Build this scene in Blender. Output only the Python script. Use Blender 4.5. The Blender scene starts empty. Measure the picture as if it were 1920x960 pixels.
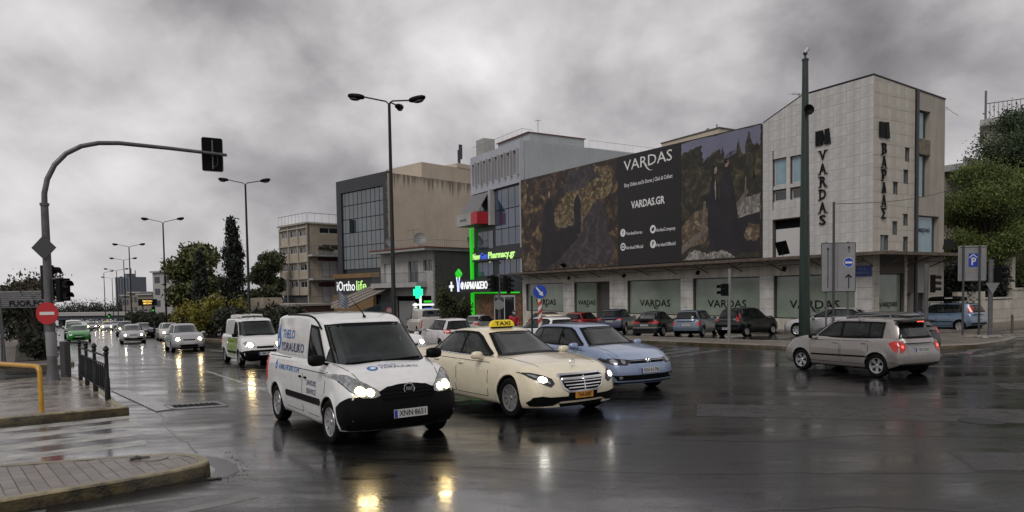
import bpy, bmesh, math, random
import numpy as np
from mathutils import Vector, Matrix
from mathutils.bvhtree import BVHTree
from mathutils.geometry import delaunay_2d_cdt
random.seed(7); np.random.seed(7)
SC = bpy.context.scene
COL = SC.collection
R = math.radians

# ------------------------------------------------------------------ camera
cam = bpy.data.cameras.new('camera'); cam_ob = bpy.data.objects.new('camera', cam); COL.objects.link(cam_ob)
cam.sensor_fit = 'HORIZONTAL'; cam.sensor_width = 36.0
cam.lens = 1300.0/1920.0*36.0
cam.shift_y = (603-480)/1920.0
cam.clip_start = 0.1; cam.clip_end = 6000
cam_ob.matrix_world = Matrix.Translation((0, 0, 2.2)) @ Matrix.Rotation(R(90-2.5), 4, 'X') @ Matrix.Rotation(R(-0.9), 4, 'Z')
SC.camera = cam_ob
SC.render.resolution_x = 1024; SC.render.resolution_y = 512
SC.view_settings.view_transform = 'Standard'; SC.view_settings.look = 'None'
SC.view_settings.exposure = 0.22; SC.view_settings.gamma = 1.0; SC.view_settings.use_curve_mapping = False
SC.cycles.use_denoising = True
SC.cycles.sample_clamp_indirect = 30.0; SC.cycles.max_bounces = 6; SC.cycles.diffuse_bounces = 3; SC.cycles.glossy_bounces = 4; SC.cycles.transparent_max_bounces = 8

# ------------------------------------------------------------------ sky (overcast) and sun
W = bpy.data.worlds.new('World'); SC.world = W; W.use_nodes = True
SUN_EL, SUN_AZ = 46.0, 205.0      # azimuth clockwise from +Y (the sun stands behind the camera, a little left)
def build_world():
    nt = W.node_tree; N = nt.nodes; Lk = nt.links; N.clear()
    out = N.new('ShaderNodeOutputWorld')
    sky = N.new('ShaderNodeTexSky'); sky.sky_type = 'NISHITA'; sky.sun_disc = False
    sky.sun_elevation = R(SUN_EL); sky.sun_rotation = R(SUN_AZ)
    b1 = N.new('ShaderNodeBackground'); b1.inputs[1].default_value = 0.06; Lk.new(sky.outputs[0], b1.inputs[0])
    tc = N.new('ShaderNodeTexCoord'); sx = N.new('ShaderNodeSeparateXYZ'); Lk.new(tc.outputs['Generated'], sx.inputs[0])
    def mth(op, a, b=None):
        n = N.new('ShaderNodeMath'); n.operation = op
        for i, v in enumerate((a, b)):
            if v is None: continue
            if isinstance(v, (int, float)): n.inputs[i].default_value = v
            else: Lk.new(v, n.inputs[i])
        return n.outputs[0]
    zz = mth('ADD', mth('MAXIMUM', sx.outputs[2], 0.0), 0.55)
    cx = N.new('ShaderNodeCombineXYZ'); Lk.new(mth('DIVIDE', sx.outputs[0], zz), cx.inputs[0]); Lk.new(mth('DIVIDE', sx.outputs[1], zz), cx.inputs[1])
    def noise(scale, det, rough, dist, off):
        mp = N.new('ShaderNodeMapping'); mp.inputs['Location'].default_value = off; mp.inputs['Scale'].default_value = (1.0, 0.9, 1); Lk.new(cx.outputs[0], mp.inputs[0])
        n = N.new('ShaderNodeTexNoise'); n.inputs['Scale'].default_value = scale; n.inputs['Detail'].default_value = det
        n.inputs['Roughness'].default_value = rough; n.inputs['Distortion'].default_value = dist; Lk.new(mp.outputs[0], n.inputs[0]); return n.outputs[0]
    big = noise(1.7, 3.0, 0.5, 0.1, CLOUD_OFF); small = noise(4.6, 7.0, 0.54, 0.15, (2.2, 5.0, 0))
    f = mth('ADD', mth('MULTIPLY', big, 0.63), mth('MULTIPLY', small, 0.37))
    rp = N.new('ShaderNodeValToRGB'); e = rp.color_ramp.elements
    e[0].position = 0.36; e[0].color = (0.15, 0.143, 0.148, 1); e[1].position = 0.66; e[1].color = (0.88, 0.855, 0.865, 1)
    m = rp.color_ramp.elements.new(0.44); m.color = (0.30, 0.288, 0.295, 1)
    m = rp.color_ramp.elements.new(0.52); m.color = (0.53, 0.508, 0.518, 1)
    Lk.new(f, rp.inputs[0])
    # the cloud deck evens out into pale grey towards the horizon
    hz = N.new('ShaderNodeMapRange'); hz.inputs[1].default_value = 0.02; hz.inputs[2].default_value = 0.30; hz.inputs[3].default_value = 0.45; hz.inputs[4].default_value = 0.0
    Lk.new(sx.outputs[2], hz.inputs[0])
    mx = N.new('ShaderNodeMix'); mx.data_type = 'RGBA'; Lk.new(hz.outputs[0], mx.inputs[0]); Lk.new(rp.outputs[0], mx.inputs[6]); mx.inputs[7].default_value = (0.56, 0.54, 0.55, 1)
    b2 = N.new('ShaderNodeBackground'); b2.inputs[1].default_value = 0.93; Lk.new(mx.outputs[2], b2.inputs[0])
    ms = N.new('ShaderNodeMixShader'); ms.inputs[0].default_value = 0.97; Lk.new(b1.outputs[0], ms.inputs[1]); Lk.new(b2.outputs[0], ms.inputs[2]); Lk.new(ms.outputs[0], out.inputs[0])
CLOUD_OFF = (1.3, 2.2, 0.0)
build_world()
sl = bpy.data.lights.new('sun', 'SUN'); sl.energy = 1.2; sl.angle = R(25); sl.color = (1.0, 0.97, 0.93)
so = bpy.data.objects.new('sun', sl); COL.objects.link(so)
_d = Vector((math.sin(R(SUN_AZ))*math.cos(R(SUN_EL)), math.cos(R(SUN_AZ))*math.cos(R(SUN_EL)), math.sin(R(SUN_EL))))
so.rotation_euler = (-_d).to_track_quat('-Z', 'Y').to_euler(); so.location = _d*50

# ------------------------------------------------------------------ place: road frame (s along the avenue, t to its right)
TH = R(31.0); DX, DY = -math.sin(TH), math.cos(TH); EX, EY = math.cos(TH), math.sin(TH)
def xy(s, t): return (s*DX+t*EX, s*DY+t*EY)
def st(x, y): return (x*DX+y*DY, x*EX+y*EY)
def ground(x, y):
    u = (x*DX+y*DY-9.0)/3.5
    return -0.026*3.5*(math.log1p(math.exp(u)) if u < 40 else u)
def pg(x, y, dz=0.0): return Vector((x, y, ground(x, y)+dz))

# ------------------------------------------------------------------ materials
MATS = {}
def mat(name, col, rough=0.6, metal=0.0, spec=0.5, var=0.0, vscale=3.0, bump=0.0, bscale=40.0, coat=0.0, emit=None, estr=0.0, streak=0.0, col2=None, rnd=0.0, ior=None, rvar=0.0, trans=0.0):
    if name in MATS: return MATS[name]
    m = bpy.data.materials.new(name); m.use_nodes = True; nt = m.node_tree; N = nt.nodes; L = nt.links
    b = N['Principled BSDF']; c = tuple(col)+(1,) if len(col) == 3 else col
    b.inputs['Base Color'].default_value = c; b.inputs['Roughness'].default_value = rough; b.inputs['Metallic'].default_value = metal
    b.inputs['Specular IOR Level'].default_value = spec
    if ior: b.inputs['IOR'].default_value = ior
    if coat: b.inputs['Coat Weight'].default_value = coat; b.inputs['Coat Roughness'].default_value = 0.06
    if trans: b.inputs['Subsurface Weight'].default_value = 0.0
    if emit is not None: b.inputs['Emission Color'].default_value = tuple(emit)+(1,); b.inputs['Emission Strength'].default_value = estr
    tc = None
    def coord():
        nonlocal tc
        if tc is None: tc = N.new('ShaderNodeTexCoord')
        return tc.outputs['Object']
    src = None
    if var or col2 or streak:
        n = N.new('ShaderNodeTexNoise'); n.inputs['Scale'].default_value = vscale; n.inputs['Detail'].default_value = 6; n.inputs['Roughness'].default_value = 0.62; L.new(coord(), n.inputs[0])
        rp = N.new('ShaderNodeValToRGB'); rp.color_ramp.elements[0].position = 0.32; rp.color_ramp.elements[1].position = 0.68
        a = tuple(max(0, x*(1-var)) for x in c[:3])+(1,); d = (tuple(col2)+(1,)) if col2 else tuple(min(1, x*(1+var)) for x in c[:3])+(1,)
        rp.color_ramp.elements[0].color = a; rp.color_ramp.elements[1].color = d; L.new(n.outputs[0], rp.inputs[0]); src = rp.outputs[0]
        if rvar:
            mr = N.new('ShaderNodeMapRange'); mr.inputs[1].default_value = 0.3; mr.inputs[2].default_value = 0.7; mr.inputs[3].default_value = max(0.02, rough-rvar); mr.inputs[4].default_value = rough+rvar
            L.new(n.outputs[0], mr.inputs[0]); L.new(mr.outputs[0], b.inputs['Roughness'])
    if streak:
        mp = N.new('ShaderNodeMapping'); mp.inputs['Scale'].default_value = (2.2, 2.2, 0.16); L.new(coord(), mp.inputs[0])
        n2 = N.new('ShaderNodeTexNoise'); n2.inputs['Scale'].default_value = 1.6; n2.inputs['Detail'].default_value = 5; n2.inputs['Roughness'].default_value = 0.65; L.new(mp.outputs[0], n2.inputs[0])
        mr = N.new('ShaderNodeMapRange'); mr.inputs[1].default_value = 0.42; mr.inputs[2].default_value = 0.72; mr.inputs[3].default_value = 1.0; mr.inputs[4].default_value = 1.0-streak; L.new(n2.outputs[0], mr.inputs[0])
        mx = N.new('ShaderNodeMix'); mx.data_type = 'RGBA'; mx.blend_type = 'MULTIPLY'; mx.inputs[0].default_value = 1.0; L.new(src, mx.inputs[6]); L.new(mr.outputs[0], mx.inputs[7]); src = mx.outputs[2]
    if rnd:
        oi = N.new('ShaderNodeObjectInfo'); mr = N.new('ShaderNodeMapRange'); mr.inputs[3].default_value = 1-rnd; mr.inputs[4].default_value = 1+rnd; L.new(oi.outputs['Random'], mr.inputs[0])
        mx = N.new('ShaderNodeMix'); mx.data_type = 'RGBA'; mx.blend_type = 'MULTIPLY'; mx.inputs[0].default_value = 1.0
        if src is not None: L.new(src, mx.inputs[6])
        else: mx.inputs[6].default_value = c
        L.new(mr.outputs[0], mx.inputs[7]); src = mx.outputs[2]
    if src is not None: L.new(src, b.inputs['Base Color'])
    if bump:
        n = N.new('ShaderNodeTexNoise'); n.inputs['Scale'].default_value = bscale; n.inputs['Detail'].default_value = 5; L.new(coord(), n.inputs[0])
        bp = N.new('ShaderNodeBump'); bp.inputs['Strength'].default_value = bump; bp.inputs['Distance'].default_value = 0.02; L.new(n.outputs[0], bp.inputs['Height']); L.new(bp.outputs[0], b.inputs['Normal'])
    MATS[name] = m; return m
def paint(name, col, metal=0.0, rough=0.32, coat=1.0):
    m = mat('paint_'+name, col, rough, metal, 0.5, var=0.05, vscale=9, coat=coat, bump=0.012, bscale=140)
    # the inside of the shell is dark trim
    nt = m.node_tree; b = nt.nodes['Principled BSDF']; src = b.inputs['Base Color'].links[0].from_socket
    g = nt.nodes.new('ShaderNodeNewGeometry'); mx = nt.nodes.new('ShaderNodeMix'); mx.data_type = 'RGBA'; nt.links.new(g.outputs['Backfacing'], mx.inputs[0]); nt.links.new(src, mx.inputs[6]); mx.inputs[7].default_value = (0.03, 0.03, 0.032, 1); nt.links.new(mx.outputs[2], b.inputs['Base Color'])
    return m
def glass(name, tint, rough=0.03, ior=1.6, film=0.12):
    # tinted pane: see-through with Fresnel reflections and a little film of rain and dust
    m = bpy.data.materials.new(name); m.use_nodes = True; nt = m.node_tree; N = nt.nodes; L = nt.links; N.clear(); out = N.new('ShaderNodeOutputMaterial')
    t = N.new('ShaderNodeBsdfTransparent'); t.inputs[0].default_value = tuple(tint)+(1,); g = N.new('ShaderNodeBsdfGlossy'); g.inputs['Roughness'].default_value = rough; f = N.new('ShaderNodeFresnel'); f.inputs[0].default_value = ior
    d = N.new('ShaderNodeBsdfDiffuse'); d.inputs[0].default_value = (0.10, 0.125, 0.125, 1); tc = N.new('ShaderNodeTexCoord'); n = N.new('ShaderNodeTexNoise'); n.inputs['Scale'].default_value = 3.0; n.inputs['Detail'].default_value = 6; L.new(tc.outputs['Object'], n.inputs[0])
    mr = N.new('ShaderNodeMapRange'); mr.inputs[1].default_value = .35; mr.inputs[2].default_value = .7; mr.inputs[3].default_value = film*.5; mr.inputs[4].default_value = film*1.6; L.new(n.outputs[0], mr.inputs[0])
    m1 = N.new('ShaderNodeMixShader'); L.new(mr.outputs[0], m1.inputs[0]); L.new(t.outputs[0], m1.inputs[1]); L.new(d.outputs[0], m1.inputs[2]); m2 = N.new('ShaderNodeMixShader'); L.new(f.outputs[0], m2.inputs[0]); L.new(m1.outputs[0], m2.inputs[1]); L.new(g.outputs[0], m2.inputs[2]); L.new(m2.outputs[0], out.inputs[0]); MATS[name] = m; return m

def road_material():
    m = bpy.data.materials.new('wet_asphalt'); m.use_nodes = True; nt = m.node_tree; N = nt.nodes; L = nt.links; b = N['Principled BSDF']
    tc = N.new('ShaderNodeTexCoord')
    def noise(scale, det, rough, rot, sc, dist=0.0):
        mp = N.new('ShaderNodeMapping'); mp.vector_type = 'TEXTURE'; mp.inputs['Rotation'].default_value = (0, 0, rot); mp.inputs['Scale'].default_value = sc; L.new(tc.outputs['Object'], mp.inputs[0])
        n = N.new('ShaderNodeTexNoise'); n.inputs['Scale'].default_value = scale; n.inputs['Detail'].default_value = det; n.inputs['Roughness'].default_value = rough; n.inputs['Distortion'].default_value = dist
        L.new(mp.outputs[0], n.inputs[0]); return n.outputs[0]
    def mr(x, a, c, d, e):
        n = N.new('ShaderNodeMapRange'); n.inputs[1].default_value = a; n.inputs[2].default_value = c; n.inputs[3].default_value = d; n.inputs[4].default_value = e; L.new(x, n.inputs[0]); return n.outputs[0]
    def mth(op, a, c):
        n = N.new('ShaderNodeMath'); n.operation = op
        for i, v in enumerate((a, c)):
            if isinstance(v, (int, float)): n.inputs[i].default_value = v
            else: L.new(v, n.inputs[i])
        return n.outputs[0]
    wet = noise(0.8, 8, 0.66, R(-8), (4.0, 1.0, 1), 0.5)        # films of water drawn out along the wheel tracks
    wet2 = noise(3.4, 6, 0.68, R(-2), (3.0, 1.0, 1), 0.3)
    grain = noise(55, 4, 0.75, 0, (1, 1, 1)); ripple = noise(7, 4, 0.6, 0, (1, 1, 1)); patch = noise(0.22, 3, 0.5, R(31), (1, 2, 1))
    w = mth('ADD', mth('MULTIPLY', wet, 0.68), mth('MULTIPLY', wet2, 0.32))
    rr = mth('ADD', mr(w, 0.40, 0.60, 0.10, 0.36), mr(grain, 0.35, 0.65, -0.06, 0.12))
    L.new(rr, b.inputs['Roughness'])
    cr = N.new('ShaderNodeValToRGB'); cr.color_ramp.elements[0].position = 0.3; cr.color_ramp.elements[0].color = (0.005, 0.005, 0.0052, 1); cr.color_ramp.elements[1].position = 0.72; cr.color_ramp.elements[1].color = (0.017, 0.0165, 0.0165, 1)
    L.new(mth('ADD', mth('MULTIPLY', grain, 0.55), mth('MULTIPLY', patch, 0.45)), cr.inputs[0]); L.new(cr.outputs[0], b.inputs['Base Color'])
    b.inputs['IOR'].default_value = 1.40
    L.new(mth('MULTIPLY', mr(w, 0.42, 0.62, 1.0, 0.22), mr(grain, 0.38, 0.62, 1.15, 0.55)), b.inputs['Coat Weight']); b.inputs['Specular IOR Level'].default_value = 0.32; L.new(mr(w, 0.38, 0.62, 0.075, 0.21), b.inputs['Coat Roughness']); b.inputs['Coat IOR'].default_value = 1.36
    bc = N.new('ShaderNodeBump'); bc.inputs['Strength'].default_value = 0.06; bc.inputs['Distance'].default_value = 0.012; L.new(mth('ADD', mth('MULTIPLY', ripple, .4), mth('MULTIPLY', grain, mr(w, .40, .62, .0, .8))), bc.inputs['Height']); L.new(bc.outputs[0], b.inputs['Coat Normal'])
    h = mth('ADD', mth('MULTIPLY', mth('MULTIPLY', grain, mr(w, 0.38, 0.6, 0.10, 1.0)), 0.8), mth('MULTIPLY', ripple, 0.5))
    bp = N.new('ShaderNodeBump'); bp.inputs['Strength'].default_value = 0.20; bp.inputs['Distance'].default_value = 0.012; L.new(h, bp.inputs['Height']); L.new(bp.outputs[0], b.inputs['Normal'])
    MATS['road'] = m; return m
ROAD = road_material()
def M(k): return MATS[k]
mat('white_paint_line', (0.09, 0.088, 0.082), 0.34, vscale=2.6, col2=(0.42, 0.41, 0.385), bump=0.1, bscale=50, rvar=0.14)
mat('faded_line', (0.03, 0.029, 0.028), 0.28, vscale=2.2, col2=(0.17, 0.165, 0.155), bump=0.1, bscale=50, rvar=0.14)
mat('concrete', (0.19, 0.165, 0.14), 0.24, var=0.28, vscale=2.2, bump=0.2, bscale=30, rvar=0.17)
mat('paving', (0.15, 0.128, 0.115), 0.34, var=0.22, vscale=5, bump=0.2, bscale=40, rnd=0.2, rvar=0.12)
mat('mortar', (0.045, 0.042, 0.04), 0.6, bump=0.2)
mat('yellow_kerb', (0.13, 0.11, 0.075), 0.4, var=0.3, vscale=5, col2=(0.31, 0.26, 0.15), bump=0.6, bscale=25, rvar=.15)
mat('kerb_face', (0.022, 0.02, 0.015), 0.4, var=.2, vscale=5, col2=(0.10, 0.075, 0.03), bump=0.6, bscale=22, rvar=.15)  # dark side faces: grime, with wet and shade put into the colour
mat('grey_kerb', (0.20, 0.18, 0.16), 0.5, var=0.35, vscale=4, bump=0.5, bscale=20)
mat('puddle', (0.008, 0.008, 0.008), 0.02, ior=1.33)
mat('steel', (0.11, 0.11, 0.115), 0.45, 0.3, var=0.2, vscale=6)
mat('pale_steel', (0.22, 0.22, 0.22), 0.45, 0.4, var=0.2, vscale=8)
mat('black_metal', (0.007, 0.007, 0.008), 0.45, spec=0.3, bump=0.1, bscale=80)
mat('black_plastic', (0.0045, 0.0045, 0.0045), 0.5, spec=0.10, var=0.2, vscale=20)
mat('rubber', (0.006, 0.006, 0.006), 0.75, spec=0.1, bump=0.2, bscale=60)
mat('under', (0.004, 0.004, 0.004), 0.9, spec=0.1)
mat('alloy', (0.42, 0.42, 0.43), 0.3, 0.7)
mat('chrome', (0.75, 0.75, 0.76), 0.12, 1.0)
mat('mirror_glass', (0.4, 0.42, 0.44), 0.05, 1.0)
mat('car_glass', (0.010, 0.014, 0.015), 0.04, ior=1.6, var=0.3, vscale=4)
mat('windscreen', (0.022, 0.030, 0.031), 0.06, ior=1.85, var=0.4, vscale=2.5, bump=0.012, bscale=140)
glass('clear_side', (.30, .34, .34), .03, 1.55, .07); glass('clear_screen', (.36, .41, .41), .04, 1.75, .16); mat('trim', (.018, .018, .02), .7, spec=.25); mat('trim_grey', (.05, .05, .052), .7, spec=.3)
mat('lamp_glass', (0.30, 0.31, 0.32), 0.12, 0.5, var=0.5, vscale=18)
mat('lamp_dark', (0.03, 0.03, 0.032), 0.08, 0.2)
mat('amber', (0.5, 0.16, 0.02), 0.2)
mat('tail_red', (0.35, 0.012, 0.012), 0.15, coat=0.6, emit=(1, 0.05, 0.03), estr=0.06)
mat('tail_lit', (0.5, 0.02, 0.02), 0.15, emit=(1, 0.08, 0.05), estr=2.5)
mat('head_lit', (1, 1, 1), 0.2, emit=(1.0, 0.74, 0.34), estr=42.0)
mat('head_cool', (1, 1, 1), 0.2, emit=(1.0, 0.97, 0.86), estr=22.0)
mat('head_far', (1, 1, 1), 0.2, emit=(1.0, 0.78, 0.40), estr=60.0)
mat('plate_white', (0.50, 0.50, 0.48), 0.4)
mat('plate_yellow', (0.50, 0.22, 0.03), 0.4)
mat('plate_blue', (0.02, 0.04, 0.35), 0.4)
mat('ink', (0.008, 0.008, 0.009), 0.6, spec=0.2)
mat('white_print', (0.72, 0.72, 0.71), 0.5)

# ------------------------------------------------------------------ mesh helpers
TXT = {}
def text_geo(body, size=1.0, bold=0.0, ex=0.0):
    k = (body, round(size, 4), bold, ex)
    if k in TXT: return TXT[k]
    cu = bpy.data.curves.new('lettering', 'FONT'); cu.body = body; cu.size = size; cu.align_x = 'CENTER'; cu.align_y = 'CENTER'; cu.offset = bold*size; cu.extrude = ex; cu.resolution_u = 2
    ob = bpy.data.objects.new('lettering', cu); COL.objects.link(ob)
    me = bpy.data.meshes.new_from_object(ob.evaluated_get(bpy.context.evaluated_depsgraph_get()))
    v = [tuple(x.co) for x in me.vertices]; f = [tuple(p.vertices) for p in me.polygons]
    bpy.data.objects.remove(ob); bpy.data.curves.remove(cu); bpy.data.meshes.remove(me)
    TXT[k] = (v, f); return TXT[k]

class MB:
    def __init__(s): s.v = []; s.f = []; s.mi = []
    def add(s, v, f, mi=0):
        o = len(s.v); s.v += [tuple(x) for x in v]; s.f += [tuple(i+o for i in q) for q in f]; s.mi += [mi]*len(f); return o
    def box(s, x0, x1, y0, y1, z0, z1, mi=0):
        x0, x1 = sorted((x0, x1)); y0, y1 = sorted((y0, y1)); z0, z1 = sorted((z0, z1))
        return s.add([(x0,y0,z0),(x1,y0,z0),(x1,y1,z0),(x0,y1,z0),(x0,y0,z1),(x1,y0,z1),(x1,y1,z1),(x0,y1,z1)],
              [(0,3,2,1),(4,5,6,7),(0,1,5,4),(1,2,6,5),(2,3,7,6),(3,0,4,7)], mi)
    def cbox(s, c, d, mi=0): return s.box(c[0]-d[0]/2, c[0]+d[0]/2, c[1]-d[1]/2, c[1]+d[1]/2, c[2]-d[2]/2, c[2]+d[2]/2, mi)
    def extr(s, pts, vec, mi=0):
        n = len(pts); p = [Vector(q) for q in pts]; vec = Vector(vec)
        return s.add(p+[q+vec for q in p], [tuple(range(n))[::-1], tuple(range(n, 2*n))]+[(i, (i+1) % n, n+(i+1) % n, n+i) for i in range(n)], mi)
    def tube(s, path, r, n=8, mi=0):
        P = [Vector(p) for p in path]; rr = r if isinstance(r, (list, tuple)) else [r]*len(P); v = []; f = []
        up = None
        for i, p in enumerate(P):
            d = (P[min(i+1, len(P)-1)]-P[max(i-1, 0)]).normalized()
            if up is None: up = Vector((0, 0, 1)) if abs(d.z) < 0.9 else Vector((1, 0, 0))
            a = d.cross(up).normalized(); b = a.cross(d).normalized(); up = b
            for k in range(n):
                t = 2*math.pi*k/n; v.append(p+(a*math.cos(t)+b*math.sin(t))*rr[i])
        for i in range(len(P)-1):
            for k in range(n): f.append((i*n+k, i*n+(k+1) % n, (i+1)*n+(k+1) % n, (i+1)*n+k))
        f.append(tuple(range(n))[::-1]); f.append(tuple(range((len(P)-1)*n, len(P)*n)))
        return s.add(v, f, mi)
    def lathe(s, prof, n=16, mtx=None, mi=0, closed=False):
        v = []; f = []; m = len(prof)
        for k in range(n):
            t = 2*math.pi*k/n
            for r, z in prof: v.append(Vector((r*math.cos(t), r*math.sin(t), z)))
        for k in range(n):
            for i in range(m if closed else m-1):
                j = (i+1) % m; f.append((k*m+i, ((k+1) % n)*m+i, ((k+1) % n)*m+j, k*m+j))
        if mtx is not None: v = [mtx @ x for x in v]
        return s.add(v, f, mi)
    def ell(s, c, r, nu=14, nv=8, p=1.0, mi=0, rot=None):
        v = []; f = []
        sg = lambda x: math.copysign(abs(x)**p, x)
        for i in range(nv+1):
            a = -math.pi/2+math.pi*i/nv
            for k in range(nu):
                b = 2*math.pi*k/nu; q = Vector((r[0]*sg(math.cos(a))*sg(math.cos(b)), r[1]*sg(math.cos(a))*sg(math.sin(b)), r[2]*sg(math.sin(a))))
                if rot is not None: q = rot @ q
                v.append(Vector(c)+q)
        for i in range(nv):
            for k in range(nu): f.append((i*nu+k, i*nu+(k+1) % nu, (i+1)*nu+(k+1) % nu, (i+1)*nu+k))
        return s.add(v, f, mi)
    def text(s, body, size, o, ux, uy, bold=0.0, ex=0.0, sx=1.0, sy=1.0, mi=0, fit=None):
        v, f = text_geo(body, size, bold, ex); o, ux, uy = Vector(o), Vector(ux), Vector(uy); n = ux.cross(uy)
        if fit:
            w = max(q[0] for q in v)-min(q[0] for q in v); sx = fit/w
        return s.add([o+ux*(q[0]*sx)+uy*(q[1]*sy)+n*q[2] for q in v], f, mi)
    def disc(s, c, ux, uy, r, th=0.0, n=20, mi=0):
        c, ux, uy = Vector(c), Vector(ux).normalized(), Vector(uy).normalized(); nn = ux.cross(uy)
        pts = [c+ux*(r*math.cos(2*math.pi*k/n))+uy*(r*math.sin(2*math.pi*k/n)) for k in range(n)]
        if th: return s.extr([p-nn*th for p in pts], nn*th, mi)
        return s.add(pts, [tuple(range(n))], mi)
    def build(s, name, mats, parent=None, smooth=None, kind=None):
        me = bpy.data.meshes.new(name); me.from_pydata(s.v, [], s.f)
        if not isinstance(mats, (list, tuple)): mats = [mats]
        for m in mats: me.materials.append(MATS[m] if isinstance(m, str) else m)
        if len(mats) > 1: me.polygons.foreach_set('material_index', s.mi)
        if smooth is not None:
            me.polygons.foreach_set('use_smooth', [True]*len(me.polygons)); me.set_sharp_from_angle(angle=R(smooth))
        me.update()
        o = bpy.data.objects.new(name, me); COL.objects.link(o)
        if parent is not None: o.parent = parent
        if kind: o['kind'] = kind
        return o
def link_mesh(name, me, parent=None, loc=(0, 0, 0), rot=(0, 0, 0)):
    o = bpy.data.objects.new(name, me); COL.objects.link(o); o.parent = parent; o.location = loc; o.rotation_euler = rot; return o
def tag(o, label=None, cat=None, group=None, kind=None):
    if label: o['label'] = label
    if cat: o['category'] = cat
    if group: o['group'] = group
    if kind: o['kind'] = kind
    return o
def thing(name, label, cat, loc=(0, 0, 0), rz=0.0, group=None):
    o = bpy.data.objects.new(name, None); COL.objects.link(o); o.empty_display_size = 0.3; o.location = loc; o.rotation_euler = (0, 0, rz); return tag(o, label, cat, group)
def copy_tree(o, parent=None):
    c = o.copy(); COL.objects.link(c)
    if parent is not None: c.parent = parent
    for ch in list(o.children): copy_tree(ch, c)
    return c
def pch(pts):
    x = np.array([p[0] for p in pts], float); y = np.array([p[1] for p in pts], float); h = np.diff(x); d = np.diff(y)/h; m = np.zeros(len(x))
    if len(x) > 2:
        for i in range(1, len(x)-1):
            if d[i-1]*d[i] > 0: w1, w2 = 2*h[i]+h[i-1], h[i]+2*h[i-1]; m[i] = (w1+w2)/(w1/d[i-1]+w2/d[i])
    m[0] = d[0]; m[-1] = d[-1]
    def f(q):
        if q <= x[0]: return float(y[0])
        if q >= x[-1]: return float(y[-1])
        i = int(np.searchsorted(x, q))-1; t = (q-x[i])/h[i]
        return float((1+2*t)*(1-t)**2*y[i]+t*(1-t)**2*h[i]*m[i]+t*t*(3-2*t)*y[i+1]+t*t*(t-1)*h[i]*m[i+1])
    return f
def inside(p, poly):
    c = False; n = len(poly)
    for i in range(n):
        a, b = poly[i], poly[i-1]
        if (a[1] > p[1]) != (b[1] > p[1]) and p[0] < (b[0]-a[0])*(p[1]-a[1])/(b[1]-a[1])+a[0]: c = not c
    return c
def fill2d(poly, g):
    # triangulate a polygon with inner grid points, spacing g
    out = []
    for i in range(len(poly)):
        a, b = poly[i], poly[(i+1) % len(poly)]; n = max(1, int(math.hypot(b[0]-a[0], b[1]-a[1])/g+0.5))
        out += [(a[0]+(b[0]-a[0])*k/n, a[1]+(b[1]-a[1])*k/n) for k in range(n)]
    pts = list(out); xs = [p[0] for p in poly]; ys = [p[1] for p in poly]
    x = min(xs)+g*0.5
    while x < max(xs):
        y = min(ys)+g*0.5
        while y < max(ys):
            if inside((x, y), poly) and min((x-q[0])**2+(y-q[1])**2 for q in out) > (0.45*g)**2: pts.append((x, y))
            y += g
        x += g
    r = delaunay_2d_cdt([Vector(p) for p in pts], [], [list(range(len(out)))], 1, 1e-6)
    return [tuple(q) for q in r[0]], [tuple(f) for f in r[2]]
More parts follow.
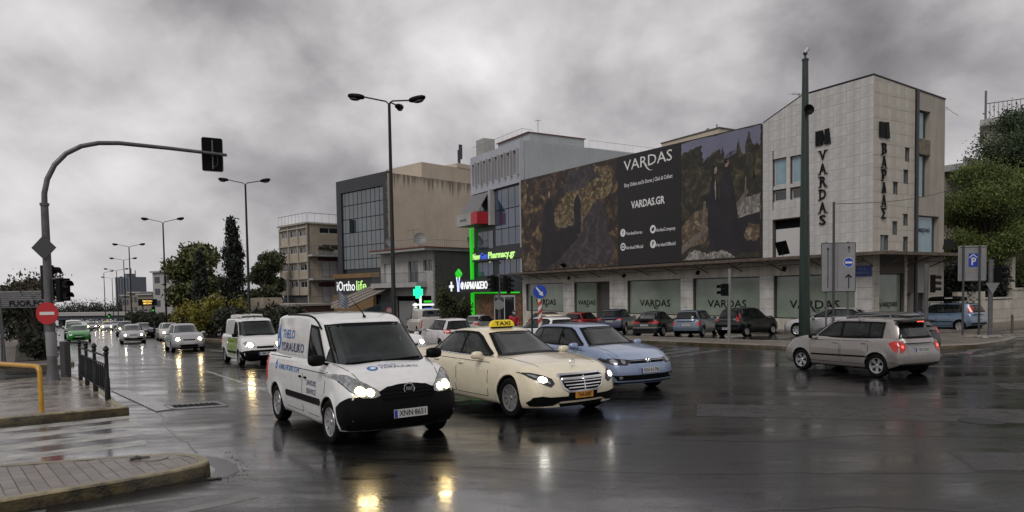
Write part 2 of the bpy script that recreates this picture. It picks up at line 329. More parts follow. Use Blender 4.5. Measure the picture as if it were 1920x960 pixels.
# ------------------------------------------------------------------ vehicles: a lofted body and cabin; glass, lamps, doors, grilles are conforming panels seated on them
GY = pch([(0, .925), (.12, .965), (.36, 1.0), (.58, .993), (.80, .965), (.93, .925), (1, .875)])
def offset2(P, d):
    n = len(P); A = 0.5*sum(P[i][0]*P[(i+1) % n][1]-P[(i+1) % n][0]*P[i][1] for i in range(n)); sg = 1 if A > 0 else -1; out = []
    for i in range(n):
        a, b, c = Vector(P[i-1]), Vector(P[i]), Vector(P[(i+1) % n]); u = (b-a); w = (c-b); u = u.normalized() if u.length > 1e-9 else w.normalized(); w = w.normalized() if w.length > 1e-9 else u
        n1 = Vector((-u.y, u.x))*sg; n2 = Vector((-w.y, w.x))*sg; m = n1+n2; m = m/max(.6, m.dot(n1)) if m.length > 1e-6 else n1; q = b+m*d; out.append((q.x, q.y))
    return out
class Car:
    def __init__(s, name, label, cat, body, fine=True, group=None, **k):
        d = dict(L=4.2, W=1.75, H=1.46, wb=2.55, fo=.85, R=.31, ra=None, sill=[(0, .27), (.5, .2), (3.7, .2), (4.2, .30)], bowf=.14, bowr=.10, pf=.80, pr=.86,
                 nose=[(.2, .06), (.45, .0), (.62, .02), (.8, .14)], tail=[(.25, .06), (.5, 0), (.8, .04), (1.0, .10)], crown=.035, w0=.86, w1=.66, n=5.0, taper=.05, bw=.9, inside=True, cargo=False)
        d.update(k); s.__dict__.update(d); s.paintm = body; s.fine = fine
        s.xn = s.wb/2+s.fo; s.ra = s.ra or s.R+.055
        s.root = thing(name, label, cat, group=group); s.root['kind_of_car'] = 1; del s.root['kind_of_car']
        s.fd, s.fs, s.fb, s.fr = pch(s.deck), pch(s.sill), pch(s.belt), pch(s.roof); s.fn, s.ft = pch(s.nose), pch(s.tail)
        s.make_body(); s.make_cabin()
    def hw(s, x):
        a = .55; h = s.W/2
        if x < a: h *= s.pf+(1-s.pf)*math.sqrt(max(0, 1-(1-x/a)**2))
        if x > s.L-a: h *= s.pr+(1-s.pr)*math.sqrt(max(0, 1-(1-(s.L-x)/a)**2))
        return h
    def deform(s, x, y, z):
        q = (y/(s.W/2))**2
        f = max(0, 1-x/.75)**1.4; r = max(0, 1-(s.L-x)/.6)**1.4
        return x+(s.fn(z)+s.bowf*q)*f-(s.ft(z)+s.bowr*q)*r
    def make_body(s):
        ax = [s.fo, s.fo+s.wb]; xs = {0, .03, .07, .12, .19, .28, .38, s.L, s.L-.03, s.L-.07, s.L-.12, s.L-.2, s.L-.3}
        n = 30 if s.fine else 18
        xs |= {round(s.L*i/n, 4) for i in range(n+1)}
        for a in ax:
            m = 14 if s.fine else 10
            xs |= {a+s.ra*math.cos(math.pi*i/m) for i in range(m+1)} | {a-s.ra-.004, a+s.ra+.004}
        xs = sorted(x for x in xs if 0 <= x <= s.L); ys = []
        for x in xs:
            if not ys or x-ys[-1] > .0035: ys.append(x)
        xs = ys; V = [0, .06, .14, .25, .38, .52, .66, .78, .87, .94, .98, 1.0]; YF = [.86, .7, .45, .2, 0]
        mb = MB(); rows = []
        for x in xs:
            zs = s.fs(x); zl = zs; zt = s.fd(x); h = s.hw(x)
            for a in ax:
                if abs(x-a) < s.ra: zl = max(zl, s.R+math.sqrt(s.ra**2-(x-a)**2)-.01)
            def yy(z):
                y = h*GY((z-zs)/max(.05, zt-zs))
                for a in ax:
                    dd = math.hypot(x-a, z-s.R)-s.ra; y *= 1+.016*math.exp(-(dd/.06)**2)
                return y
            y0 = yy(zl); pts = [(0, zl+.0), (y0*.62, zl), (y0*.985, zl-.0)]
            for v in V: z = zl+.012+v*(zt-zl-.012); pts.append((yy(z), z))
            ye = pts[-1][0]; cr = s.crown*min(1, x/.5, (s.L-x)/.4+.1)
            for q in YF: y = ye*q/.875 if q > .86 else ye*q; pts.append((y, zt+cr*(1-(y/ye)**2)))
            rows.append(pts)
        m = len(rows[0])
        for side in (1, -1):
            o = len(mb.v)
            for i, x in enumerate(xs):
                for y, z in rows[i]: mb.v.append((s.xn-s.deform(x, y, z), side*y, z))
            for i in range(len(xs)-1):
                for k in range(m-1):
                    q = (o+i*m+k, o+i*m+k+1, o+(i+1)*m+k+1, o+(i+1)*m+k)
                    mb.f.append(q[::-1] if side > 0 else q); mb.mi.append(1 if k < 2 else 0)
        for x, i, flip in ((0, 0, False), (s.L, len(xs)-1, True)):
            K = 12; o = len(mb.v); rr = rows[i][1:-len(YF)]
            for y, z in rr:
                for k in range(K+1): yq = -y+2*y*k/K; mb.v.append((s.xn-s.deform(x, yq, z), yq, z))
            for a in range(len(rr)-1):
                for k in range(K):
                    q = (o+a*(K+1)+k, o+a*(K+1)+k+1, o+(a+1)*(K+1)+k+1, o+(a+1)*(K+1)+k); mb.f.append(q[::-1] if flip else q); mb.mi.append(0)
        s.body_ob = mb.build('body', [s.paintm, 'under'], s.root, smooth=38)
        s.bvh_b = BVHTree.FromPolygons(mb.v, mb.f)
        # wheel housings: dark liners so no light shows through the arches
        lm = MB()
        for a in ax: lm.box(s.xn-a-s.ra*.9, s.xn-a+s.ra*.9, -s.W*.30, s.W*.30, .16, s.R+s.ra*.8)
        lm.box(-s.wb/2, s.wb/2, -s.W*.36, s.W*.36, .17, .3)
        lm.build('chassis', 'under', s.root)
    def lev(s, t):
        tt = min(t, .93); xf = s.xf0+(s.xf1-s.xf0)*tt/.93; xr = s.xr0+(s.xr1-s.xr0)*tt/.93
        bulge = .05*math.sin(math.pi*min(1, max(0, tt/.93))); xf -= bulge*.6; xr += bulge*.3
        w = s.w0*s.W/2+(s.w1-s.w0)*s.W/2*max(0, tt/.93)**1.25
        if t > .93: q = (t-.93)/.07; e = 1-math.sqrt(max(0, 1-q*q)); xf += .10*q+.12*e; xr -= .06*q+.08*e; w -= .02*q+.06*e
        return xf, xr, w
    def make_cabin(s):
        T = [-.25, -.05, .03, .08, .14, .22, .30, .38, .46, .54, .62, .70, .76, .81, .86, .90, .93, .955, .975, .99, 1.0] if s.fine else [-.25, -.05, .08, .22, .36, .5, .64, .76, .86, .93, .955, .975, .99, 1.0]; N = 140 if s.fine else 60
        mb = MB(); ring = []
        for t in T:
            xf, xr, w = s.lev(t); xc, a = (xf+xr)/2, (xr-xf)/2; r = []
            D = []
            for k in range(721):
                th = 2*math.pi*k/720; c, q = math.cos(th), math.sin(th); D.append((a*math.copysign(abs(c)**(2/s.n), c), w*math.copysign(abs(q)**(2/s.n), q)))
            acc = [0.0]
            for p, q in zip(D[:-1], D[1:]): acc.append(acc[-1]+math.hypot(q[0]-p[0], q[1]-p[1]))
            j = 0
            for k in range(N):
                g_ = acc[-1]*(k+.5)/N
                while acc[j+1] < g_: j += 1
                u_ = (g_-acc[j])/max(1e-9, acc[j+1]-acc[j]); dx = D[j][0]+(D[j+1][0]-D[j][0])*u_; y = D[j][1]+(D[j+1][1]-D[j][1])*u_
                y *= (1-s.taper*(dx/a)**2); X = xc+dx; z = s.fb(X)+t*(s.fr(X)-s.fb(X)); r.append((X, y, z))
            ring.append(r)
        for sc_ in (.9, .7, .45, .2):
            X0 = sum(p[0] for p in ring[len(T)-1])/N
            ring.append([(X0+(p[0]-X0)*sc_, p[1]*sc_, s.fr(X0+(p[0]-X0)*sc_)+.030*(1-sc_**2)) for p in ring[len(T)-1]])
        for r in ring: mb.v += [(s.xn-x, y, z) for x, y, z in r]
        for i in range(len(ring)-1):
            for k in range(N): mb.f.append((i*N+k, (i+1)*N+k, (i+1)*N+(k+1) % N, i*N+(k+1) % N)); mb.mi.append(0)
        mb.f.append(tuple(range((len(ring)-1)*N, len(ring)*N))[::-1]); mb.mi.append(0)
        s.cab = mb; s.cuts = []; s.bvh_c = BVHTree.FromPolygons(mb.v, mb.f)
    def close_cabin(s):
        # window openings are cut from the cabin shell; a black rim stays behind the edge of each pane
        mb = s.cab
        if s.fine and s.cuts:
            F, MI = [], []
            for f in mb.f:
                c = sum((Vector(mb.v[i]) for i in f), Vector())/len(f); n = (Vector(mb.v[f[1]])-Vector(mb.v[f[0]])).cross(Vector(mb.v[f[-1]])-Vector(mb.v[f[0]])); n = n.normalized() if n.length > 0 else n; st_ = 0
                for view, poly in s.cuts:
                    d = {'F': n.x, 'B': -n.x, 'L': n.y, 'R': -n.y}[view]
                    if d < .35: continue
                    q = [((mb.v[i][1], mb.v[i][2]) if view in 'FB' else (s.xn-mb.v[i][0], mb.v[i][2])) for i in f]; k = sum(inside(p, poly) for p in q)
                    if k == len(q): st_ = 2; break
                    if k: st_ = 1
                if st_ == 2: continue
                if st_ == 1: st_ = int(any(inside((c.y, c.z) if v_ in 'FB' else (s.xn-c.x, c.z), p_) for v_, p_ in s.cuts if {'F': n.x, 'B': -n.x, 'L': n.y, 'R': -n.y}[v_] > .35))
                F.append(f); MI.append(st_)
            mb.f, mb.mi = F, MI
        s.cab_ob = mb.build('cabin', [s.paintm, 'black_plastic'], s.root, smooth=38)
        if s.fine and s.cuts and s.inside:
            z = s.fb(1.5)-.02; xd = s.xf0+.28
            d = MB(); d.ell((s.xn-xd-.05, 0, z+.03), (.30, s.W*.36, .085), 14, 8, .6); d.build('dashboard', 'trim', s.root, smooth=50)
            w = MB(); cx = s.xn-xd-.42; w.tube([(cx-.03*math.sin(t), .36+.17*math.cos(t), z+.06+.17*math.sin(t)) for t in [2*math.pi*k/18 for k in range(19)]], .016, 6); w.build('steering_wheel', 'trim', s.root, smooth=50)
            rows = [s.xf0+1.12]+([s.xf0+2.0] if s.xr0-s.xf0 > 2.75 and not s.cargo else [])
            for r, xr in enumerate(rows):
                for y in (.36, -.36):
                    q = MB(); q.ell((s.xn-xr, y, z+.02), (.09, .23, .26), 10, 8, .6); st_ = q.build('seat', 'trim_grey', s.root, smooth=50); q = MB(); q.ell((s.xn-xr-.04, y, z+.33), (.05, .12, .085), 10, 7, .7); q.build('headrest', 'trim_grey', st_, smooth=50)
            m_ = MB(); m_.ell((s.xn-s.xf1-.02, 0, s.fr(s.xf1)-.14), (.02, .12, .035), 10, 6, .7); m_.tube([(s.xn-s.xf1-.02, 0, s.fr(s.xf1)-.12), (s.xn-s.xf1-.06, 0, s.fr(s.xf1)-.03)], .012, 5); m_.build('inside_mirror', 'trim', s.root)
    def hit(s, view, a, b, tgt):
        if view in 'LR': sg = 1 if view == 'L' else -1; o, d = Vector((s.xn-a, 6*sg, b)), Vector((0, -sg, 0))
        elif view == 'F': o, d = Vector((9, a, b)), Vector((-1, 0, 0))
        elif view == 'B': o, d = Vector((-9, a, b)), Vector((1, 0, 0))
        else: o, d = Vector((s.xn-a, b, 6)), Vector((0, 0, -1))
        best = None
        for bv in ([s.bvh_b] if tgt == 'b' else [s.bvh_c] if tgt == 'c' else [s.bvh_b, s.bvh_c]):
            h = bv.ray_cast(o, d)
            if h[0] is not None and (best is None or h[3] < best[2]): best = (h[0], h[1], h[3])
        if best is None:
            bv = s.bvh_c if tgt == 'c' else s.bvh_b; p = {'L': o+d*(6-s.W*.45), 'R': o+d*(6-s.W*.45), 'F': o+d*(9-s.xn+.2), 'B': o+d*(9-s.xn), 'T': o+d*5}[view]
            h = bv.find_nearest(p); best = (h[0], h[1], 0)
        n = best[1]
        if n.dot(d) > 0: n = -n
        return best[0], n
    def patch(s, mb, view, poly, off=.005, tgt='b', g=.06, mi=0, sink=.012):
        p2, f = fill2d(poly, g); pv = [s.hit(view, a, b, tgt) for a, b in p2]; top = [p+n*off for p, n in pv]
        flip = view in 'LBT'
        ff = []
        for q in f:
            a, b, c = top[q[0]], top[q[1]], top[q[2]]; nn = (b-a).cross(c-a); ff.append(q if nn.dot(pv[q[0]][1]) >= 0 else q[::-1])
        o = mb.add(top, ff, mi)
        cnt = {}
        for q in ff:
            for i in range(len(q)): e = (q[i], q[(i+1) % len(q)]); cnt[e] = 1
        low = {}
        for e in list(cnt):
            if (e[1], e[0]) not in cnt:
                for v in e:
                    if v not in low: low[v] = len(mb.v); p, n = pv[v]; mb.v.append(tuple(p+n*(off-sink)))
                mb.f.append((o+e[1], o+e[0], low[e[0]], low[e[1]])); mb.mi.append(mi)
    def panel(s, name, m, items, off=.005, tgt='b', g=.06, parent=None, sink=.012):
        mb = MB()
        for view, poly in items: s.patch(mb, view, poly, off, tgt, g, 0, sink)
        return mb.build(name, m, parent or s.root, smooth=40)
    @staticmethod
    def mir(poly): return [(-a, b) for a, b in poly][::-1]
    @staticmethod
    def circ(cy, cz, r, n=14, q=1.0): return [(cy+r*q*math.cos(2*math.pi*k/n), cz+r*math.sin(2*math.pi*k/n)) for k in range(n)]
    def pair(s, name, m, view, poly, **k):
        if view == 'S': return [s.panel(name, m, [('L', poly)], **k), s.panel(name, m, [('R', poly)], **k)]
        return [s.panel(name, m, [(view, poly)], **k), s.panel(name, m, [(view, s.mir(poly))], **k)]
    # glazing
    def dlo(s, xa, xb, a0=.30, a1=.16, b0=.22, b1=.20, lo=.05, hi=.86, n=9):
        fb = lambda x: s.fb(x)+lo*(s.fr(x)-s.fb(x)); ft = lambda x: s.fb(x)+hi*(s.fr(x)-s.fb(x)); B = []; Tp = []
        for i in range(n+1):
            x = xa+(xb-xa)*i/n; z0, z1 = fb(x), ft(x)
            k = (x-(s.xf0+a0))/max(.02, (s.xf1+a1)-(s.xf0+a0))
            z1 = min(z1, z0+max(0, k)*(z1-z0)) if k < 1 else z1
            k = ((s.xr0-b0)-x)/max(.02, (s.xr0-b0)-(s.xr1-b1))
            z1 = min(z1, z0+max(0, k)*(z1-z0)) if k < 1 else z1
            B.append((x, z0)); Tp.append((x, max(z1, z0+.004)))
        P = B+Tp[::-1]; out = []
        for p in P:
            if not out or math.hypot(p[0]-out[-1][0], p[1]-out[-1][1]) > .008: out.append(p)
        return out
    def glaze(s, panes, seal=None, m='car_glass', **k):
        if s.fine and m == 'car_glass': m = 'clear_side'
        for xa, xb in panes:
            p = s.dlo(xa, xb, **k); s.cuts += [(v, p) for v in 'LR']; s.pair('window', m, 'S', p, tgt='c', g=.07 if s.fine else .11, off=.011, sink=.02)
        if s.fine and m == 'clear_side':
            for (a, b), (c, d) in zip(panes[:-1], panes[1:]): p = s.dlo(b, c, **{**k, 'n': 2}); s.pair('pillar_trim', 'black_plastic', 'S', p, tgt='c', g=.07, off=.009, sink=.02)
            if seal:
                p = s.dlo(panes[0][0], panes[-1][1], **{**k, 'n': 14})
                for v in 'LR': s.border(v, p, .016)
        if seal and not s.fine: p = s.dlo(seal[0], seal[1], **{**k, 'lo': k.get('lo', .05)-.025, 'hi': k.get('hi', .86)+.03, 'n': 14}); s.pair('window_seal', 'black_plastic', 'S', p, tgt='c', g=.07 if s.fine else .11, off=.006, sink=.02)
    def screen(s, view, name, lo, hi, m, seal=True, yb=.87, yt=.83):
        t0, t1 = lo, hi; X = (s.xf0, s.xf1) if view == 'F' else (s.xr0, s.xr1)
        def zl(t): x = X[0]+(X[1]-X[0])*t/.93; return s.fb(x)+t*(s.fr(x)-s.fb(x))
        def w(t): return s.lev(t)[2]*(1-s.taper)
        P = [(yb*w(t0), zl(t0)), (yt*w(t1), zl(t1)), (yt*.6*w(t1), zl(t1)+.015), (-yt*.6*w(t1), zl(t1)+.015), (-yt*w(t1), zl(t1)), (-yb*w(t0), zl(t0))]
        if s.fine and m in ('car_glass', 'windscreen'): m = 'clear_screen' if view == 'F' or m == 'windscreen' else 'clear_side'
        s.cuts.append((view, P))
        o = s.panel(name, m, [(view, P)], off=.012, tgt='c', g=.07 if s.fine else .12, sink=.02)
        if seal and s.fine: s.border(view, P, .022)
        elif seal:
            Q = [(yb*w(t0)+.025, zl(t0)-.03), (yt*w(t1)+.022, zl(t1)+.012), (yt*.6*w(t1), zl(t1)+.032), (-yt*.6*w(t1), zl(t1)+.032), (-yt*w(t1)-.022, zl(t1)+.012), (-yb*w(t0)-.025, zl(t0)-.03)]
            s.panel('screen_seal', 'black_plastic', [(view, Q)], off=.006, tgt='c', g=.07 if s.fine else .12, sink=.02)
        return o
    def border(s, view, P, w, off=.0135, name='window_seal', tgt='c', parent=None):
        # a dark rubber strip round the edge of a pane
        n = len(P); cy_ = sum(p[0] for p in P)/n; cz_ = sum(p[1] for p in P)/n; ring = []
        A = 0.5*sum(P[i][0]*P[(i+1) % n][1]-P[(i+1) % n][0]*P[i][1] for i in range(n))
        O, I = offset2(P, -w), offset2(P, .030); mb = MB(); k = []
        for i in range(n):
            a, b, c, d = O[i], O[(i+1) % n], I[(i+1) % n], I[i]; L_ = max(1, int(math.hypot(P[i][0]-P[(i+1) % n][0], P[i][1]-P[(i+1) % n][1])/.09))
            for j in range(L_):
                u0, u1 = j/L_, (j+1)/L_; q = [(a[0]+(b[0]-a[0])*u0, a[1]+(b[1]-a[1])*u0), (a[0]+(b[0]-a[0])*u1, a[1]+(b[1]-a[1])*u1), (d[0]+(c[0]-d[0])*u1, d[1]+(c[1]-d[1])*u1), (d[0]+(c[0]-d[0])*u0, d[1]+(c[1]-d[1])*u0)]
                V = []
                for p in q: h, nn = s.hit(view, p[0], p[1], tgt); V.append(h+nn*off)
                mb.add(V, [(0, 1, 2, 3)])
        return mb.build(name, 'black_plastic', parent or s.root)
    # running gear and fittings
    def wheels(s, style='spoke', n=9, m='alloy'):
        key = (s.R, style, n, m)
        if key not in WHEELS: WHEELS[key] = make_wheel(*key)
        ty, rim = WHEELS[key]
        for x in (s.wb/2, -s.wb/2):
            for sd in (1, -1):
                w = link_mesh('wheel', ty, s.root, (x, sd*(s.W/2-.105), s.R), (0, random.random()*3, 0 if sd > 0 else math.pi)); link_mesh('rim', rim, w)
    def mirrors(s, x, z, m, glass=True, sc=1.0, y=None):
        for sd in (1, -1):
            yb = y or s.W*.46; mb = MB(); mb.ell((s.xn-x, sd*(yb+.13*sc), z), (.075*sc, .115*sc, .075*sc), 12, 8, .75)
            mb.extr([(s.xn-x-.03, sd*(yb-.04), z-.09), (s.xn-x+.03, sd*(yb-.04), z-.09), (s.xn-x+.03, sd*(yb-.04), z-.05), (s.xn-x-.03, sd*(yb-.04), z-.05)], (0, sd*.13, .03))
            o = mb.build('mirror', m, s.root, smooth=50)
            g = MB(); g.box(s.xn-x-.080*sc, s.xn-x-.068*sc, sd*(yb+.05*sc), sd*(yb+.21*sc), z-.05*sc, z+.05*sc); g.build('mirror_glass', 'mirror_glass', o)
    def handles(s, pts, m, sx=.17):
        for x, z in pts:
            for v in 'LR':
                p, n = s.hit(v, x, z, 'b'); mb = MB(); mb.ell(p+n*.014, (sx/2, .02, .018), 8, 6, .7); mb.build('door_handle', m, s.root, smooth=50)
    def plate(s, view, z, text, m='plate_white', size=(.52, .115), y=0.0, band=True):
        p, n = s.hit(view, y, z, 'b'); sg = 1 if view == 'F' else -1; x = p.x+sg*.012; mb = MB(); mb.box(x-.008, x+.008, y-size[0]/2, y+size[0]/2, z-size[1]/2, z+size[1]/2)
        o = mb.build('number_plate', m, s.root)
        if s.fine:
            t = MB(); t.text(text, size[1]*.95, (x+sg*.0115, y+sg*(.03 if band else 0), z), (0, sg, 0), (0, 0, 1), bold=.012, fit=size[0]*.80); t.build('plate_lettering', 'ink', o)
            if band: b = MB(); b.box(x+sg*.0085, x+sg*.011, y-sg*size[0]*.5, y-sg*size[0]*.41, z-size[1]*.46, z+size[1]*.46); b.build('plate_band', 'plate_blue', o)
    def door(s, xa, xb, z0=.30, top=-.06, m=None, arch=None):
        # panel line: a dark gap with the door skin standing just proud of it
        def poly(e):
            zt = lambda x: s.fb(x)+top+e
            P = [(xa-e, zt(xa)), (xb+e, zt(xb)), (xb+e, z0+.18), (xb+e-(.16 if arch else 0), z0-e), (xa-e+.02, z0-e), (xa-e, z0+.1)]
            return P
        for v in 'LR':
            d = s.panel('door', m or s.paintm, [(v, poly(-.008))], off=.0055, g=.14, sink=.004)
            s.panel('door_gap', 'under', [(v, poly(.004))], off=.002, g=.16, sink=.004, parent=d)
    def wipers(s, pts):
        mb = MB()
        for (y0, t0), (y1, t1) in pts:
            P = []
            for k in range(6):
                q = k/5; y = y0+(y1-y0)*q; t = t0+(t1-t0)*q; x = s.xf0+(s.xf1-s.xf0)*t/.93; z = s.fb(x)+t*(s.fr(x)-s.fb(x)); p, n = s.hit('F', y, z, 'c'); P.append(p+n*.022)
            mb.tube(P, .011, 5)
        return mb.build('wipers', 'black_plastic', s.root)
    def decal(s, view, body, size, a, b, mats, name, bold=.0, parent=None, fit=None, tgt='b', slope=0.0, off=.009):
        v, f = text_geo(body, size, bold); w = max(q[0] for q in v)-min(q[0] for q in v); k = (fit/w) if fit else 1.0; sg = {'R': -1, 'L': 1, 'F': 1, 'B': -1, 'T': 1}[view]
        mb = MB(); out = []
        for q in v:
            if view in 'LR': p, n = s.hit(view, a+(q[0]*k if view == 'L' else -q[0]*k), b+q[1]+slope*q[0]*k, tgt)
            elif view in 'FB': p, n = s.hit(view, a+sg*q[0]*k, b+q[1], tgt)
            else: p, n = s.hit('T', a+q[1], b+q[0]*k, tgt)
            out.append(p+n*off)
        mb.add(out, f); return mb.build(name, mats, parent or s.root)
    def place(s, x, y, yaw, scale=1.0):
        s.close_cabin()
        a = R(yaw); c, q = math.cos(a), math.sin(a); zf = ground(x+c*s.wb/2*scale, y+q*s.wb/2*scale); zr = ground(x-c*s.wb/2*scale, y-q*s.wb/2*scale)
        zl = ground(x-q*.7, y+c*.7); zg = ground(x+q*.7, y-c*.7)
        s.root.location = (x, y, (zf+zr)/2-.004); s.root.rotation_euler = (math.atan2(zl-zg, 1.4), -math.atan2(zf-zr, s.wb*scale), a); s.root.scale = (scale,)*3
        return s.root
WHEELS = {}
def make_wheel(Rr, style, n, m):
    A = Matrix.Rotation(R(-90), 4, 'X')
    t = MB(); ri = Rr*.66; w = .098
    t.lathe([(ri, w*.85), (Rr*.80, w*1.02), (Rr*.93, w), (Rr*.985, w*.80), (Rr, w*.5), (Rr, -w*.5), (Rr*.985, -w*.8), (Rr*.93, -w), (ri, -w*.85)], 36, A, 0, True)
    me = bpy.data.meshes.new('tyre'); me.from_pydata(t.v, [], t.f); me.materials.append(MATS['rubber']); me.polygons.foreach_set('use_smooth', [True]*len(me.polygons)); me.set_sharp_from_angle(angle=R(50))
    r = MB()
    r.lathe([(ri*1.01, w*.86), (ri*.99, w*.95), (ri*.90, w*.86), (ri*.86, w*.3)], 36, A, 0)
    r.lathe([(0.0, w*.25), (ri*.9, w*.25)], 28, A, 1)
    r.lathe([(.0, w*.80), (ri*.14, w*.78), (ri*.2, w*.62), (ri*.2, w*.25)], 18, A, 0)
    for k in range(n):
        a = 2*math.pi*k/n; wd = (math.pi*ri/n)*(.62 if style == 'cap' else .42 if style == 'spoke' else .62)
        q = Matrix.Rotation(a, 4, 'Y'); y0, y1 = w*.62, w*.86
        P = [(ri*.16, y0, -wd*.45), (ri*.90, y1-.004, -wd), (ri*.90, y1-.004, wd), (ri*.16, y0, wd*.45)]
        r.extr([q @ Vector(p) for p in P], (0, -.02, 0), 0)
    rm = bpy.data.meshes.new('rim'); rm.from_pydata(r.v, [], r.f); rm.materials.append(MATS[m]); rm.materials.append(MATS['under']); rm.polygons.foreach_set('material_index', r.mi)
    rm.polygons.foreach_set('use_smooth', [True]*len(rm.polygons)); rm.set_sharp_from_angle(angle=R(35))
    return me, rm

# ---- body shapes (metres, x measured back from the nose)
def shape(kind):
    return dict({
    'panel_van': dict(L=4.39, W=1.83, H=1.85, wb=2.755, fo=.86, R=.325, sill=[(0, .25), (.5, .22), (3.9, .24), (4.39, .36)], deck=[(0, .86), (.10, .93), (.28, 1.0), (.7, 1.09), (1.05, 1.16), (1.4, 1.19), (4.39, 1.20)],
        belt=[(0, 1.13), (1.1, 1.13), (4.4, 1.15)], roof=[(.8, 1.72), (1.6, 1.81), (2.3, 1.89), (3.3, 1.90), (4.39, 1.84)], xf0=.80, xf1=1.56, xr0=4.36, xr1=4.29, w0=.895, w1=.80, n=6.5, taper=.03, bowf=.24, bowr=.04, pf=.88, pr=.97,
        nose=[(.25, .10), (.45, .0), (.7, .02), (.88, .12), (1.0, .2)], tail=[(.3, .05), (.6, 0), (1.2, .0)], crown=.05),
    'saloon': dict(L=4.92, W=1.85, H=1.46, wb=2.94, fo=.84, R=.335, sill=[(0, .22), (.5, .19), (4.2, .20), (4.92, .30)], deck=[(0, .69), (.06, .735), (.25, .81), (.8, .90), (1.4, .965), (2.5, .97), (4.1, 1.01), (4.6, 1.03), (4.92, .98)],
        belt=[(1, .94), (2.5, .955), (4.4, .985)], roof=[(1.4, 1.22), (2.1, 1.39), (2.75, 1.445), (3.3, 1.42), (3.9, 1.30), (4.4, 1.12)], xf0=1.27, xf1=2.12, xr0=4.38, xr1=3.62, w0=.86, w1=.625, n=4.6, taper=.10, bowf=.22, bowr=.12, pf=.80, pr=.84, crown=.045),
    'hatch': dict(L=4.20, W=1.786, H=1.48, wb=2.578, fo=.86, R=.315, sill=[(0, .22), (.5, .2), (3.7, .21), (4.2, .30)], deck=[(0, .72), (.06, .76), (.22, .82), (.7, .92), (1.2, .99), (2.2, .985), (3.6, 1.02), (4.2, .98)],
        belt=[(.9, .96), (2.2, .965), (4.2, 1.01)], roof=[(1.2, 1.28), (1.85, 1.42), (2.5, 1.468), (3.3, 1.455), (4.0, 1.37)], xf0=1.05, xf1=1.84, xr0=4.14, xr1=3.80, w0=.87, w1=.66, n=5, taper=.08, bowf=.20, bowr=.10, pf=.82, pr=.86),
    'small_hatch': dict(L=3.98, W=1.64, H=1.498, wb=2.465, fo=.82, R=.30, sill=[(0, .24), (.5, .21), (3.5, .22), (3.98, .34)], deck=[(0, .72), (.06, .77), (.2, .84), (.6, .93), (1.0, 1.0), (2.2, .985), (3.5, 1.0), (3.98, .95)],
        belt=[(.8, .96), (2.0, .965), (4.0, 1.0)], roof=[(1.0, 1.32), (1.6, 1.43), (2.3, 1.485), (3.2, 1.475), (3.9, 1.41)], xf0=.92, xf1=1.60, xr0=3.94, xr1=3.72, w0=.885, w1=.70, n=5.4, taper=.06, bowf=.17, bowr=.07, pf=.83, pr=.90),
    'city_car': dict(L=3.64, W=1.66, H=1.5, wb=2.37, fo=.68, R=.285, sill=[(0, .26), (.4, .21), (3.2, .22), (3.64, .36)], deck=[(0, .72), (.07, .78), (.2, .85), (.5, .95), (.85, 1.02), (2, .99), (3.64, .97)],
        belt=[(.7, .97), (2, .975), (3.6, 1.0)], roof=[(.9, 1.30), (1.5, 1.44), (2.1, 1.50), (3.0, 1.48), (3.6, 1.38)], xf0=.80, xf1=1.52, xr0=3.60, xr1=3.32, w0=.88, w1=.68, n=4.8, taper=.07, bowf=.20, bowr=.10, pf=.80, pr=.86),
    'suv': dict(L=4.45, W=1.82, H=1.64, wb=2.66, fo=.86, R=.35, sill=[(0, .32), (.5, .27), (3.9, .28), (4.45, .42)], deck=[(0, .86), (.08, .92), (.3, .99), (.9, 1.06), (1.3, 1.09), (2.3, 1.07), (4.45, 1.06)],
        belt=[(1, 1.05), (2.4, 1.055), (4.4, 1.10)], roof=[(1.2, 1.44), (1.85, 1.57), (2.5, 1.625), (3.6, 1.60), (4.3, 1.52)], xf0=1.12, xf1=1.85, xr0=4.40, xr1=4.05, w0=.87, w1=.68, n=5.2, taper=.07, bowf=.18, bowr=.09, pf=.84, pr=.88),
    'tall_van': dict(L=4.9, W=1.9, H=2.0, wb=3.1, fo=.88, R=.34, sill=[(0, .27), (.5, .24), (4.4, .26), (4.9, .36)], deck=[(0, .92), (.1, .99), (.3, 1.06), (.8, 1.17), (1.2, 1.22), (4.9, 1.24)],
        belt=[(0, 1.2), (4.9, 1.2)], roof=[(.9, 1.86), (1.7, 1.95), (2.6, 2.0), (4.9, 1.98)], xf0=.85, xf1=1.6, xr0=4.87, xr1=4.82, w0=.9, w1=.82, n=7, taper=.02, bowf=.2, bowr=.02, pf=.87, pr=.985, tail=[(.3, .03), (1.2, 0)]),
    }[kind])
